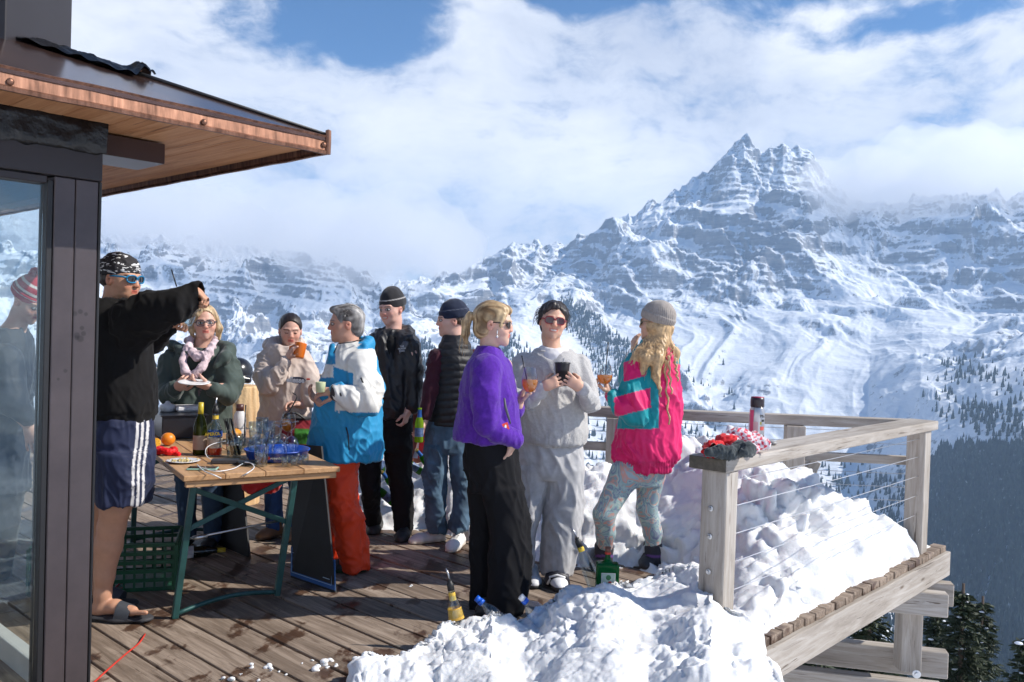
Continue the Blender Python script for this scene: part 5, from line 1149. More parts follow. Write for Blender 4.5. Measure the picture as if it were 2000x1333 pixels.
# ---------------------------------------------------------------- woman in grey with red sunglasses
def grey():
    p = Person(5.26, (1085, 1140), 'smiling woman in grey sweater and pale wide trousers, red sunglasses, cup in both hands'); J = p.J
    h = p.head(1080, 628, 0, yaw=5, pitch=-2, roll=6, sc=1.0)
    cup = J(1098, 731, -.300)
    def body(F):
        head_field(F, h, J(1080, 700), nr=.052, jaw=1.08)
        F.chain([J(1080, 700), J(1080, 730), J(1080, 800)], [.06, .10, .11], .03)
        F.chain([J(1030, 715), J(1010, 780, -.09), J(1065, 752, -.32)], [.045, .036, .027], .02)
        F.chain([J(1126, 720), J(1148, 785, -.08), J(1132, 754, -.32)], [.045, .036, .027], .02)
        hand_field(F, J(1062, 756, -.330), (.88, -.08, .42), (.05, 1, -.1), 1, curl=(14, 22, 22), spread=9, S=.90)
        hand_field(F, J(1135, 758, -.330), (-.86, -.08, .52), (-.05, 1, -.15), -1, curl=(14, 22, 22), spread=9, S=.90)
        F.chain([J(1083, 1100, 0), J(1085, 1128, 0)], [.04, .038], .01)
    p.build_body(body, p.bounds(985, 1180, 575, 860, -.42, .28), skin=(.57, .335, .235), smile=True, hairc=(.03,.02,.02))
    hm = hair_mat('dark_hair', attr=False, c=(.028,.021,.020))
    p.hair('hair', lambda F: (cap_hair(F, h, 1.02, back=.015), F.cone(h.p(-.070,.0,.05), h.p(-.082,-.01,-.02), .018, .008, .02), F.cone(h.p(.070,.0,.05), h.p(.082,-.01,-.02), .018, .008, .02), F.cone(h.p(.02,.055,.092), h.p(-.06,.05,.062), .018, .010, .02), F.cone(h.p(.02,.055,.092), h.p(.062,.05,.060), .018, .010, .02)), hm, strand=.007, freq=42)
    p.locks('loose_hair', lambda rg: (lambda a, e: (h.p(.083*math.sin(a)*math.cos(e), -.02 + .095*math.cos(a)*math.cos(e), .035 + .085*math.sin(e)), h.r*math.sin(a)*.9 + h.f*rg.uniform(-.9,.3) + h.u*rg.uniform(-.3,.6)))(rg.choice([-1,1])*rg.uniform(1.1, 2.9), rg.uniform(-.4, 1.4)), hm, n=130, L=.075, r=.0024, curl=.05, seed=5, grav=1.2)
    sm = simple('grey_knit', (.50,.485,.47), .95, var=.12, vscale=70, bstr=.8, bscale=170, bdist=.004, sheen=.5, spec=.15)
    def sweater(F):
        F.loft(p.lev([(683, 1052, 1112, .09), (692, 1034, 1130, .105), (704, 1020, 1140, .125), (725, 1014, 1144, .14), (770, 1016, 1144, .14), (810, 1014, 1147, .145), (838, 1013, 1151, .15), (852, 1014, 1149, .15), (866, 1018, 1143, .15)]), .02, round_=.015)
        F.chain([J(1024, 712, 0), J(1008, 752, -.03), J(1006, 784, -.10), J(1036, 780, -.24), J(1058, 758, -.31)], [.074, .070, .062, .052, .040], .014)
        F.chain([J(1132, 714, 0), J(1146, 755, -.03), J(1152, 788, -.10), J(1148, 778, -.24), J(1138, 760, -.31)], [.070, .062, .056, .048, .040], .014)
        F.ell(J(1084, 678, -.06), (.085, .14, .035), None, .02, op='s'); F.cone(J(1080, 686, -.13), J(1090, 716, -.19), .060, .012, .015, op='s')
    def post(V, Q):
        n = vnormals(V, Q); px, py = proj(V); rib = sstep(846, 852, py)*np.sin(px*1.9)*.0022; return V + n*rib[:, None]
    p.garment('sweater', sweater, p.bounds(985, 1190, 668, 880, -.36, .24), sm, amp=.012, sc=6.5, seed=9, zs=.5, post=post, h=.0085)
    F = Field(*p.bounds(1040, 1125, 668, 728, -.2, .15), .007); F.loft(p.lev([(676, 1056, 1106, .075), (690, 1046, 1118, .108), (722, 1044, 1124, .135)]), .01); F.ell(J(1081, 671, -.04), (.066, .10, .03), None, .01, op='s'); V, Q = F.mesh(); mk('undershirt', folds(V, Q, .003), Q, cloth('white_cotton', (.74,.72,.72)), p.root, True)
    tm = simple('pale_grey_denim', (.47,.465,.47), .9, var=.16, vscale=25, bstr=.5, bscale=350, bdist=.002, sheen=.2)
    def trousers(F):
        F.loft(p.lev([(850, 1024, 1134, .11), (870, 1018, 1138, .115), (900, 1012, 1142, .125), (922, 1012, 1142, .125), (935, 1018, 1138, .11)]), .02)
        F.loft(p.lev([(910, 1012, 1074, .11), (950, 1013, 1069, .105), (990, 1014, 1056, .105), (1050, 1012, 1044, .11), (1105, 1006, 1040, .12)]), .012)
        F.loft(p.lev([(910, 1066, 1142, .11), (950, 1066, 1140, .11), (1002, 1062, 1137, .11), (1060, 1058, 1130, .115), (1100, 1056, 1121, .12), (1120, 1057, 1116, .115)]), .012)
    p.garment('trousers', trousers, p.bounds(1000, 1155, 850, 1130, -.22, .22), tm, amp=.015, sc=7, seed=7, zs=.3)
    shoe_mesh(p, (J(1086, 1130)[0], 5.30, .005), (J(1090, 1140)[0], 5.06, .005), up=(.78,.78,.80), sole=(.03,.03,.035), wid=.046, name='sock_foot', solez=.03)
    b = MB(); c = J(1088, 1130, -.12)
    for k in range(3):
        y0 = 5.13 + k*.022; b.tube([(c[0] - .054, y0, .03), (c[0] - .042, y0, .075), (c[0], y0 - .004, .088), (c[0] + .042, y0, .075), (c[0] + .054, y0, .03)], .0095, 6)
    b.build('slide_strap', WHITEP, p.root, smooth=True); b = MB(); b.tube([(c[0] - .052, 5.152, .02), (c[0] - .046, 5.152, .07), (c[0], 5.148, .083), (c[0] + .046, 5.152, .07), (c[0] + .052, 5.152, .02)], [.03]*5, 8, flat=1.0); b.build('slide_band', plain((.02,.02,.03)), p.root, smooth=True)
    shoe_mesh(p, (J(1040, 1130)[0], 5.34, .0), (J(1042, 1140)[0], 5.12, .0), up=(.7,.7,.72), sole=(.03,.03,.035))
    glasses(p, simple('rosy_lens', (.06,.012,.018), .08, bstr=0, coat=.6), simple('red_frame', (.30,.015,.025), .2, bstr=0, coat=.5), w=.056, hgt=.043, yo=.094, thick=.0032)
    b = MB(); b.lathe(cup - [0,0,.055], [(.030, -.012), (.033, -.008), (.042, .112), (.046, .116), (.046, .122), (.042, .122), (.036, .02), (.001, .015)], 28); t = b.build('cup', plain((.02,.022,.025), .35), None, smooth=True, origin=cup - [0,0,.055]); tag(t, 'dark cup with a thin straw, held in both hands by the woman in grey', 'cup')
    b = MB(); b.tube([cup + [-.005,0,-.02], J(1098, 712, -.30), J(1102, 700, -.30)], .003, 6); b.build('straw', plain((.5,.5,.5), .3), t)
grey()
# ---------------------------------------------------------------- woman in pink and turquoise
PINK = (.70, .008, .13); TURQ = (.0, .27, .31)
def pink():
    p = Person(5.65, (1225, 1112), 'woman in grey ribbed beanie, pink and turquoise jacket and marbled leggings, back turned'); J = p.J
    h = p.head(1280, 632, 0, yaw=-118, pitch=-3, sc=1.02)
    def body(F):
        head_field(F, h, J(1278, 705), nr=.05)
        F.chain([J(1278, 705), J(1272, 740), J(1268, 820)], [.05, .09, .11], .03)
        F.chain([J(1238, 728, -.04), J(1235, 806, -.10), J(1192, 768, -.16)], [.045, .04, .026], .02)
        hand_field(F, J(1190, 768, -.16), (-.35, -.05, .95), (-.9, .2, -.25), 1, curl=(45, 55, 35), spread=3, S=.98)
        F.chain([J(1290, 720, .14), J(1262, 745, .22), J(1240, 690, .16)], [.045, .04, .026], .02)
        hand_field(F, J(1240, 688, .15), (-.1, 0, 1), (.8, .4, 0), -1, curl=(30, 35, 25), S=.92)
    p.build_body(body, p.bounds(1160, 1335, 580, 860, -.34, .34), skin=(.52, .31, .22))
    rb = simple('ribbed_wool', (.34, .30, .27), .95, var=.12, vscale=60, bstr=.5, bscale=300, bdist=.002, sheen=.4)
    beanie(p, rb, ribs=44, brim=.046, tilt=-.30, slouch=.004, low=.012, S=1.04)
    hm2 = hair_mat('wavy_blonde_hair', attr=False, c=(.56,.37,.19))
    F = Field(*p.bounds(1225, 1335, 645, 790, -.22, .22), .006)
    F.ell(h.p(0, -.02, -.02), (.088, .10, .075), h.M, .02); F.ell(h.p(.0, .11, -.03), (.07, .08, .11), h.M, .01, op='s')
    F.chain([h.p(.055, .0, -.03), J(1250, 690, -.10), J(1232, 715, -.12), J(1222, 748, -.13)], [.030, .032, .024, .008], .02)
    F.chain([h.p(0, -.06, -.04), J(1284, 700, -.16), J(1282, 735, -.175), J(1290, 775, -.18)], [.050, .038, .024, .008], .03); F.chain([h.p(.03, -.05, -.04), J(1262, 700, -.15), J(1252, 735, -.16)], [.04, .036, .012], .03)
    F.chain([h.p(-.06, -.03, -.03), J(1318, 690, -.05), J(1322, 715, -.06)], [.036, .030, .010], .02)
    V, Q = F.mesh(); V = relax(V, Q, 1); n = vnormals(V, Q); V = V + n*(.007*pn(V[:,0]*80 + 1.2*np.sin(V[:,2]*30), V[:,1]*80, V[:,2]*6) + .005*pn(V[:,0]*24, V[:,1]*24, V[:,2]*12))[:, None]; mk('hair', V, Q, hm2, p.root, True)
    p.locks('loose_hair', lambda rg: (J(rg.uniform(1235, 1318), rg.uniform(664, 690), -.10 - rg.uniform(0, .05)), (rg.uniform(-.7, .3), rg.uniform(-.6, 0), -.6)), hm2, n=70, L=.20, r=.0024, curl=.05, seed=11, grav=1.0)
    b = MB()
    for x0, y0, x1, y1 in ((1298, 700, 1307, 830), (1304, 695, 1312, 770), (1318, 700, 1324, 745)):
        p0 = J(x0, y0, -.16); p1 = J(x1, y1, -.185); n = 26; b.tube([p0 + (p1 - p0)*i/(n-1) + np.array([.006*math.sin(i*.9), 0, 0]) for i in range(n)], [.0085*(1 + .25*math.sin(i*1.8))*(1 - .35*i/n) for i in range(n)], 7)
    b.build('braids', hm2, p.root, smooth=True)
    jm = cloth('windbreaker', (1,1,1), .55, .1, bstr=.25, bscale=120, attr=True, var=.10, spec=.4)
    def jac(F):
        F.loft(p.lev([(672, 1250, 1318, .09), (688, 1238, 1322, .12), (702, 1226, 1324, .15), (730, 1222, 1327, .17), (790, 1214, 1329, .175), (850, 1202, 1330, .18), (880, 1196, 1328, .18), (897, 1196, 1322, .175), (905, 1200, 1312, .165), (919, 1203, 1309, .16)]), .02, round_=.015)
        F.chain([J(1240, 722, -.07), J(1236, 770, -.14), J(1243, 808, -.17), J(1216, 796, -.18), J(1194, 774, -.17)], [.085, .088, .078, .062, .046], .014)
        F.chain([J(1290, 730, .12), J(1258, 752, .2), J(1241, 700, .16)], [.075, .06, .045], .02)
    def colf(V, px, py):
        c = np.tile(np.array(PINK), (len(V), 1)); v = py + .27*(px - 1240); T = np.array(TURQ)
        arm = (px < 1287) & (py < 838) & (V[:,1] < 5.66)
        c[(py < 702 + .1*(px - 1280)) & (px < 1300)] = T; c[(py < 712) & (px > 1318)] = T
        c[arm & (py >= 695)] = T
        c[arm & (px > 1218) & (px < 1261) & (v > 702) & (v < 740) & (py > 690)] = PINK
        c[arm & (px > 1200) & (px < 1271) & (v > 766) & (v < 805)] = PINK
        c[(px < 1186) & (py > 760)] = PINK
        c[(py > 838)] = PINK
        d = (py > 902); c[d] = c[d]*.85
        return c
    def post(V, Q):
        px, py = proj(V); n = vnormals(V, Q); V = V + n*(sstep(896, 901, py)*.0035*np.sin(px*1.25))[:, None]
        V = V + n*(sstep(815, 890, py)*sstep(905, 893, py)*.007*np.maximum(0, np.sin(px*.42 + 3*np.sin(py*.06) + 2*np.sin(px*.05))))[:, None]
        return wrinkles(V, Q, J(1243, 808, -.2), (1, 0, .6), .13, .007, 70)
    p.garment('windbreaker_jacket', jac, p.bounds(1170, 1340, 665, 930, -.34, .32), jm, amp=.016, sc=7.5, seed=21, zs=.45, colf=colf, post=post, h=.0075)
    F = Field(*p.bounds(1235, 1325, 655, 710, -.2, .2), .007); F.loft(p.lev([(664, 1252, 1312, .085), (684, 1244, 1316, .105), (704, 1236, 1320, .13)]), .01); F.loft(p.lev([(655, 1259, 1305, .07), (690, 1256, 1308, .075)]), .01, op='s'); V, Q = F.mesh(); mk('collar', folds(V, Q, .004, 20), Q, cloth('turquoise_shell', TURQ, .5, .1), p.root, True)
    # marbled leggings
    m, nt, bs, out = newmat('marbled_leggings'); L = nt.links; geo = N(nt, 'ShaderNodeNewGeometry'); n1 = N(nt, 'ShaderNodeTexNoise', Scale=5.0, Detail=2.5, Roughness=.5, Distortion=3.2); L.new(geo.outputs['Position'], n1.inputs['Vector'])
    g = (.23,.36,.37); rp = ramp(nt, [(.30, (.30,.42,.46)), (.38, (.62,.28,.22)), (.42, g), (.47, (.36,.46,.45)), (.50, (.20,.20,.32)), (.525, g), (.58, (.45,.55,.50)), (.62, (.60,.30,.25)), (.66, g), (.75, (.30,.28,.40))], n1.outputs['Fac']); L.new(rp.outputs[0], bs.inputs['Base Color']); bs.inputs['Roughness'].default_value = .6
    def leg(F):
        F.loft(p.lev([(895, 1202, 1304, .14), (920, 1192, 1300, .145), (935, 1186, 1296, .13), (948, 1190, 1290, .11)]), .02)
        F.chain([J(1222, 925, -.06), J(1180, 1005, -.12)], [.098, .068], .03); F.chain([J(1180, 1005, -.12), J(1183, 1040, -.08), J(1180, 1085, -.02)], [.068, .062, .045], .02)
        F.chain([J(1272, 925, .04), J(1263, 992, .05), J(1275, 1040, .06), J(1277, 1095, .06)], [.095, .068, .060, .042], .02)
    p.garment('leggings', leg, p.bounds(1145, 1310, 890, 1100, -.3, .25), m, amp=.003, sc=14, seed=3)
    sk = simple('sock_knit', (.045,.045,.055), .9, attr=True, bstr=.3, bscale=300)
    for sockf in (lambda F: F.chain([J(1180, 1068, -.03), J(1179, 1112, 0)], [.062, .055], .02), lambda F: F.chain([J(1277, 1072, .06), J(1277, 1115, .06)], [.062, .055], .02)): p.garment('sock', sockf, p.bounds(1140, 1310, 1050, 1125, -.2, .2), sk, amp=.003, sc=20, colf=lambda V, px, py: np.where((((py > 1084) & (py < 1089)) | (px < 1158))[:, None], np.array((.16,.07,.26)), np.array((.04,.04,.05))))
    for x, yy in ((1179, 5.66), (1277, 5.74)):
        c = J(x, 1112, 0); shoe_mesh(p, (c[0], yy + .10, 0), (c[0] - .06, yy - .13, 0), up=(.03,.03,.035), sole=(.02,.02,.02), hgt=.12, wid=.05, name='boot')
    glasses(p, simple('green_mirror_lens', (.05,.35,.22), .1, .6, bstr=0), plain((.25,.2,.1), .3), w=.054, hgt=.04, yo=.09)
    base = J(1180, 800, -.21); wine_glass(J(1180, 772, -.22), .190, .050, 'wine glass of orange spritz raised by the woman in pink', 'spritz glasses held up', SPRITZ, .48, straw=J(1188, 668, -.22), stem=.34)
pink()
# ---------------------------------------------------------------- grey-haired person in blue and white ski jacket
WHT = (.74,.72,.67); BLU = (.02,.27,.52)
def jacketman():
    p = Person(5.43, (690, 1115), 'grey-haired person in blue and white ski jacket and red ski trousers, facing left'); J = p.J
    h = p.head(674, 633, 0, yaw=-72, pitch=2, sc=1.0)
    def body(F):
        head_field(F, h, J(690, 695), nr=.058, jaw=1.1, nose=1.1)
        F.chain([J(690, 700), J(690, 735), J(690, 820)], [.06, .10, .12], .03)
        F.chain([J(705, 715, -.15), J(725, 792, -.18), J(662, 768, -.26)], [.05, .045, .029], .02)
        hand_field(F, J(660, 767, -.26), (-1, 0, .05), (-.1, .5, -.8), 1, curl=(25, 35, 25), spread=5, S=1.03)
        F.chain([J(660, 715, .13), J(645, 790, .1), J(628, 790, -.12)], [.05, .045, .029], .02)
        hand_field(F, J(632, 790, -.12), (-.6, -.1, .4), (.2, -.3, .9), 1, curl=(25, 35, 25), spread=4, S=1.0)
    p.build_body(body, p.bounds(590, 745, 580, 880, -.42, .3), skin=(.50, .27, .19), hairc=(.12,.1,.09))
    hm = hair_mat('grey_hair')
    def gh(V, L, d): k = np.clip(.45 + .9*d - 2.2*L[:,1], 0, 1)[:, None]; return np.array([.055,.045,.04])*(1-k) + np.array([.42,.40,.38])*k
    p.hair('hair', lambda F: (cap_hair(F, h, 1.02, back=.015), F.ell(h.p(0, .045, .088), (.06, .05, .028), h.M, .02)), hm, strand=.007, freq=45, ax='y', colf=gh)
    hm2 = hair_mat('grey_strands', attr=False, c=(.25,.23,.215))
    p.locks('loose_hair', lambda rg: (lambda a, b_: (h.p(.08*math.sin(a)*math.cos(b_), -.02 + .095*math.cos(a)*math.cos(b_), .035 + .085*math.sin(b_)), h.r*math.sin(a)*.5 + h.f*rg.uniform(-.9,.9) + h.u*(.7*math.sin(b_) + .1)))(rg.uniform(-3.1, 3.1), rg.uniform(.2, 1.5)), hm2, n=150, L=.032, r=.0024, curl=.01, seed=5, grav=.9)
    jm = cloth('ski_shell', (1,1,1), .6, .1, bstr=.25, bscale=140, attr=True, var=.08, spec=.35)
    def jac(F):
        F.loft(p.lev([(668, 668, 722, .09), (680, 655, 732, .12), (700, 643, 737, .17), (740, 630, 740, .19), (790, 615, 744, .19), (840, 605, 747, .19), (875, 598, 747, .19), (897, 600, 742, .185)]), .02, round_=.015)
        F.chain([J(706, 712, -.13), J(716, 755, -.18), J(716, 786, -.22), J(690, 780, -.26), J(662, 768, -.27)], [.095, .095, .085, .068, .052], .015)
        F.chain([J(668, 720, .12), J(645, 780, .08), J(640, 792, -.06)], [.08, .07, .05], .02)
        F.chain([J(700, 670, .06), J(718, 670, 0), J(712, 678, -.08)], [.038, .040, .030], .02)
        F.loft(p.lev([(655, 655, 706, .065), (690, 655, 705, .07)]), .01, op='s')
        F.chain([J(650, 676, -.05), J(645, 700, -.10)], [.016, .018], .02)
    def colf(V, px, py):
        c = np.tile(np.array(BLU), (len(V), 1)); W_ = np.array(WHT)
        c[(py < 803) & (px > 654) & (px < 736) & (py > 672)] = W_; c[(px > 650) & (px < 700) & (py > 655) & (py < 676)] = W_
        c[(py > 712) & (py < 738) & (px > 628) & (px < 655)] = W_
        arm = V[:,1] < 5.43 - .20; c[arm & (py < 806) & (py > 700) & (px > 648)] = W_
        q = (px > 651) & (px < 694) & (py > 716 + .35*(px - 650)) & (py < 752); c[q & ~(arm & (px > 690))] = BLU
        c[(px > 697) & (py < 682) & (py > 646) & (px + py*1.2 > 1512)] = BLU
        c[(py < 712) & (px < 655)] = BLU
        return c
    post = lambda V, Q: wrinkles(V, Q, J(716, 786, -.26), (1, 0, .35), .16, .010, 75)
    j = p.garment('ski_jacket', jac, p.bounds(585, 755, 650, 905, -.4, .32), jm, amp=.015, sc=7, seed=31, zs=.5, colf=colf, post=post, h=.0075)
    F = Field(*p.bounds(640, 672, 740, 800, -.35, -.15), .005); F.chain([J(668, 771, -.27), J(655, 767, -.27)], [.050, .047], .01); F.cone(J(662, 768, -.27), J(640, 766, -.27), .036, .036, .005, op='s'); V, Q = F.mesh(); mk('cuff', folds(V, Q, .004, 25), Q, cloth('dark_cuff', (.06,.045,.045)), j, True) if False else mk('cuff', folds(V, Q, .004, 25), Q, cloth('dark_cuff', (.06,.045,.045)), p.root, True)
    b = MB(); b.tube([J(676, 835, -.20), J(680, 850, -.20), J(682, 880, -.20)], .004, 6); b.tube([J(705, 738, -.285), J(709, 748, -.29), J(707, 756, -.285)], .005, 6); b.build('zip', BLACKP, j, smooth=True)
    b = MB(); b.tube([J(652, 690, -.16), J(660, 672, -.12), J(690, 668, -.13), J(706, 663, -.11)], .0035, 6); b.build('collar_zip', BLACKP, j, smooth=True)
    tm = cloth('red_ski_trousers', (.80, .055, .010), .6, .1, bstr=.2, bscale=140, var=.08, spec=.35)
    def tr(F):
        F.loft(p.lev([(885, 632, 700, .16), (930, 634, 696, .15), (960, 636, 695, .13)]), .03)
        F.loft(p.lev([(930, 634, 693, .11, -.05), (980, 640, 700, .11, -.06), (1020, 648, 710, .11, -.06), (1060, 655, 717, .115, -.05), (1100, 664, 723, .12, -.04), (1110, 668, 724, .12, -.04)]), .02)
        F.loft(p.lev([(930, 640, 690, .10, .12), (1000, 640, 684, .10, .18), (1085, 636, 676, .11, .22)]), .02)
    p.garment('ski_trousers', tr, p.bounds(610, 735, 880, 1118, -.25, .32), tm, amp=.017, sc=7, seed=41, zs=.7)
    for (hx, tx, y, dd) in ((706, 655, 5.40, 0), (676, 640, 5.66, 0)):
        shoe_mesh(p, (J(hx, 1100)[0] + .02, y, 0), (J(tx, 1100)[0], y - .04, 0), up=(.04,.04,.045), sole=(.02,.05,.02), hgt=.15, wid=.058, name='ski_boot')
    b = MB(); c = J(626, 757, -.30); b.lathe(c - [0,0,.03], [(.02,0),(.026,.004),(.030,.06),(.029,.062),(.025,.01),(.001,.008)], 20); t = b.build('cup', plain((.55,.6,.35), .4), None, smooth=True, origin=c - [0,0,.03]); tag(t, 'small pale cup in the hands of the person in the blue and white jacket', 'cup')
jacketman()
# ---------------------------------------------------------------- young man, black jacket and beanie
def blackguy():
    p = Person(6.3, (770, 1050), 'tall young man in black beanie with a pale stripe and open black jacket'); J = p.J
    h = p.head(764, 604, 0, yaw=-28, pitch=6, roll=-4, sc=1.0)
    def body(F):
        head_field(F, h, J(768, 665), nr=.055, jaw=1.05)
        F.chain([J(768, 668), J(768, 700), J(768, 800)], [.06, .10, .12], .03)
        F.chain([J(806, 690, -.05), J(812, 750, -.04), J(797, 805, -.10)], [.05, .045, .029], .02); hand_field(F, J(795, 806, -.10), (-.15, -.1, -1), (-.9, .3, 0), -1, curl=(40, 45, 30), S=.88)
        F.chain([J(730, 690, 0), J(722, 760, .05), J(735, 800, .05)], [.05, .045, .029], .02)
    p.build_body(body, p.bounds(700, 830, 555, 850, -.3, .3), skin=(.58, .34, .27), smile=True, hairc=(.12,.07,.04))
    wm = simple('black_wool', (.02,.02,.022), .95, attr=True, bstr=.5, bscale=300, bdist=.002, sheen=.3)
    beanie(p, wm, brim=.052, tilt=.10, slouch=.022, colf=lambda hz, L: np.where(((hz > .050) & (hz < .058))[:, None], np.array((.35,.33,.32)), np.array((.022,.021,.024))))
    p.hair('hair', lambda F: (F.ell(h.p(0, -.03, .005), (.081, .088, .05), h.M, .01), F.ell(h.p(0, .10, -.0), (.09, .11, .12), h.M, .01, op='s')), hair_mat('brown_hair', attr=False, c=(.10,.055,.03)))
    jm = cloth('black_shell', (.012,.011,.013), .5, .15, bstr=.2, var=.2, spec=.5)
    def jac(F):
        F.loft(p.lev([(646, 742, 794, .09), (656, 726, 810, .125), (672, 719, 815, .14), (740, 722, 808, .145), (790, 726, 806, .145), (815, 728, 806, .145)]), .02)
        F.chain([J(800, 678, -.02), J(808, 750, -.04), J(806, 796, -.09)], [.078, .070, .052], .012); F.chain([J(730, 678, 0), J(724, 760, .05), J(730, 800, .05)], [.078, .070, .052], .012)
        F.chain([J(742, 652, .05), J(768, 642, .12), J(796, 648, .04), J(794, 662, -.08), J(778, 682, -.13)], [.035, .04, .038, .028, .012], .02)
        F.cone(J(764, 648, -.13), J(768, 780, -.20), .055, .035, .02, op='s')
    p.garment('jacket', jac, p.bounds(705, 830, 630, 825, -.3, .3), jm, amp=.014, sc=8, seed=51)
    F = Field(*p.bounds(735, 800, 642, 830, -.2, .2), .008); F.loft(p.lev([(648, 748, 784, .068), (664, 742, 792, .11), (815, 738, 800, .125)]), .01); V, Q = F.mesh(); mk('shirt', folds(V, Q, .006), Q, cloth('black_cotton', (.010,.010,.011), .9), p.root, True)
    gm = plain((.11,.11,.12), .8); F = Field(*p.bounds(735, 815, 645, 700, -.25, .2), .006); F.chain([J(797, 668, -.06), J(790, 674, -.13), J(780, 690, -.165)], [.020, .022, .008], .01, flat=((0.5,.8,0), .5)); V, Q = F.mesh(); mk('collar_lining', V, Q, gm, p.root, True)
    for k, s_ in enumerate(('THE', 'NORTH', 'FACE')): text(s_, .016, J(785, 677 + 4.5*k, -.165), (1, .15, .1), UP, WHITEP, p.root, name='chest_lettering')
    tm = cloth('black_trousers', (.008,.008,.009), .85, 0)
    def tr(F):
        F.loft(p.lev([(805, 728, 804, .12), (850, 722, 806, .12), (880, 720, 806, .11)]), .02)
        F.loft(p.lev([(860, 712, 752, .09), (900, 698, 742, .085, -.02), (960, 706, 741, .085, -.03), (1000, 710, 742, .08, .08), (1024, 713, 743, .08, .10)]), .02)
        F.loft(p.lev([(860, 752, 806, .10), (900, 754, 804, .09), (950, 762, 806, .085), (1000, 767, 807, .085), (1036, 770, 804, .08)]), .02)
    p.garment('trousers', tr, p.bounds(685, 820, 800, 1045, -.22, .25), tm, amp=.014, sc=8, seed=61)
    shoe_mesh(p, (J(792, 1050)[0], 6.36, 0), (J(788, 1050)[0], 6.10, 0), up=(.02,.02,.02), sole=(.015,.015,.015), hgt=.10, wid=.05, name='boot'); shoe_mesh(p, (J(728, 1040)[0], 6.55, 0), (J(726, 1040)[0], 6.30, 0), up=(.03,.03,.03), sole=(.015,.015,.015), hgt=.10, wid=.05, name='boot')
blackguy()
# ---------------------------------------------------------------- young man in navy beanie
def navyguy():
    p = Person(6.15, (862, 1062), 'young man in navy beanie, black quilted vest, blue jeans and white trainers'); J = p.J
    h = p.head(881, 626, 0, yaw=-75, pitch=2, sc=1.0)
    hb = J(828, 832, -.12)
    def body(F):
        head_field(F, h, J(890, 680), nr=.052, nose=1.1)
        F.chain([J(890, 685), J(888, 715), J(888, 800)], [.06, .09, .11], .03)
        F.chain([J(858, 712, -.05), J(838, 770, -.08), J(828, 824, -.12)], [.05, .042, .029], .02); hand_field(F, J(828, 824, -.12), (-.2, -.1, -1), (-.9, -.4, .1), -1, curl=(40, 50, 30))
        F.chain([J(915, 712, .05), J(922, 780, .08), J(910, 825, .05)], [.05, .042, .029], .02)
    p.build_body(body, p.bounds(800, 935, 580, 870, -.3, .3), skin=(.60, .36, .28), hairc=(.15,.09,.05))
    wm = simple('navy_wool', (.015,.022,.05), .95, attr=True, bstr=.4, bscale=300, bdist=.002, sheen=.3)
    beanie(p, wm, brim=.055, tilt=.12, slouch=.012, colf=lambda hz, L: np.where(((hz > .052) & (hz < .0555))[:, None], np.array((.09,.10,.14)), np.array((.012,.019,.045))))
    p.hair('hair', lambda F: (F.ell(h.p(0, -.03, .005), (.081, .088, .05), h.M, .01), F.ell(h.p(0, .085, -.0), (.09, .11, .12), h.M, .01, op='s')), hair_mat('short_brown_hair', attr=False, c=(.10,.06,.035)))
    vm = cloth('quilted_black', (.010,.010,.013), .55, .1, spec=.45)
    def vest(F):
        F.loft(p.lev([(654, 866, 910, .07), (664, 862, 915, .085), (676, 858, 920, .12), (700, 850, 926, .15), (740, 846, 930, .155), (790, 841, 932, .155), (829, 840, 930, .15)]), .015)
        F.loft(p.lev([(650, 872, 903, .055), (672, 870, 905, .06)]), .01, op='s')
    def quilt(V, Q):
        px, py = proj(V); n = vnormals(V, Q); return V + n*((py > 668)*.009*(np.abs(np.sin(py*math.pi/14.5 + .15*np.sin(px*.15)))**.6 - .5))[:, None]
    p.garment('quilted_vest', vest, p.bounds(830, 945, 645, 840, -.25, .25), vm, amp=.005, sc=8, seed=71, post=quilt, h=.007)
    def slv(F): F.chain([J(856, 700, -.06), J(843, 760, -.09), J(831, 812, -.12)], [.068, .058, .042], .02); F.chain([J(918, 700, .06), J(925, 760, .09), J(915, 812, .08)], [.068, .058, .042], .02)
    p.garment('sleeves', slv, p.bounds(815, 940, 680, 830, -.25, .25), cloth('maroon_knit', (.055,.012,.022)), amp=.008, sc=12, seed=72)
    tm = simple('blue_denim', (.075,.135,.20), .9, var=.5, vscale=9, bstr=.4, bscale=400, bdist=.002)
    def tr(F):
        F.loft(p.lev([(822, 836, 918, .12), (860, 832, 920, .12), (885, 830, 920, .11)]), .02)
        F.loft(p.lev([(870, 828, 876, .095, -.02), (930, 829, 872, .09, -.04), (988, 831, 869, .09, -.03), (1022, 833, 871, .09, 0), (1038, 836, 872, .09, 0)]), .012)
        F.loft(p.lev([(870, 878, 921, .10, .02), (920, 879, 920, .09, -.02), (970, 886, 919, .085, .0), (1020, 880, 917, .09, -.02), (1035, 876, 914, .09, -.03)]), .012)
    p.garment('jeans', tr, p.bounds(820, 930, 815, 1045, -.25, .25), tm, amp=.018, sc=8, seed=81, zs=.6)
    shoe_mesh(p, (J(866, 1060)[0], 6.22, 0), (J(803, 1062)[0], 6.08, 0), up=(.72,.70,.68), sole=(.66,.60,.52), wid=.048, name='trainer', laces=(.35,.35,.35)); shoe_mesh(p, (J(900, 1060)[0], 6.14, 0), (J(884, 1072)[0], 5.88, 0), up=(.75,.73,.70), sole=(.70,.62,.52), wid=.05, name='trainer', laces=(.15,.15,.15))
    base = J(818, 864, -.20); bottle_beer(base, 'green beer bottle with blue neck held down by the young man in the navy beanie', None)
GREENG = liquid('green_glass', (.05,.22,.02), .35); YGREEN = liquid('bright_green_glass', (.35,.55,.03), .3); BLUEF = simple('blue_foil', (.02,.10,.35), .35, .3, bstr=0)
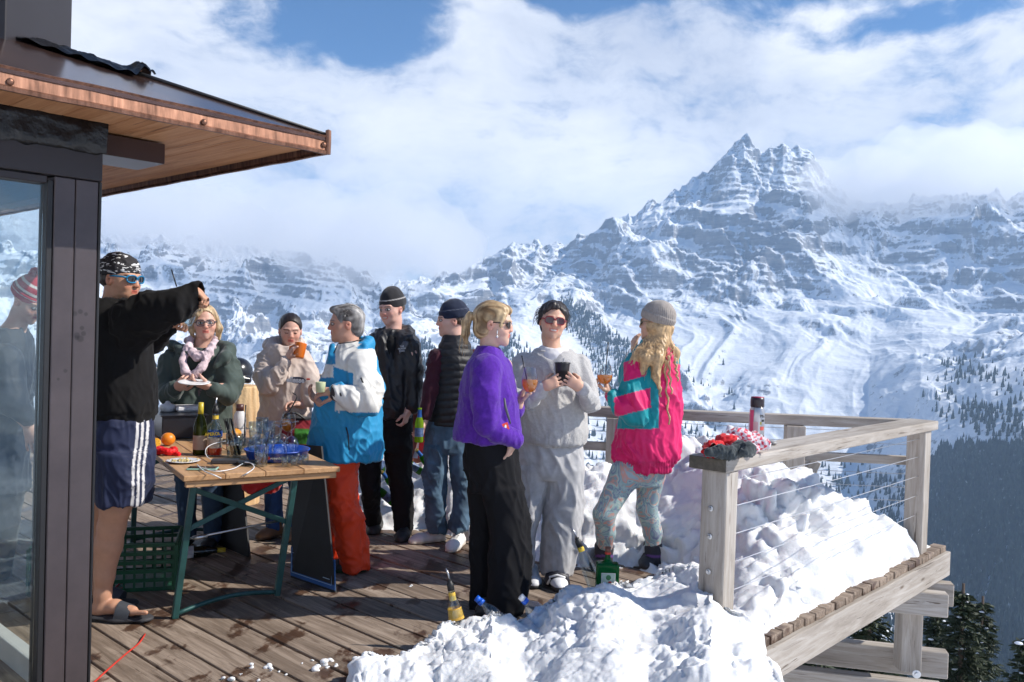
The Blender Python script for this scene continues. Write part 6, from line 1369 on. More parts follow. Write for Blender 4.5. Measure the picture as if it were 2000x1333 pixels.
def bottle_beer(base, label, group, axis=(0,0,1), m=None, cap=False, foil=True, S=1.0):
    t = thing('beer_bottle', base, label, 'bottle', group); prof = [(.001,0),(.028,0),(.030,.006),(.030,.125),(.026,.15),(.016,.175),(.0125,.195),(.0125,.225),(.014,.227),(.014,.235),(.011,.236)]
    b = MB(); b.lathe(base, [(r*S, z*S) for r, z in prof], 20, axis=axis); b.build('glass', m or YGREEN, t, smooth=True)
    if foil: b = MB(); b.lathe(base, [(.0172*S,.172*S),(.0137*S,.195*S),(.0137*S,.222*S)], 20, axis=axis, caps=False); b.build('neck_foil', BLUEF, t, smooth=True)
    b = MB(); b.lathe(base, [(.0306*S,.04*S),(.0306*S,.10*S)], 20, axis=axis, caps=False); b.build('label', simple('beer_label', (.10,.16,.30), .5, bstr=0, var=.6, vscale=50), t, smooth=True)
    if cap: b = MB(); b.lathe(base, [(.015*S,.228*S),(.015*S,.238*S),(.001,.239*S)], 16, axis=axis); b.build('cap', plain((.45,.3,.08), .3, .6), t)
    return t
navyguy()
# ---------------------------------------------------------------- woman with orange mug
def mugwoman():
    p = Person(6.2, (528, 1048), 'dark-haired woman in beige pullover drinking from an orange mug'); J = p.J
    h = p.head(567, 646, 0, yaw=18, pitch=10, sc=.99)
    mug = J(583, 684, -.19)
    def body(F):
        head_field(F, h, J(556, 705), nr=.050, jaw=.95)
        F.chain([J(556, 708), J(556, 740), J(560, 820)], [.055, .09, .11], .03)
        F.chain([J(524, 708, -.02), J(518, 752, -.10), J(560, 704, -.18)], [.045, .04, .026], .02); hand_field(F, J(562, 700, -.18), (.45, -.12, 1), (.8, .5, -.1), -1, curl=(30, 45, 30), spread=5, S=.97)
        F.chain([J(596, 708, 0), J(612, 765, -.05), J(590, 792, -.12)], [.045, .04, .026], .02); hand_field(F, J(590, 792, -.12), (-.8, -.2, .1), (0, -.5, -.8), 1, curl=(40, 40, 30), S=.97)
    p.build_body(body, p.bounds(495, 625, 605, 830, -.36, .25), skin=(.56, .33, .25), closed=True, hairc=(.03,.02,.02))
    hm = hair_mat('brown_black_hair', attr=False, c=(.022,.014,.011))
    p.hair('hair', lambda F: (cap_hair(F, h, 1.0, back=.01), F.ell(h.p(-.05, -.09, .05), (.03, .03, .03), h.M, .015)), hm, strand=.003, freq=70, ax='y')
    p.locks('loose_hair', lambda rg: (h.p(rg.choice([-1,1])*rg.uniform(.06,.078), rg.uniform(-.02,.04), rg.uniform(-.03,.05)), (rg.uniform(-.3,.3), rg.uniform(-.3,.1), -.7)), hm, n=24, L=.11, r=.0013, curl=.02, seed=8)
    jm = cloth('beige_shell', (.58,.48,.42), .65, .15, bstr=.2, bscale=150, var=.1, spec=.3)
    def jac(F):
        F.loft(p.lev([(672, 528, 592, .09), (684, 518, 598, .115), (700, 511, 605, .135), (740, 513, 607, .145), (790, 510, 608, .15), (825, 506, 604, .15), (850, 506, 604, .15)]), .02)
        F.chain([J(526, 704, -.03), J(517, 735, -.10), J(524, 752, -.16), J(545, 728, -.19), J(557, 708, -.19)], [.076, .078, .070, .056, .042], .015)
        F.chain([J(592, 706, 0), J(606, 745, -.05), J(604, 780, -.10)], [.076, .070, .052], .015)
        F.chain([J(525, 674, .06), J(548, 668, .13), J(584, 672, .08)], [.04, .045, .035], .02); F.chain([J(532, 668, 0), J(526, 680, -.04)], [.03,.03], .02)
        F.ell(J(560, 668, -.02), (.065, .085, .05), None, .015, op='s')
    j = p.garment('pullover', jac, p.bounds(495, 625, 655, 860, -.36, .28), jm, amp=.014, sc=8, seed=91, post=lambda V, Q: wrinkles(V, Q, J(524, 745, -.2), (1, 0, .5), .12, .008, 85))
    b = MB(); c = J(581, 743, -.218); b.lathe(c, [(.001, 0), (.058, 0), (.058, .003), (.055, .004), (.001, .004)], 30, axis=(.03, -1, .12), sq=(.40, .98)); b.build('logo_oval', simple('navy_print', (.03,.03,.06), .5, bstr=0), j)
    text('ellesse', .050, J(577, 743, -.226), (1, .02, -.03), (0, -.1, 1), WHITEP, p.root, name='lettering', bold=.0022, wid=.92)
    b = MB(); q = J(602, 741, -.226); 
    for dx in (-.007, .0, .007): b.lathe(q + [dx, 0, 0], [(.006,0),(.005,.001)], 12, axis=(0,-1,0.1))
    b.build('logo_mark', REDP, j)
    def tr(F): F.loft(p.lev([(845, 514, 600, .12), (880, 512, 598, .12)]), .02); F.loft(p.lev([(870, 512, 556, .09), (960, 518, 550, .085), (1036, 520, 552, .085)]), .02); F.loft(p.lev([(870, 556, 600, .09), (960, 566, 598, .085), (1040, 566, 598, .085)]), .02)
    p.garment('jeans', tr, p.bounds(500, 612, 840, 1042, -.2, .2), simple('bright_blue_denim', (.03,.09,.24), .9, var=.3, bstr=.3), amp=.010, sc=9, seed=92)
    shoe_mesh(p, (J(546, 1050)[0], 6.22, 0), (J(516, 1055)[0], 6.06, 0), up=(.23,.125,.06), sole=(.10,.06,.04), wid=.05, hgt=.10, name='ankle_boot'); shoe_mesh(p, (J(586, 1050)[0], 6.22, 0), (J(572, 1055)[0], 6.0, 0), up=(.23,.125,.06), sole=(.10,.06,.04), wid=.05, hgt=.10, name='ankle_boot')
    t = thing('mug', mug - [0,0,.045], 'orange mug at the lips of the woman in the beige pullover', 'mug'); om = plain((.72,.17,.015), .3); b = MB(); ax = (.10, .25, 1)
    b.lathe(mug - [0,0,.055], [(.001,0),(.034,0),(.037,.005),(.042,.10),(.042,.104),(.039,.104),(.034,.01),(.001,.008)], 26, axis=ax); b.build('body', om, t, smooth=True); b = MB(); b.tube([mug + [-.03,0,.03], mug + [-.06,0,.02], mug + [-.06,0,-.02], mug + [-.03,0,-.03]], .006, 8); b.build('handle', om, t, smooth=True)
mugwoman()
# ---------------------------------------------------------------- woman with glasses, green jacket, pink scarf
def blonde2():
    p = Person(5.9, (385, 1060), 'blonde woman with dark-rimmed glasses, dark green parka and pink scarf, holding a plate'); J = p.J
    h = p.head(400, 631, 0, yaw=22, pitch=0, roll=-3, sc=1.0)
    def body(F):
        head_field(F, h, J(390, 695), nr=.054, jaw=1.02)
        F.chain([J(390, 700), J(388, 735), J(388, 820)], [.055, .09, .12], .03)
        F.chain([J(338, 712, -.03), J(328, 765, -.08), J(348, 756, -.26)], [.045, .04, .026], .02); hand_field(F, J(347, 757, -.25), (.35, -.4, .25), (.7, .1, .6), -1, curl=(35, 45, 30), S=.95)
        F.chain([J(436, 712, -.03), J(450, 760, -.10), J(412, 757, -.26)], [.045, .04, .026], .02); hand_field(F, J(410, 757, -.26), (-.8, -.25, .2), (-.1, .4, .9), -1, curl=(25, 35, 25), S=.97)
    p.build_body(body, p.bounds(305, 470, 590, 830, -.42, .25), skin=(.57, .33, .25), hairc=(.3,.2,.12))
    hm = hair_mat('short_blonde_hair')
    def bl(V, L, d): k = np.clip(.6 + .8*d, 0, 1)[:, None]; return np.array([.24,.14,.06])*(1-k) + np.array([.72,.54,.32])*k
    p.hair('hair', lambda F: (cap_hair(F, h, 1.03, back=.03), F.chain([h.p(-.07, .01, .03), h.p(-.088, .005, -.04), h.p(-.085, .0, -.11)], [.022, .024, .012], .02), F.chain([h.p(.07, .01, .03), h.p(.085, .0, -.04), h.p(.08, -.01, -.10)], [.018, .020, .010], .02), F.chain([h.p(.01,.075,.095), h.p(.05,.075,.055), h.p(.07,.05,.01)], [.012,.014,.008], .015)), hm, strand=.0045, freq=50, colf=bl)
    p.locks('loose_hair', lambda rg: (h.p(rg.choice([-1,1])*rg.uniform(.07,.09), rg.uniform(-.06,.02), rg.uniform(-.02,.06)), (rg.uniform(-.3,.3), rg.uniform(-.3,.3), -.8)), hair_mat('blonde_tips', attr=False, c=(.55,.38,.2)), n=50, L=.13, r=.0028, curl=.03, seed=9)
    glasses(p, clear_glass('lens_clear', (.97,.97,.98), .06, 1.2), simple('dark_rim', (.03,.025,.05), .3, bstr=0), w=.052, hgt=.040, yo=.094, thick=.0026, name='spectacles')
    jm = cloth('green_parka', (.065,.088,.078), .75, .2, bstr=.25, bscale=160, var=.15)
    def jac(F):
        F.loft(p.lev([(676, 360, 424, .10), (690, 340, 442, .125), (706, 328, 452, .14), (750, 324, 452, .15), (800, 326, 452, .155), (845, 328, 450, .155), (880, 330, 448, .155)]), .02)
        F.chain([J(338, 708, -.02), J(328, 745, -.07), J(330, 770, -.13), J(344, 760, -.23)], [.080, .076, .066, .045], .015); F.chain([J(440, 708, -.02), J(452, 748, -.08), J(446, 772, -.14), J(418, 762, -.24)], [.080, .076, .066, .047], .015)
        F.chain([J(345, 684, .04), J(336, 672, -.03), J(366, 690, -.14)], [.035, .028, .018], .02); F.chain([J(425, 676, .06), J(447, 682, .0), J(438, 700, -.12), J(420, 716, -.16)], [.04, .042, .034, .018], .02)
        F.cone(J(390, 690, -.19), J(384, 860, -.22), .085, .07, .02, op='s'); F.ell(J(395, 672, -.02), (.075, .10, .05), None, .015, op='s')
    p.garment('parka', jac, p.bounds(305, 472, 660, 890, -.36, .25), jm, amp=.014, sc=7, seed=101)
    F = Field(*p.bounds(340, 435, 690, 890, -.25, .2), .009); F.loft(p.lev([(694, 355, 425, .11), (740, 345, 432, .135), (880, 342, 432, .14)]), .01); V, Q = F.mesh(); mk('jumper', folds(V, Q, .008), Q, cloth('mauve_jumper', (.16,.125,.135), .95), p.root, True)
    sc = cloth('pink_scarf', (.70,.54,.57), .9, .3, var=.2, vscale=30)
    def scarf(F):
        F.chain([J(372, 662, -.02), J(368, 682, -.11), J(385, 697, -.16), J(408, 690, -.14), J(419, 668, -.06)], [.024, .029, .029, .027, .022], .012)
        F.chain([J(366, 675, -.10), J(357, 705, -.17), J(362, 727, -.20), J(376, 737, -.21), J(394, 718, -.20), J(410, 690, -.15)], [.020, .024, .026, .026, .026, .020], .012); F.chain([J(368, 665, .02), J(395, 660, .07), J(418, 664, .02)], [.028,.03,.028], .012)
    p.garment('scarf', scarf, p.bounds(345, 432, 650, 750, -.3, .18), sc, amp=.009, sc=13, seed=7, zs=.9, h=.006)
    F = Field(*p.bounds(320, 455, 870, 1065, -.2, .2), .009); F.loft(p.lev([(875, 342, 440, .13), (920, 345, 436, .12)]), .02); F.loft(p.lev([(910, 345, 385, .09), (1000, 350, 380, .085), (1055, 352, 380, .08)]), .02); F.loft(p.lev([(910, 392, 436, .09), (1000, 402, 434, .085), (1055, 402, 432, .08)]), .02); V, Q = F.mesh(); mk('jeans', folds(V, Q, .010, 9), Q, simple('navy_denim', (.03,.06,.11), .9), p.root, True)
    for x in (366, 416): shoe_mesh(p, (J(x, 1060)[0], 5.95, 0), (J(x + 3, 1060)[0], 5.70, 0), up=(.03,.03,.035), sole=(.02,.02,.02), name='shoe')
    c = J(379, 750, -.36); b = MB(); b.lathe(c, [(.001,0),(.06,0),(.095,.008),(.100,.012),(.095,.014),(.06,.005),(.001,.004)], 36, axis=(.05,-.1,1)); o = b.build('plate', simple('white_china', (.8,.8,.8), .3, bstr=0), smooth=True, origin=c); tag(o, 'white plate held level by the woman in the green parka', 'plate')
blonde2()
# ---------------------------------------------------------------- man in black sweatshirt, shorts and sliders
def shortsman():
    p = Person(4.44, (215, 1205), 'man in black sweatshirt, navy striped shorts and patterned head scarf reaching across the table'); J = p.J
    h = p.head(238, 545, 0, yaw=72, pitch=4, sc=1.02); SK = (.47, .25, .16)
    def body(F):
        head_field(F, h, J(218, 612), nr=.060, jaw=1.1, nose=1.05)
        F.chain([J(218, 615), J(222, 660), J(235, 780)], [.065, .12, .13], .04)
        F.chain([J(250, 625, -.16), J(338, 592, -.20), J(378, 572, -.16)], [.052, .044, .030], .02); hand_field(F, J(381, 566, -.16), (.62, -.05, -.50), (-.55, 0, -.8), 1, curl=(50, 60, 40), spread=6, S=.86)
        F.chain([J(238, 625, .18), J(300, 665, .22), J(328, 638, .12)], [.052, .044, .029], .02); hand_field(F, J(328, 636, .11), (1, .1, .30), (0, -.2, -1), 1, curl=(50, 60, 30), spread=4, S=.84)
        F.chain([J(232, 830), J(230, 900)], [.14, .13], .04)
        F.chain([J(234, 900, -.06), J(226, 990, -.07)], [.105, .073], .03); F.chain([J(226, 990, -.07), J(218, 1030, -.05), J(212, 1065, -.04), J(204, 1125, -.04), J(201, 1160, -.04)], [.073, .066, .066, .048, .040], .02)
        F.chain([J(201, 1160, -.04), J(197, 1186, -.04)], [.040, .040], .02); F.chain([J(192, 1192, -.04), J(225, 1185, -.05), J(258, 1194, -.07)], [.036, .038, .030], .02, flat=(UP, .85))
        for i, (ox, dx) in enumerate(((0.0, 285), (.022, 281), (.040, 276), (.055, 271), (.068, 266))): F.cone(J(258, 1197, -.09 + ox), J(dx, 1197, -.10 + ox), .013 if i == 0 else .010, .012 if i == 0 else .009, .004)
        F.chain([J(205, 900, .10), J(196, 1000, .12), J(196, 1050, .15), J(192, 1150, .16)], [.10, .07, .062, .042], .03)
    p.build_body(body, p.bounds(150, 410, 480, 1212, -.42, .42), skin=SK, hairc=(.04,.025,.02), h=.0075)
    p.hair('hair', lambda F: (F.ell(h.p(0, -.035, .0), (.080, .090, .062), h.M, .01), F.ell(h.p(0, .095, -.0), (.09, .115, .14), h.M, .01, op='s'), F.ell(h.p(0, -.0, -.10), (.10, .12, .055), h.M, .01, op='s')), hair_mat('dark_short_hair', attr=False, c=(.035,.022,.016)), strand=.003)
    m, nt, bs, out = newmat('patterned_bandana'); L = nt.links; tc = N(nt, 'ShaderNodeTexCoord'); n1 = N(nt, 'ShaderNodeTexNoise', Scale=16.0, Detail=2.0, Distortion=1.5); mp = N(nt, 'ShaderNodeMapping'); mp.inputs['Rotation'].default_value = (.3, .9, .4); mp.inputs['Scale'].default_value = (1, 1, 3.2); L.new(tc.outputs['Object'], mp.inputs[0]); L.new(mp.outputs[0], n1.inputs['Vector'])
    rp = ramp(nt, [(.595, (.018,.016,.02)), (.61, (.75,.75,.76))], n1.outputs['Fac']); rp.color_ramp.interpolation = 'CONSTANT'; L.new(rp.outputs[0], bs.inputs['Base Color']); bs.inputs['Roughness'].default_value = .8
    F = Field(h.c - .18, h.c + .18, .0045); F.ell(h.p(0, -.018, .046), np.array([.086, .108, .086]), h.M, .01); F.cone(h.p(0, -.10, .02), h.p(0, -.125, -.01), .03, .012, .02)
    base = h.p(0, 0, .018); up = h.u - h.f*.12; F.comb(h.c - .18, h.c + .18, lambda X, Y, Z: (X - base[0])*up[0] + (Y - base[1])*up[1] + (Z - base[2])*up[2], .004, 's'); V, Q = F.mesh(); V = folds(relax(V, Q, 1), Q, .006, 16, 3, .8); mk('head_scarf', V, Q, m, p.root, True)
    glasses(p, LENS, simple('blue_frame', (.012,.20,.40), .25, bstr=0), w=.056, hgt=.036, yo=.094, zo=.004, thick=.004)
    bm = cloth('black_sweatshirt', (.008,.0075,.008), .95, .03, bstr=.4, bscale=300, var=.2, vscale=20)
    def sw(F):
        F.loft(p.lev([(582, 192, 252, .09), (594, 180, 264, .13), (608, 168, 280, .17), (650, 160, 292, .18), (720, 164, 297, .18), (790, 172, 301, .18), (812, 176, 301, .175), (826, 178, 298, .165)]), .02, round_=.015)
        F.chain([J(256, 622, -.15), J(300, 608, -.19), J(345, 596, -.21), J(388, 572, -.17)], [.100, .086, .074, .055], .03)
        F.chain([J(262, 650, -.10), J(310, 622, -.17)], [.09, .06], .04)
        F.chain([J(240, 632, .16), J(295, 662, .2), J(326, 642, .13)], [.09, .072, .048], .02)
        F.ell(J(219, 580, 0), (.072, .085, .035), None, .015, op='s')
    def post(V, Q):
        px, py = proj(V); n = vnormals(V, Q); V = V + n*(sstep(806, 812, py)*(-.008) + sstep(812, 826, py)*.0)[:, None]
        return wrinkles(V, Q, J(345, 596, -.24), (1, 0, .1), .12, .006, 70)
    p.garment('sweatshirt', sw, p.bounds(150, 400, 545, 835, -.42, .38), bm, amp=.013, sc=6.5, seed=111, zs=.6, post=post, h=.009)
    nm = cloth('navy_shorts', (1,1,1), .7, .1, attr=True, bstr=.2, bscale=200)
    def sh(F):
        F.loft(p.lev([(815, 180, 294, .17), (860, 178, 298, .175), (900, 180, 299, .17)]), .02); F.loft(p.lev([(880, 184, 299, .15, -.05), (940, 190, 296, .15, -.06), (982, 194, 290, .15, -.06)]), .03); F.loft(p.lev([(880, 172, 240, .12, .10), (965, 165, 232, .12, .13)]), .03)
        F.cone(J(236, 1000, -.07), J(238, 960, -.07), .115, .10, .01, op='s')
    def colf(V, px, py):
        c = np.tile(np.array((.018,.024,.06)), (len(V), 1)); w = (px - 275) + .07*(py - 900) + 1.5*np.sin(py*.05)
        for o in (-12, -2, 8): c[np.abs(w - o) < 2.6] = (.62,.60,.60)
        c[V[:,1] > 4.5] = (.018,.024,.06); return c
    p.garment('shorts', sh, p.bounds(150, 310, 808, 992, -.3, .32), nm, amp=.013, sc=7, seed=121, zs=.4, colf=colf, h=.0065)
    for (x0, x1, dd, xs) in ((178, 292, -.06, 246), (160, 262, .17, 226)):
        a = J(x0, 1206, dd); e = J(x1, 1206, dd); F = Field([a[0] - .03, a[1] - .09, -.01], [e[0] + .03, a[1] + .09, .14], .006); F.chain([(a[0] + .03, a[1], .016), ((a[0] + e[0])/2, a[1], .014), (e[0] - .03, a[1], .016)], [.040, .046, .050], .02, flat=(UP, .34)); V, Q = F.mesh(); sl = mk('slider_sole', V, Q, plain((.035,.035,.04), .7), p.root, True)
        c = J(xs, 1200, dd); V = []; n0 = 14
        for i in range(n0):
            t_ = math.pi*i/(n0-1)
            for wx in (-.042, -.02, .004, .03): V.append((c[0] + wx + .012*math.sin(t_), c[1] - .052*math.cos(t_)*1.02, .018 + (.068 - wx*.35)*max(0, math.sin(t_))**.75))
        mk('slider_strap', V, [tuple(int(k) for k in f) for f in grid_faces(n0, 4)], plain((.045,.05,.06), .6), p.root, True)
    g = J(364, 634, .12); b = MB(); b.lathe(g - [0, 0, .0], [(.028,0),(.030,.004),(.034,.05),(.033,.05),(.028,.006),(.001,.005)], 20, axis=(.3,-.1,1)); o = b.build('glass', GLASS, smooth=True, origin=g); tag(o, 'small clear glass in the far hand of the man in the black sweatshirt', 'glass')
    b = MB(); b.tube([J(345, 560, .02), J(335, 527, .02)], .0035, 7); o = b.build('straw', STRAW, smooth=True); tag(o, 'thin black straw sticking up above the black sleeve', 'straw')
shortsman()
# ---------------------------------------------------------------- person seen through the cabin glass
def glassperson():
    p = Person(5.0, (45, 1150), 'person in striped red bobble hat and dark jacket seen through the cabin glass'); J = p.J
    h = p.head(58, 590, 0, yaw=72, pitch=28, sc=.98)
    def body(F):
        head_field(F, h, J(25, 650), nr=.055); F.chain([J(20, 655), J(0, 700), J(-20, 850)], [.06, .12, .14], .04)
        F.chain([J(10, 690, -.16), J(20, 790, -.2), J(55, 830, -.1)], [.05, .045, .03], .02); hand_field(F, J(57, 832, -.1), (.3, -.1, -1), (0, .8, -.1), 1, curl=(10, 15, 10), spread=12, S=1.05)
    p.build_body(body, p.bounds(-80, 100, 530, 960, -.35, .3), skin=(.52,.31,.24), h=.008)
    wm = simple('striped_wool', (.5,.05,.06), .95, attr=True, bstr=.5, bscale=300)
    def st(hz, L): 
        c = np.tile(np.array((.42,.015,.03)), (len(hz), 1)); c[(hz > .052) & (hz < .066)] = (.7,.68,.66); c[(hz > .030) & (hz < .034)] = (.7,.68,.66); c[(hz > .095) & (hz < .108)] = (.7,.68,.66); c[(hz > .046) & (hz < .050)] = (.02,.02,.02); return c
    beanie(p, wm, brim=.04, tilt=.1, slouch=.015, colf=st)
    b = MB(); rg = np.random.default_rng(2); c = h.p(0, -.04, .165)
    for _ in range(420): d = rg.normal(size=3); d /= np.linalg.norm(d); b.tube([c + d*.005, c + d*.038*rg.uniform(.8, 1.1)], [.004, .002], 4)
    b.build('pompom', plain((.50,.01,.02), .9), p.root)
    F = Field(*p.bounds(-90, 95, 600, 980, -.35, .32), .011); F.loft(p.lev([(640, -10, 45, .10), (665, -30, 60, .15), (720, -60, 60, .17), (850, -70, 50, .17), (960, -70, 50, .17)]), .03); F.chain([J(15, 700, -.15), J(22, 780, -.2), J(52, 815, -.12)], [.08, .075, .05], .02); V, Q = F.mesh(); mk('jacket', folds(V, Q, .014, 7), Q, cloth('navy_jacket', (.02,.025,.04), .6), p.root, True)
    F = Field(*p.bounds(-90, 70, 940, 1160, -.3, .3), .011); F.loft(p.lev([(950, -65, 45, .14), (1150, -55, 10, .13)]), .03); V, Q = F.mesh(); mk('trousers', folds(V, Q, .012, 7), Q, cloth('dark_trousers', (.02,.02,.025), .8), p.root, True)
glassperson()
# ---------------------------------------------------------------- child seen from behind
def child():
    p = Person(7.7, (500, 950), 'small child with long light brown hair seen from behind beside the log'); J = p.J
    h = p.head(500, 788, 0, yaw=170, sc=.80)
    p.build_body(lambda F: (head_field(F, h, J(500, 820), nr=.045), F.chain([J(500, 825), J(500, 900)], [.07, .09], .03)), p.bounds(470, 530, 755, 930, -.25, .25), skin=(.55,.34,.26), h=.009)
    hm = hair_mat('light_brown_hair'); 
    def cc(V, L, d): k = np.clip(.5 + .8*d, 0, 1)[:, None]; return np.array([.19,.085,.03])*(1-k) + np.array([.50,.29,.13])*k
    p.hair('hair', lambda F: (cap_hair(F, h, 1.05, back=.02, face=True), F.chain([h.p(0, -.05, -.02), h.p(0, -.07, -.10), h.p(0, -.07, -.17)], [.075, .06, .045], .03)), hm, down=.12, strand=.004, freq=60, colf=cc)
    F = Field(*p.bounds(470, 530, 805, 960, -.25, .25), .01); F.loft(p.lev([(814, 486, 514, .09), (830, 478, 522, .12), (900, 474, 526, .13), (930, 476, 524, .12)]), .02); V, Q = F.mesh(); mk('coat', folds(V, Q, .008, 9), Q, cloth('dusty_coat', (.18,.10,.12), .8), p.root, True)
child()
# ---------------------------------------------------------------- beer table
TZ = 0.775
t1 = G(358, 931, TZ); t2 = G(665, 912, TZ); tw = t2 - t1; tl = np.array([-tw[1], tw[0], 0.0]); tl /= np.linalg.norm(tl); twu = tw/np.linalg.norm(tw)
TEALM = simple('teal_enamel', (.022,.085,.080), .42, .2, var=.25, vscale=20, bstr=.1)
TABW = wood('table_top_wood', [(0.28, (0.22,.105,.045)), (.46, (.42,.235,.11)), (.60, (.55,.33,.17)), (.74, (.62,.43,.26))], bs_=.2, rough=.45)
def TT(px, py): return G(px, py, TZ + .001)
def table():
    t = thing('beer_table', (t1 + t2)/2 - [0, 0, TZ], 'long wooden beer table with teal folding metal legs, crowded with bottles and glasses', 'table')
    W_ = np.linalg.norm(tw); b = MB(); nb = 4
    for k in range(nb):
        c = t1 + twu*W_*(k + .5)/nb + tl*1.1; b.box(c - [0, 0, .014], (2.2, W_/nb - .0012, .028), ax=np.array([tl, twu, UP]), bev=.004)
    b.build('tabletop', TABW, t)
    b = MB(); b.box(t1 + twu*W_*.5 + tl*.03 - [0, 0, .045], (W_*.96, .03, .032), ax=np.array([twu, tl, UP]), bev=.003); b.build('end_batten', TABW, t)
    for q, name in ((.22, 'near'), (1.95, 'far')):
        a0 = t1 + tl*q - [0, 0, .03]; L0 = a0 + twu*.10; R0 = a0 + twu*(W_ - .10)
        Lb = L0*[1,1,0] + twu*.00; Rb = R0*[1,1,0] + twu*.0; Lb = Lb - twu*.02; Rb = Rb + twu*.02
        if q < 1: Lb = np.array([-1.685, 4.44, 0]); Rb = np.array([-1.275, 4.86, 0]); dl = (Rb - Lb)/np.linalg.norm(Rb - Lb); L0 = P(378, 945, 4.42); R0 = P(577, 925, 4.86)
        for (u, v) in ((L0, Lb), (R0, Rb)): b = MB(); b.beam(v, u, .032, .032, side=twu, bev=.003); b.build('leg', TEALM, t)
        b = MB(); pts = [Lb + (Rb - Lb)*k/12 + UP*(.018 + .045*math.sin(math.pi*min(1, k/12*1.6)*.5 if False else math.pi*k/12)*.8) for k in range(13)]; b.tube(pts, .013, 8); b.build('foot_bar', TEALM, t, smooth=True)
        b = MB(); b.beam(Lb + (L0 - Lb)*.66, R0 - UP*.01, .010, .028, side=tl, bev=.002); b.beam(L0 - UP*.03, Rb + (R0 - Rb)*.60, .010, .028, side=tl, bev=.002); b.build('cross_brace', TEALM, t)
        b = MB(); b.tube([Lb + (L0 - Lb)*.58 + tl*.02, Rb + (R0 - Rb)*.62 + tl*.02], .006, 8); b.tube([Lb + (L0 - Lb)*.585 + tl*.02 + twu*.04, Lb + (L0 - Lb)*.59 + tl*.02 + twu*.11], .011, 8); b.build('locking_rod', STEEL, t, smooth=True)
table()
def lp(px, py): return TT(px, py)
def single(name, fn, m, label, cat, base, group=None, smooth=True):
    b = MB(); fn(b); o = b.build(name, m, smooth=smooth, origin=base); tag(o, label, cat, group); return o
OLIVE = liquid('olive_glass', (.09,.10,.012), .30); APEROL = liquid('red_orange_aperitif', (.85,.06,.01), .25)
def sc_(z): return z
# wine bottle with yellow cap
b0 = lp(390, 888); t = thing('wine_bottle', b0, 'olive green wine bottle with yellow foil on the table, left of the aperitif bottle', 'bottle')
b = MB(); k = 1.0; b.lathe(b0, [(.001,0),(.034,0),(.0375,.006),(.0375,.135),(.036,.16),(.027,.195),(.0165,.222),(.0145,.24),(.0145,.285),(.001,.286)], 30); b.build('glass', OLIVE, t, smooth=True)
b = MB(); b.lathe(b0, [(.0158,.228),(.0152,.25),(.0155,.292),(.001,.294)], 24); b.build('foil', plain((.55,.42,.03), .35), t, smooth=True)
b = MB(); b.lathe(b0, [(.0381,.03),(.0381,.11)], 30, caps=False); b.build('label', plain((.42,.30,.22), .6), t, smooth=True)
# aperitif bottle with pourer
b0 = lp(419, 890); t = thing('aperitif_bottle', b0, 'clear aperitif bottle with red-orange drink, blue label and steel pourer', 'bottle'); k = 1
b = MB(); b.lathe(b0, [(.001,0),(.036,0),(.039,.006),(.039,.125),(.037,.15),(.026,.175),(.0165,.195),(.0155,.255),(.017,.257),(.017,.262)], 30, caps=False); b.build('glass', GLASS, t, smooth=True)
b = MB(); b.lathe(b0, [(.001,.004),(.036,.006),(.0375,.01),(.0375,.085),(.001,.0855)], 28); b.build('drink', APEROL, t, smooth=True)
b = MB(); b.lathe(b0, [(.0395,.108),(.0395,.140)], 30, caps=False); b.build('label', simple('blue_label', (.01,.07,.30), .4, bstr=0), t, smooth=True)
b = MB(); b.lathe(b0, [(.0393,.045),(.0393,.100)], 30, caps=False); o = b.build('label', simple('cream_label', (.62,.52,.40), .5, bstr=0, var=.5, vscale=40), t, smooth=True)
text('APEROL', .0245, b0 + np.array([0, -.0415, .124]), (1, .0, .10), UP, simple('yellow_print', (.85,.60,.05), .4, bstr=0), t, bold=.0008)
b = MB(); b.lathe(b0, [(.0175,.235),(.0175,.262),(.012,.268),(.012,.28)], 20); b.build('pourer_stopper', BLACKP, t, smooth=True); b = MB(); b.tube([b0 + [0,0,.28], b0 + [.001,0,.30], b0 + [.004,0,.325]], [.006,.005,.0035], 8); b.build('pourer_spout', STEEL, t, smooth=True)
b = MB(); b.lathe(b0, [(.0172,.205),(.0168,.225)], 20, caps=False); b.build('neck_band', simple('yellow_band', (.75,.5,.05), .4, bstr=0), t, smooth=True)
# tumblers: lathe with ribs
def tumbler(base, label, group='stacked tumblers on the table', r=.036, H=.10, inv=False, drink=None, name='tumbler', fill=.35):
    t = thing(name, base, label, 'glass', group); b = MB(); n = 40; pr = [(r*.80, 0), (r*.82, .003), (r*.86, H*.3), (r*.95, H*.36), (r, H), (r - .002, H + .0005), (r*.93, H*.38), (r*.78, H*.10), (.001, H*.09)]
    if inv: pr = [(a, H - h_) for a, h_ in pr]
    V = []; 
    for (rr, h_) in pr:
        for q in range(n): a = 2*math.pi*q/n; r2 = rr + (.0011*math.cos(a*10) if .15*H < h_ < .92*H else 0); V.append(base + np.array([r2*math.cos(a), r2*math.sin(a), h_]))
    N_ = len(pr); F = [(i*n+q, i*n+(q+1) % n, (i+1)*n+(q+1) % n, (i+1)*n+q) for i in range(N_-1) for q in range(n)]; b.add(V, F); b.build('glass', GLASS, t, smooth=True)
    if drink: b = MB(); b.lathe(base, [(.001, H*.11), (r*.76, H*.12), (r*.90, H*fill), (.001, H*fill + .0005)], 24); b.build('drink', drink, t, smooth=True)
    return t
i = 0
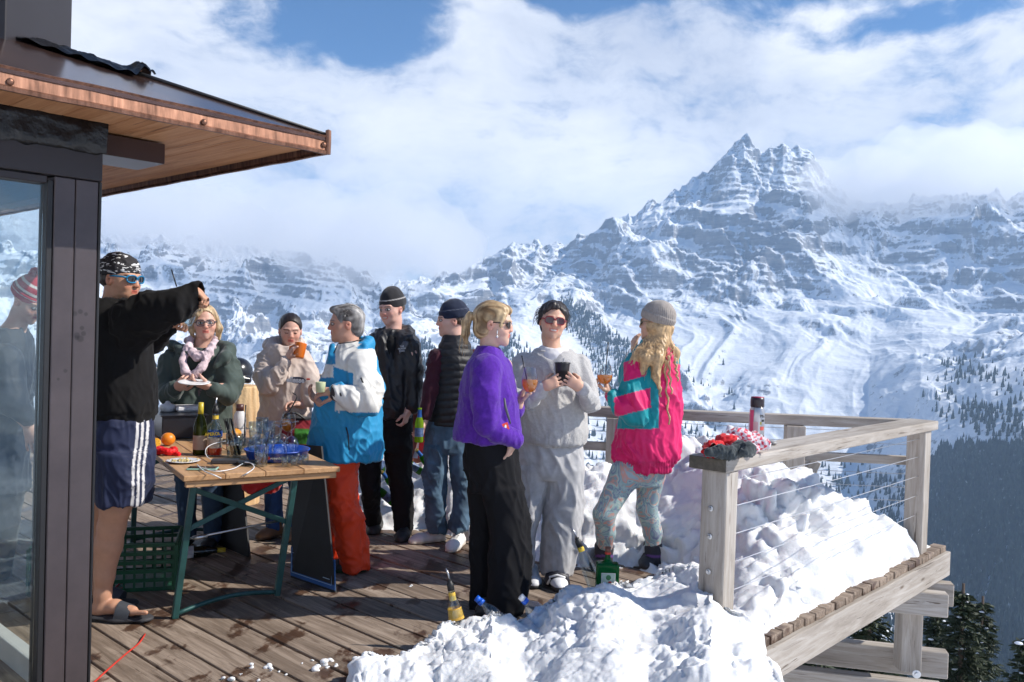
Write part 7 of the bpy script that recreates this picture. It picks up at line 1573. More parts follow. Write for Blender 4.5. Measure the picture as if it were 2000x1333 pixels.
for (px, py, lv) in ((497, 895, 0), (523, 893, 0), (509, 884, 0), (533, 884, 0), (497, 895, 1), (523, 893, 1), (511, 884, 1)):
    w = ['lower', 'upper'][lv]; pos = {497: 'left front', 523: 'right front', 509: 'left rear', 511: 'middle rear', 533: 'right rear'}[px]
    tumbler(lp(px, py) + np.array([0, 0, .1015*lv]), '%s clear ribbed tumbler in the %s layer of the stack behind the blue tray' % (pos, w))
tumbler(lp(457, 893), 'wide clear glass holding a bunch of black straws', None, r=.046, H=.13, name='straw_glass')
b = MB(); rg = np.random.default_rng(4); c = lp(457, 893)
for i in range(16): a = rg.uniform(0, 6.28); b.tube([c + np.array([.022*math.cos(a) + .012, .022*math.sin(a), .012]), c + np.array([-.035 + .02*math.cos(a) + rg.uniform(-.012, .012), .02*math.sin(a), .205 + rg.uniform(-.02, .01)])], .0028, 6)
tag(b.build('straw_bundle', STRAW, smooth=True, origin=c), 'bundle of black straws leaning left in a wide glass', 'straws', kind='stuff')
tt = tumbler(lp(510, 911), 'clear tumbler with one black straw at the front edge of the table', None, r=.037, H=.108, name='tumbler'); b = MB(); c = lp(510, 911); b.tube([c + [.0, 0, .015], c + [.045, .0, .185]], .003, 7); o = b.build('straw', STRAW, smooth=True, origin=c); tag(o, 'single black straw leaning right in the front tumbler', 'straw')
tumbler(lp(468, 886), 'clear tumbler with an orange slice behind the straw glass', None, r=.035, H=.09, name='tumbler')
b = MB(); c = lp(468, 886) + [-.02, 0, .115]; b.lathe(c, [(.001,0),(.028,0),(.030,.004),(.001,.004)], 20, axis=(.6,-.5,.6)); tag(b.build('orange_slice', plain((.80,.30,.02), .5), smooth=True, origin=c), 'orange slice on the rim of a tumbler', 'orange slice')
# blue tray with upside down wine glasses
c = G(541, 897, TZ + .001); BLUET = simple('blue_plastic', (.012,.07,.42), .35, bstr=.05)
b = MB(); b.lathe(c, [(.001,.002),(.150,.002),(.158,.010),(.172,.052),(.178,.055),(.178,.059),(.170,.059),(.152,.012),(.001,.008)], 56); tr = b.build('serving_tray', BLUET, smooth=True, origin=c); tag(tr, 'round blue plastic tray holding upturned wine glasses at the table end', 'tray')
ORG[tr.name] = c; text('rugenbräu', .019, c + np.array([.050, -.166, .030]), (1, .30, .0), (0, -.25, 1), WHITEP, tr, name='tray_lettering', bold=.0004)
b = MB(); q = c + np.array([.0, -.1685, .030]); b.lathe(q, [(.009,0),(.008,.001)], 12, axis=(.05,-1,.2)); b.build('tray_logo', REDP, tr)
def upturned(px, py, label, H=.20, rb=.042):
    base = G(px, py, TZ + .012); t = thing('wine_glass', base, label, 'glass', 'upturned wine glasses on the blue tray'); b = MB(); hs = H*.42; rf = .038; pr = [(rf, 0), (rf, .002), (rf*.4, .006), (.0035, .014), (.0032, hs*.6), (.004, hs*.95)] + [(rb*math.sqrt(max(0, 1 - (1 - min(1, u*2.1))**2))*(1 - .30*max(0, u - .45)**1.3/.45), hs + (H-hs)*u) for u in (.03, .08, .16, .26, .38, .5, .65, .8, .92, 1.0)]
    b.lathe(base, [(a, H - h_) for a, h_ in pr], 28, caps=False); b.build('bowl_and_stem', GLASS, t, smooth=True)
upturned(545, 903, 'upturned wine glass at the front left of the blue tray'); upturned(568, 893, 'upturned wine glass at the right of the blue tray'); upturned(548, 880, 'upturned wine glass at the back of the blue tray', H=.17)
for j, (px, py, w_) in enumerate(((578, 902, 'middle'), (590, 897, 'rearmost'), (586, 906, 'front right'), (574, 909, 'foremost'), (596, 904, 'rightmost'), (566, 906, 'left middle'), (556, 909, 'leftmost'))):
    tumbler(G(px, py, TZ + .010), '%s small shot glass at the right of the blue tray' % w_, 'shot glasses on the blue tray', r=.018, H=.045, name='shot_glass')
wine_glass(lp(562, 868) , .20, .046, 'wine glass of orange spritz standing behind the blue tray', None, SPRITZ, .62, straw=None, stem=.38)
# flask, orange, half orange, scrunchie, plate, phone, power bank, cable
c = lp(467, 868); t = thing('flask', c, 'white insulated flask with brown cap at the back of the table', 'flask'); b = MB(); b.lathe(c, [(.001,0),(.036,0),(.038,.004),(.038,.15),(.034,.18),(.022,.205),(.020,.215)], 28); b.build('body', plain((.72,.70,.68), .35), t, smooth=True); b = MB(); b.lathe(c, [(.023,.205),(.023,.245),(.001,.247)], 24); b.build('cap', plain((.10,.035,.03), .4), t, smooth=True); b = MB(); b.lathe(c, [(.0386,.060),(.0386,.064)], 28, caps=False); b.lathe(c, [(.0386,.10),(.0386,.103)], 28, caps=False); b.build('ring', plain((.1,.08,.08)), t)
b = MB(); b.tube([lp(476, 872) + [0,0,0], lp(477, 872) + [.003,0,.25]], .004, 7); tag(b.build('straw', STRAW, smooth=True), 'upright black straw in front of the white flask', 'straw')
def fruit(px, py, r, label, half=False):
    c = lp(px, py); F = Field(c - r*1.3, c + [r*1.3, r*1.3, r*2.4], r/8); F.ell(c + [0,0,r*.97], (r, r, r*.95), None, .001)
    F.ell(c + [0,0,r*2.02], (r*.12,)*3, None, .006, op='s')
    V, Q = F.mesh(); V = relax(V, Q, 2); o = mk('orange', V, Q, simple('orange_peel', (.78,.23,.012), .4, bstr=.5, bscale=260, bdist=.0015, var=.08), origin=c); tag(o, label, 'orange')
fruit(328, 871, .041, 'whole orange in front of the black box on the table')
c = lp(303, 874); t = thing('half_orange', c, 'cut half orange at the left end of the table', 'orange'); b = MB(); b.lathe(c + [0,0,.02], [(.001,-.018),(.02,-.014),(.03,0),(.033,.012)], 24, axis=(.2,-.9,.6)); b.build('peel', plain((.78,.25,.01), .5), t, smooth=True); b = MB(); b.lathe(c + [0,0,.02], [(.031,.0122),(.029,.0125),(.001,.0125)], 24, axis=(.2,-.9,.6)); b.build('flesh', simple('orange_flesh', (.85,.42,.04), .35, var=.4, vscale=90), t, smooth=True)
c = lp(323, 889); F = Field(c - [.08,.06,.01], c + [.09,.06,.07], .004); n = 26
for i in range(n): a = 2*math.pi*i/n; F.ell(c + np.array([.045*math.cos(a), .028*math.sin(a), .022 + .006*math.sin(3*a)]), (.016 + .006*math.sin(5*a), .016, .017), None, .006)
F.cone(c + [.04,-.01,.01], c + [.075,-.015,.008], .01, .014, .01); V, Q = F.mesh(); V = folds(V, Q, .006, 45, 3, .9); tag(mk('scrunchie', V, Q, cloth('red_satin', (.70,.012,.015), .4, .1), origin=c), 'crumpled red scrunchie on the left of the table', 'scrunchie')
c = lp(358, 903); t = thing('plate', c, 'used white plate with food scraps at the near left of the table', 'plate'); b = MB(); b.lathe(c, [(.001,0),(.05,0),(.082,.008),(.086,.011),(.082,.012),(.05,.004),(.001,.004)], 36); b.build('dish', simple('china', (.72,.74,.78), .3, bstr=0), t, smooth=True)
b = MB(); rg = np.random.default_rng(9)
for i in range(40): b.box(c + np.array([rg.normal()*.03, rg.normal()*.022, .007 + rg.random()*.004]), (.012, .008, .005), ax=np.linalg.qr(rg.normal(size=(3,3)))[0], bev=.001)
tag(b.build('food_scraps', simple('crumbs', (.62,.48,.22), .8, var=.5, vscale=60), t), kind='stuff')
def slab(px, py, L_, W2, H_, ang, m, name, label, cat, parts=None):
    c = lp(px, py); a = np.array([math.cos(R_(ang)), math.sin(R_(ang)), 0]); s2 = np.cross(UP, a); b = MB(); b.box(c + UP*H_/2, (L_, W2, H_), ax=np.array([a, s2, UP]), bev=.004); o = b.build(name, m, origin=c); ORG[o.name] = c; tag(o, label, cat); return o, c, a, s2
o, c, a, s2 = slab(396, 917, .148, .075, .009, 8, plain((.30,.50,.42), .4), 'mobile_phone', 'mobile phone in a mint case with white cable plugged in', 'phone'); b = MB(); b.box(c + UP*.0098, (.138, .066, .001), ax=np.array([a, s2, UP])); b.build('screen', simple('dark_screen', (.01,.01,.012), .06, bstr=0), o)
slab(440, 905, .14, .07, .022, 12, plain((.045,.045,.05), .4), 'power_bank', 'dark grey power bank beside the phone', 'power bank'); slab(482, 908, .10, .06, .02, 30, plain((.015,.015,.017), .4), 'wallet', 'black wallet in front of the blue tray', 'wallet')
cab = lambda pts, m, label, name, r: tag((lambda b: (b.tube(catmull(pts), r, 7), b.build(name, m, smooth=True))[1])(MB()), label, 'cable')
def catmull(pts, n=8):
    pts = [np.array(p, float) for p in pts]; q = [2*pts[0] - pts[1]] + pts + [2*pts[-1] - pts[-2]]; out = []
    for i in range(1, len(q) - 2):
        for k in range(n): t = k/n; out.append(.5*((2*q[i]) + (q[i+1] - q[i-1])*t + (2*q[i-1] - 5*q[i] + 4*q[i+1] - q[i+2])*t*t + (3*q[i] - q[i-1] - 3*q[i+1] + q[i+2])*t**3))
    return out + [q[-2]]
WC = plain((.75,.75,.76), .4)
u = lambda px, py, z=.006: G(px, py, TZ + z)
cab([u(385, 908, .012), u(398, 920, .01), u(420, 929), P(440, 937, 4.36), P(462, 934, 4.42), u(482, 925), u(496, 914), u(490, 905, .02), u(478, 903, .025)], WC, 'white charging cable looping over the front edge of the table', 'cable', .003)
cab([u(388, 912, .012), u(420, 921, .006), u(455, 916, .006), u(478, 905, .012), u(500, 908)], WC, 'thinner white cable lying behind the phone', 'cable', .0025)
cab([u(425, 903), u(405, 893, .02), u(402, 878, .06), u(415, 868, .08), u(440, 862, .08)], WC, 'white wire rising beside the aperitif bottle', 'cable', .0022)
# black box and containers at the back
c = lp(350, 852); b = MB(); ax3 = np.array([twu, tl, UP]); 
for (o3, sz) in (((0,0,.008),(.26,.30,.012)), ((.13,0,.075),(.008,.30,.14)), ((-.13,0,.075),(.008,.30,.14)), ((0,.15,.075),(.26,.008,.14)), ((0,-.15,.075),(.26,.008,.14))): b.box(c + twu*o3[0] + tl*o3[1] + UP*o3[2], sz, ax=ax3, bev=.002)
b.box(c + UP*.148, (.29,.33,.008), ax=ax3, bev=.003); tag(b.build('black_box', plain((.015,.016,.022), .3), origin=c), 'black plastic box with flat lid on the table, left of the wine bottle', 'box')
c2 = c + UP*.154; b = MB(); b.box(c2 + tl*.05 + twu*.06 + UP*.02, (.16,.11,.04), ax=ax3, bev=.012); tag(b.build('napkin_pack', simple('white_plastic', (.75,.75,.77), .5), origin=c2), 'white pack lying on the black box', 'pack')
b = MB(); b.lathe(c2 - twu*.06 + tl*.08, [(.001,0),(.045,0),(.05,.035),(.045,.042),(.02,.05),(.012,.065),(.001,.068)], 20); tag(b.build('white_tub', simple('white_tub', (.7,.72,.76), .4), smooth=True, origin=c2 - twu*.06 + tl*.08), 'white lidded tub on the black box', 'tub')
c = G(300, 840, TZ); b = MB(); b.box(c + np.array([.02,.1,.06]), (.24,.2,.10), bev=.004); tag(b.build('serving_box', simple('cream_box', (.42,.38,.30), .6), origin=c), 'cream box on the far left end of the table', 'box')
c = P(318, 812, 6.3); b = MB(); b.box(c, (.30,.25,.05), bev=.006); b.box(c + [0,0,.04], (.28,.23,.015), bev=.006); tag(b.build('black_case', plain((.02,.022,.025), .35)), 'low black and white case behind the man in the black sweatshirt', 'case')

# ---------------------------------------------------------------- boards, crate, bottle, cable under the table
def board(pts, m, label, name='menu_board'):
    b = MB(); pts = [np.array(q, float) for q in pts]; n = np.cross(pts[1] - pts[0], pts[2] - pts[0]); n /= np.linalg.norm(n)
    if n[1] > 0: pts = pts[::-1]; n = -n
    b.poly(pts, .012, n); o = b.build(name, m); ORG[o.name] = np.array(o.location); tag(o, label, 'board'); return o, pts, n
BLK = simple('chalkboard', (.012,.012,.014), .6, var=.3, vscale=8)
A1 = G(568, 1128); A2 = G(655, 1158); up1 = P(572, 868, A1[1] + .16); up2 = P(627, 872, A2[1] + .16)
o, pts, n = board([A1, A2, up2, up1], BLK, 'tall black A-board leaning at the right end of the table, blue strip along its foot')
rb_ = (A2 - A1)/np.linalg.norm(A2 - A1); ub = (up1 - A1)/np.linalg.norm(up1 - A1); L_ = np.linalg.norm(A2 - A1)
NB2 = simple('navy_board_strip', (.025,.10,.30), .45, bstr=0); nn = n
b = MB(); q0 = A1 + ub*.012; b.poly([q0 + nn*.003, q0 + rb_*L_ + nn*.003, q0 + rb_*L_ + ub*.17 + nn*.003, q0 + ub*.17 + nn*.003], .003, nn); b.build('blue_strip', NB2, o)
b = MB(); q1 = [A1 + rb_*.01 + ub*.035, A1 + rb_*(L_ - .03) + ub*.035, A1 + rb_*(L_ - .03) + ub*.15, A1 + rb_*.01 + ub*.15]; b.tube([v + nn*.005 for v in q1 + [q1[0]]], .0016, 5); b.build('strip_outline', plain((.35,.5,.65)), o)
text('Prosit und guten', .018, A1 + rb_*L_*.35 + ub*.135 + nn*.006, rb_, ub, simple('pale_blue_print', (.4,.55,.7), .5, bstr=0), o, name='board_lettering') if False else None
PB = simple('pale_blue_print', (.4,.55,.7), .5, bstr=0)
for k in range(2):
    b = MB(); b.box(A1 + rb_*L_*.34 + ub*(.135 - .014*k) + nn*.005, (.16 - .04*k, .003, .0035), ax=np.array([rb_, ub, nn])); b.build('small_print', PB, o)
b = MB(); b.lathe(A1 + rb_*L_*.80 + ub*.085 + nn*.004, [(.008,0),(.007,.002)], 10, axis=nn); b.build('board_logo', REDP, o); b = MB(); b.box(A1 + rb_*L_*.82 + ub*.065 + nn*.005, (.06, .003, .005), ax=np.array([rb_, ub, nn])); b.build('small_print', PB, o)
B1 = G(398, 1052); B2 = G(487, 1090); v1 = P(390, 930, B1[1] + .15); v2 = P(470, 925, B2[1] + .15)
o, pts, n = board([B1, B2, v2, v1], BLK, 'black A-board with a round 1664 emblem under the table')
r2 = (B2 - B1)/np.linalg.norm(B2 - B1); u2 = (v1 - B1)/np.linalg.norm(v1 - B1); cc = B1 + (B2 - B1)*.46 + u2*.135
b = MB(); b.lathe(cc + n*.002, [(.052,0),(.050,.002),(.001,.002)], 30, axis=n); b.build('round_emblem', plain((.62,.60,.58), .5), o)
text('1664', .046, cc + n*.0055, r2, u2, BLACKP, o, name='emblem_number', bold=.001)
b = MB(); 
for sg in (-1, 1): b.box(cc + u2*.06*1 + r2*.03*sg + n*.001, (.05, .016, .002), ax=np.array([r2*math.cos(sg*.9) + u2*math.sin(sg*.9), -r2*math.sin(sg*.9) + u2*math.cos(sg*.9), n])); b.box(cc - u2*.06 + r2*.03*sg + n*.001, (.05, .016, .002), ax=np.array([r2*math.cos(sg*.9) - u2*math.sin(sg*.9), r2*math.sin(sg*.9) + u2*math.cos(sg*.9), n]))
b.build('red_ribbons', plain((.30,.02,.03)), o)
# green crate
g1 = G(190, 1100); cx = np.array([-2.28, 5.0, 0]); crm = simple('green_plastic', (.006,.075,.030), .5, bstr=.1)
ca = np.array([.96,.28,0]); ca /= np.linalg.norm(ca); cb = np.array([-ca[1], ca[0], 0]); axc = np.array([ca, cb, UP]); t = thing('crate', cx, 'green slatted plastic crate on the deck under the table', 'crate'); LX, LY, HZ = .74, .42, .27
for (cn, dr, hf, ln, oth) in (('front', ca, -LY/2, LX, cb), ('back', ca, LY/2, LX, cb), ('left', cb, -LX/2, LY, ca), ('right', cb, LX/2, LY, ca)):
    b = MB(); axw = np.array([dr, np.cross(UP, dr), UP])
    for z in (.012, .062, .112, .162, .212, .258): b.box(cx + oth*hf + UP*z, (ln, .012, .022), ax=axw, bev=.002)
    n_ = int(ln/.05)
    for k in range(n_ + 1): b.box(cx + oth*hf + dr*(k/n_ - .5)*ln + UP*.135, (.012 if 0 < k < n_ else .03, .009, .25), ax=axw, bev=.001)
    b.build('side_panel', crm, t)
b = MB(); b.box(cx + UP*.006, (LX - .01, LY - .01, .008), ax=axc); b.build('base', crm, t)
c = cx + ca*(-.22) + cb*.0 + UP*.02; b = MB(); b.box(c + UP*.20, (.20, .28, .36), ax=axc, bev=.02); tag(b.build('blue_pack', simple('blue_film', (.01,.03,.50), .3, bstr=.6, bscale=18, bdist=.01), origin=c), 'blue wrapped pack standing in the green crate', 'pack')
# lying wine bottle
c = G(345, 1092); ax = np.array([.96,.40,.0]); ax /= np.linalg.norm(ax); c = c + UP*.038; t = thing('wine_bottle', c, 'dark wine bottle with yellow foil lying on the deck beside the crate', 'bottle'); b = MB(); b.lathe(c, [(.001,0),(.034,0),(.0375,.006),(.0375,.155),(.034,.18),(.0165,.225),(.0145,.29),(.001,.291)], 28, axis=ax); b.build('glass', simple('dark_bottle', (.012,.014,.01), .1, bstr=0), t, smooth=True); b = MB(); b.lathe(c, [(.016,.235),(.0155,.296),(.001,.298)], 22, axis=ax); b.build('foil', plain((.55,.42,.03), .35), t, smooth=True); b = MB(); b.lathe(c, [(.0381,.03),(.0381,.10)], 28, axis=ax, caps=False); b.build('label', plain((.6,.58,.6), .5), t, smooth=True)
RC = simple('red_rubber', (.55,.035,.02), .5, bstr=0)
cab([G(150, 1365, .006), G(200, 1318, .006), G(243, 1280, .006), G(270, 1258, .006), G(281, 1243, .012), G(283, 1239, .0)], RC, 'red cable crossing the deck boards in the near left corner', 'cable', .0042)
cab([G(222, 1152, .006), G(236, 1139, .02), G(243, 1145, .02), G(230, 1152, .006), G(195, 1150, .006), G(170, 1148, .006)], RC, 'small loop of red cable behind the leg of the man in shorts', 'cable', .005)
# ---------------------------------------------------------------- log, helmet, deck chair, bag
c = P(463, 905, 7.3); c[2] = 0; t = thing('log_table', c, 'thick upright log with split bark used as a stand, helmet on top', 'log')
F = Field(c - [.32,.32,.02], c + [.32,.32,1.12], .012); F.cone(c + [0,0,.0], c + [0,0,.98], .19, .175, .01); F.comb(c - .5, c + [.5,.5,2], lambda X, Y, Z: (-(Z - .985)) + 0*X*Y, .003, 's'); V, Q = F.mesh(); n = vnormals(V, Q); d = pn(V[:,0]*26, V[:,1]*26, V[:,2]*3); V = V + n*(.012*d*(n[:,2] < .8))[:, None]
V, Q = V, Q; k = np.clip(.5 + .6*d, 0, 1)[:, None]; sp_ = (proj(V)[0] > 452)[:, None]; cl_ = np.where(sp_, np.array([.52,.30,.13])*(1-k) + np.array([.70,.50,.28])*k, np.array([.12,.06,.035])*(1-k) + np.array([.38,.20,.10])*k); mk('trunk', V, Q, simple('split_log', (.5,.3,.15), .85, attr=True, bstr=.6, bscale=60, bdist=.006), t, True, cols=cl_)
c = P(465, 748, 7.25); F = Field(c - [.16,.18,.03], c + [.16,.18,.24], .007); F.ell(c + [0,0,.09], (.115,.14,.12), None, .01); F.comb(c - .3, c + .3, lambda X, Y, Z: Z - c[2] + 0*X*Y, .01, 's'); F.chain([c + [-.1,-.06,.03], c + [0,-.14,.05], c + [.1,-.06,.03]], [.03,.034,.03], .01); V, Q = F.mesh(); tag(mk('ski_helmet', V, Q, simple('black_helmet', (.015,.015,.018), .25, bstr=0), origin=c), 'black ski helmet with goggles resting on the log', 'helmet')
def deckchair():
    t = thing('deck_chair', P(822, 900, 6.9)*[1,1,0], 'folding deck chair with red and white cloth between the two young men', 'deck chair'); b = MB()
    p0, p1 = P(800, 905, 6.9), P(830, 775, 7.05); p2, p3 = P(842, 905, 6.8), P(858, 790, 7.0); b.beam(p0, p1, .03, .045); b.build('frame', REDW, t); b = MB(); b.beam(p2, p3, .03, .045); b.build('frame', REDW, t)
    m, nt, bs, out = newmat('red_white_cloth'); tc = N(nt, 'ShaderNodeTexCoord'); w = N(nt, 'ShaderNodeTexWave', Scale=3.2, Distortion=0.5); nt.links.new(tc.outputs['Object'], w.inputs[0]); rp = ramp(nt, [(.5, (.72,.03,.03)), (.52, (.78,.74,.74))], w.outputs['Fac']); rp.color_ramp.interpolation = 'CONSTANT'; nt.links.new(rp.outputs[0], bs.inputs['Base Color'])
    V = []; n0, n1 = 8, 14
    a, bb, c_, d_ = P(806, 895, 6.9), P(850, 898, 6.8), P(855, 780, 7.0), P(812, 780, 7.05)
    for i in range(n0):
        for j in range(n1): s_, t_ = i/(n0-1), j/(n1-1); q = (a*(1-s_) + bb*s_)*(1-t_) + (d_*(1-s_) + c_*s_)*t_; q[1] += .06*math.sin(math.pi*t_); V.append(q)
    mk('cloth', V, [tuple(int(k) for k in f) for f in grid_faces(n0, n1)], m, t); b = MB(); b.poly([P(797, 812, 6.75), P(806, 812, 6.75), P(800, 868, 6.75), P(792, 868, 6.75)], .01, (0, -1, 0)); b.build('orange_strap', plain((.70,.08,.01)), t)
deckchair()
F = Field(*[np.array(v) for v in ((P(555, 905, 5.95) - [.02,.2,.02]), (P(625, 790, 6.1) + [.02,.1,.02]))], .008); F.loft([(*P(588, 880, 6.0), .14, .09), (*P(590, 845, 6.0), .15, .10), (*P(592, 815, 6.0), .10, .06)], .02); V, Q = F.mesh(); V = folds(V, Q, .014, 11, 4); px, py = proj(V); cl_ = np.where((((px > 575) & (px < 605) & (py > 838) & (py < 868)))[:, None], np.array([.05,.22,.03]), np.array([.26,.02,.03])); cl_[(py < 822)] = (.02,.02,.025); o = mk('shoulder_bag', V, Q, cloth('bag_cloth', (1,1,1), .7, attr=True), cols=cl_); tag(o, 'dark red bag with green patch hanging at the front of the beige pullover', 'bag'); ORG[o.name] = np.array(o.location)
b = MB(); b.tube(catmull([P(560, 812, 5.93), P(572, 792, 5.92), P(580, 775, 5.92), P(572, 768, 5.95)]), .009, 6, flat=.4); b.tube(catmull([P(548, 835, 5.94), P(556, 812, 5.93), P(575, 806, 5.92), P(596, 818, 5.94)]), .016, 6, flat=.5); b.build('strap', BLACKP, o, smooth=True)
c = G(520, 950, .0) ; F = Field(P(485, 965, 5.6) - .1, P(540, 925, 5.75) + .1, .008); F.loft([(*P(510, 962, 5.68), .10, .07), (*P(512, 945, 5.68), .13, .09), (*P(512, 930, 5.68), .10, .07)], .02); V, Q = F.mesh(); px, py = proj(V); tag(mk('red_bag', folds(V, Q, .01, 14), Q, cloth('red_nylon', (.55,.02,.02), .5)), 'red and black bag hanging beneath the table', 'bag')

# ---------------------------------------------------------------- things on the rail and in the snow
c = P(1477, 852, 4.62); c[2] = .958; t = thing('thermos', c, 'steel thermos flask with stickers and black lid standing on the railing', 'flask'); s_ = 1.0
b = MB(); b.lathe(c, [(.001,0),(.038,0),(.040,.004),(.040,.155),(.038,.19),(.033,.20),(.033,.205)], 32); b.build('body', simple('brushed_steel', (.50,.49,.50), .3, .8, bstr=.05), t, smooth=True); b = MB(); b.lathe(c, [(.034,.205),(.036,.209),(.036,.242),(.034,.258),(.001,.26)], 28); b.build('lid', simple('black_lid', (.03,.02,.025), .35, bstr=0), t, smooth=True); b = MB(); b.lathe(c, [(.0345,.252),(.034,.259),(.001,.261)], 28); b.build('lid_top', plain((.35,.02,.06)), t, smooth=True)
def sticker(a0, a1, z0, z1, m, name='sticker', r=.0406):
    V = []; n = 8
    for i in range(n + 1):
        a = R_(a0 + (a1 - a0)*i/n)
        for z in (z0, z1): V.append(c + np.array([r*math.sin(a), -r*math.cos(a), z]))
    mk(name, V, [(2*i, 2*i+2, 2*i+3, 2*i+1) for i in range(n)], m, t)
sticker(-75, -40, .02, .19, plain((.80,.08,.18), .4)); sticker(-42, -5, .06, .13, plain((.70,.42,.42), .4)); sticker(-70, -20, .0, .05, plain((.08,.25,.30), .4), r=.0408); sticker(10, 48, .085, .105, plain((.65,.10,.08), .4)); sticker(8, 22, .115, .13, plain((.35,.33,.05), .4)); sticker(22, 52, .13, .142, BLACKP)
text('Ma', .022, c + np.array([.018,-.0385,.160]), (1,.35,0), UP, BLACKP, t, name='sticker_lettering'); text('Ho', .013, c + np.array([.030,-.030,.055]), (1,.9,0), UP, BLACKP, t, name='sticker_lettering')
c0 = P(1435, 868, 4.35); c0[2] = .955; F = Field(c0 - [.28,.22,.22], c0 + [.25,.25,.16], .006)
for (px, py, d, r) in ((1395, 872, 4.22, .035), (1420, 862, 4.28, .045), (1450, 858, 4.36, .048), (1470, 860, 4.42, .042), (1440, 848, 4.38, .040), (1488, 868, 4.36, .030), (1465, 875, 4.26, .030)): F.ell(P(px, py, d), (r*1.3, r, r*.8), None, .03)
F.chain([P(1390, 876, 4.16), P(1380, 900, 4.06), P(1378, 940, 4.055), P(1377, 968, 4.06)], [.03,.022,.02,.014], .02); V, Q = F.mesh(); V = folds(V, Q, .013, 24, 5, .9); px, py = proj(V)
checker = (np.sin(px*.45 + py*.2 + 3*pn(V[:,0]*16, V[:,1]*16, V[:,2]*16))*np.sin(py*.5 - px*.12 + 3*pn(V[:,0]*14, V[:,1]*14, V[:,2]*14 + 5)) > .12)[:, None]; cl_ = np.where(checker, np.array([.60,.03,.07]), np.array([.70,.66,.70])); cl_[px < 1418] = (.65,.015,.02); cl_[(px > 1395) & (px < 1440) & (py < 866) & (py > 850)] = (.68,.02,.03)
o = mk('scarf_bundle', V, Q, cloth('patterned_cloth', (1,1,1), .8, attr=True), cols=cl_); tag(o, 'crumpled red and white patterned cloth lying on the railing end, one sleeve hanging down', 'cloth')
c1 = P(1425, 878, 4.13); c1[2] = .972; F = Field(c1 - [.14,.1,.05], c1 + [.16,.12,.08], .005); F.chain([P(1385, 884, 4.10), P(1408, 882, 4.12), P(1425, 887, 4.12)], [.020,.028,.026], .02); F.chain([P(1425, 887, 4.12), P(1445, 876, 4.18), P(1462, 878, 4.14), P(1455, 884, 4.10)], [.026,.03,.028,.018], .02); V, Q = F.mesh(); tag(mk('dark_gloves', folds(V, Q, .006, 30), Q, cloth('charcoal_fleece', (.045,.055,.06))), 'dark grey gloves lying in front of the patterned cloth on the railing', 'gloves')
c = P(1505, 862, 4.72); c[2] = .958; b = MB(); b.lathe(c, [(.001,0),(.05,0),(.055,.01),(.045,.016),(.001,.018)], 24, sq=(.6,1.0)); tag(b.build('bowl', plain((.30,.29,.28), .4), smooth=True, origin=c), 'flat grey case lying on the railing behind the thermos', 'case')
def liquor(base, ax, label, kind):
    base = np.array(base, float); ax = np.array(ax, float); ax /= np.linalg.norm(ax); t = thing('liquor_bottle', base, label, 'bottle')
    b = MB(); b.lathe(base, [(.001,0),(.036,0),(.039,.006),(.037,.13),(.030,.17),(.0155,.215),(.014,.255),(.016,.258),(.016,.264)], 28, axis=ax, caps=False); b.build('glass', GLASS, t, smooth=True)
    b = MB(); b.lathe(base, [(.0165,.238),(.0165,.268),(.012,.275),(.011,.285)], 20, axis=ax); b.build('stopper', BLACKP, t, smooth=True); b = MB(); e = base + ax*.285; b.tube([e, e + ax*.03, e + ax*.058 + np.array([-.006,0,0])], [.0055,.0045,.003], 8); b.build('pourer_spout', STEEL, t, smooth=True)
    if kind == 'y':
        b = MB(); b.lathe(base, [(.0165,.190),(.0162,.228)], 24, axis=ax, caps=False); b.build('neck_label', simple('yellow_label', (.78,.50,.07), .5, bstr=0), t, smooth=True); b = MB(); b.lathe(base, [(.0385,.10),(.0330,.155)], 28, axis=ax, caps=False); b.build('label', simple('yellow_blue_label', (.75,.42,.05), .5, bstr=0, var=.4, vscale=25), t, smooth=True)
    else: b = MB(); b.lathe(base, [(.0170,.212),(.0165,.236)], 24, axis=ax, caps=False); b.build('neck_label', simple('yellow_band2', (.7,.5,.05), .4, bstr=0, var=.6, vscale=60), t, smooth=True)
    return t
liquor(P(899, 1250, 4.12), (-.22, .05, 1), 'clear bottle with yellow labels and steel pourer at the left edge of the snow', 'y')
liquor(P(1165, 1152, 4.50), (-.42, .05, 1), 'clear bottle with steel pourer leaning left beside the green bottle', 'c')
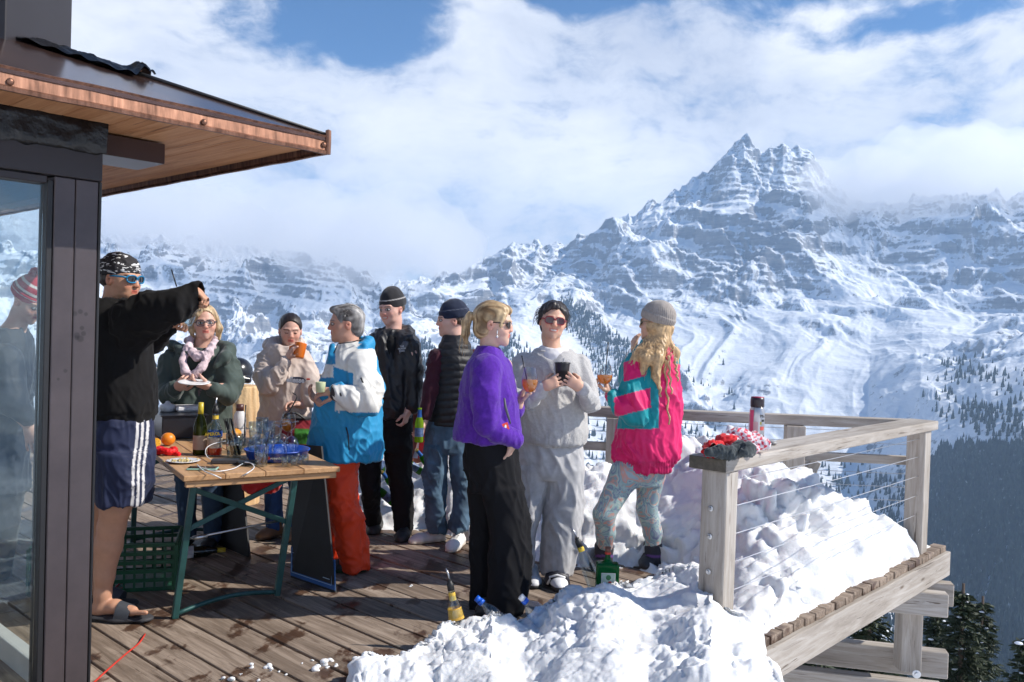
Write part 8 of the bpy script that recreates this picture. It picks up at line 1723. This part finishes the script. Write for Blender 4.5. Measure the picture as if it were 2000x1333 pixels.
def square_bottle():
    base = P(1185, 1153, 4.42); t = thing('liquor_bottle', base, 'square green bottle with cream label standing in the snow', 'bottle'); gm = liquid('bright_green', (.01,.20,.05), .35); F = Field(base - [.08,.06,.02], base + [.08,.06,.25], .004)
    F.comb(base - [.058,.036,0], base + [.058,.036,.155], lambda X, Y, Z: (lambda a, b_, c_: np.sqrt(np.maximum(a,0)**2 + np.maximum(b_,0)**2 + np.maximum(c_,0)**2) + np.minimum(np.maximum(a, np.maximum(b_, c_)), 0) - .012)(np.abs(X - base[0]) - .046, np.abs(Y - base[1]) - .024, np.abs(Z - base[2] - .07) - .06), .01, 'u'); F.cone(base + [0,0,.13], base + [0,0,.165], .028, .014, .02); F.cone(base + [0,0,.16], base + [0,0,.205], .013, .013, .006)
    V, Q = F.mesh(); mk('glass', relax(V, Q, 2), Q, gm, t, True); b = MB(); b.box(base + [.002,-.038,.062], (.072,.002,.072), bev=.0005); b.build('label', plain((.60,.62,.56), .5), t); b = MB(); b.box(base + [.002,-.0392,.062], (.064,.001,.064)); b.build('label_panel', plain((.40,.50,.42), .5), t)
    b = MB(); b.lathe(base + [.002,-.0398,.075], [(.013,0),(.012,.001),(.001,.001)], 20, axis=(0,-1,0)); b.build('round_mark', plain((.02,.16,.05)), t); b = MB(); b.lathe(base + [.010,-.0398,.052], [(.008,0),(.007,.001),(.001,.001)], 14, axis=(0,-1,0), sq=(.6,1.2)); b.build('red_mark', REDP, t)
    b = MB(); b.lathe(base, [(.0150,.188),(.0150,.222),(.001,.224)], 20); b.build('cap', plain((.16,.06,.035), .4), t, smooth=True); b = MB(); b.lathe(base, [(.0155,.185),(.0155,.196)], 20, caps=False); b.build('cap_band', plain((.55,.04,.02)), t)
square_bottle()
BP = clear_glass('thin_plastic', (.80,.90,1.0), .10, 1.5)
def waterbottle(base, ax, label, capc, r=.042):
    base = np.array(base, float); ax = np.array(ax, float); ax /= np.linalg.norm(ax); t = thing('water_bottle', base, label, 'bottle'); b = MB(); b.lathe(base, [(r,0),(r,.05),(r*1.02,.055),(r*.9,.085),(r*.45,.115),(.014,.125),(.014,.15)], 26, axis=ax, caps=False); b.build('body', BP, t, smooth=True); b = MB(); b.lathe(base, [(.018,.122),(.018,.142),(.001,.143)], 20, axis=ax); b.build('neck_ring', plain((.01,.10,.55), .35), t, smooth=True)
    b = MB(); b.lathe(base, [(.0155,.142),(.0165,.165),(.001,.167)], 20, axis=ax); b.build('cap', plain(capc, .35), t, smooth=True)
waterbottle(P(1062, 1212, 4.18), (-.62, -.05, .62), 'large clear plastic bottle with white cap lying in the snow', (.75,.77,.8), r=.046); waterbottle(P(980, 1212, 4.22), (-.7, .1, .55), 'small bottle with blue cap beside the beige trainer', (.01,.12,.65), r=.03)
for (px, py, d, ax, lab) in ((757, 968, 6.38, (-.7,-.35,.7), 'green beer bottle lying in the snow behind the black trousers, lower of two'), (768, 946, 6.55, (-.5,-.5,.7), 'green beer bottle lying in the snow behind the black trousers, upper of two'), (836, 906, 6.60, (-.5,-.4,.7), 'green beer bottle stuck in snow near the deck chair foot'), (812, 908, 6.62, (-.8,-.3,.6), 'green beer bottle beside the deck chair, more buried'), (846, 912, 6.62, (.2,-.5,.8), 'green beer bottle leaning right in the snow near the jeans'), (735, 905, 6.8, (-.2,-.6,.7), 'beer bottle neck poking from the snow behind the blue jacket')):
    bottle_beer(P(px, py, d) + np.array([.04,.03,-.06]), lab, 'beer bottles cooling in the snow bank', axis=ax, m=GREENG, cap=True)
# loose snow crumbs on the boards
rg = np.random.default_rng(12); spots = [(525,1302,.020),(452,1326,.016),(505,1329,.008),(435,1326,.012),(620,1306,.018),(632,1294,.022),(645,1290,.016),(490,1303,.014),(618,1306,.012),(560,1318,.006),(656,1300,.012),(640,1303,.008),(700,1290,.02),(720,1284,.016),(530,1309,.009),(545,1312,.006),(610,1290,.006),(802,1145,.010),(590,1296,.005),(470,1318,.006)]
b = []; 
for (px, py, r) in spots:
    c = G(px, py, r*.3); F = Field(c - r*1.6, c + r*1.6, r/5)
    for _ in range(4): F.ell(c + rg.normal(size=3)*r*.35, np.array([1, .8, .6])*r*rg.uniform(.5, .9), None, r*.2)
    V, Q = F.mesh(); b.append((V, Q))
nv = 0; VV = []; FF = []
for V, Q in b: VV.append(V); FF.append(Q + nv); nv += len(V)
tag(mk('snow_crumbs', np.vstack(VV), np.vstack(FF), SNOW), kind='stuff')
# ---------------------------------------------------------------- air
def build_haze():
    m = bpy.data.materials.new('valley_haze'); m.use_nodes = True; nt = m.node_tree; nt.nodes.clear()
    out = nt.nodes.new('ShaderNodeOutputMaterial'); v = nt.nodes.new('ShaderNodeVolumePrincipled')
    v.inputs['Color'].default_value = (0.52, 0.73, 1.0, 1); v.inputs['Density'].default_value = 0.000088; v.inputs['Anisotropy'].default_value = 0.2
    nt.links.new(v.outputs[0], out.inputs['Volume'])
    b = MB(); z0 = float(T_Z.min()) - 30; z1 = float(T_Z.max()) + 30
    b.box((0, 0, (z0 + z1)/2), (14000, 14000, z1 - z0)); o = b.build('haze', m, origin=(0, 0, 0)); tag(o, kind='stuff')
build_haze()
# ---------------------------------------------------------------- cloud banks resting on the ridges
def build_clouds():
    m = bpy.data.materials.new('cloud_vapour'); m.use_nodes = True; nt = m.node_tree; nt.nodes.clear(); out = nt.nodes.new('ShaderNodeOutputMaterial'); v = nt.nodes.new('ShaderNodeVolumePrincipled')
    v.inputs['Color'].default_value = (.99, .99, 1, 1); v.inputs['Density'].default_value = 0.0034; v.inputs['Anisotropy'].default_value = 0.35; nt.links.new(v.outputs[0], out.inputs['Volume'])
    rg = np.random.default_rng(5)
    def bank(name, label, blobs, h, n=1, seed=0.0, sq=1.0):
        c = np.array([P(a, b, d) for a, b, d, *_ in blobs]); R = np.array([[w*d/FPX, dep, hh*d/FPX] for a, b, d, w, hh, dep in blobs])
        lo = (c - R).min(0) - 120; hi = (c + R).max(0) + 120; F = Field(lo, hi, h)
        for ci, ri in zip(c, R): F.ell(ci, ri, None, 60.0)
        V, Q = F.mesh(); V = relax(V, Q, 1); nn = vnormals(V, Q); x, y, z = V.T
        d = 110*fbm(x/420 + seed, y/420, z/260, 3) + 60*(1 - 2*np.abs(pn(x/150, y/150, z/110 + seed))) + 22*(1 - 2*np.abs(pn(x/62, y/62, z/50)))
        V = V + nn*d[:, None]*sq; V = relax(V, Q, 1)
        o = mk(name, V, Q, m, origin=(0,0,0)); tag(o, kind='stuff'); return o
    L_ = [(a, b + rg.uniform(-8, 8), 3950, rg.uniform(70, 110), rg.uniform(22, 34), 330) for a, b in ((160,448),(250,452),(350,455),(450,452),(560,462),(650,480),(735,495),(820,478))]
    bank('cloud', '', L_ + [(300,425,3900,190,30,300),(560,432,3900,190,32,300),(760,440,3950,150,30,300)], 36, seed=1)
    bank('cloud', '', [(1612,352,3880,34,20,140),(1640,368,3900,50,19,200),(1700,366,3900,80,22,260),(1780,364,3950,100,25,280),(1880,364,3950,100,25,280),(1980,362,3950,110,27,300),(2080,352,3950,110,30,300),(1900,322,3950,190,24,280)], 36, seed=7)
build_clouds()
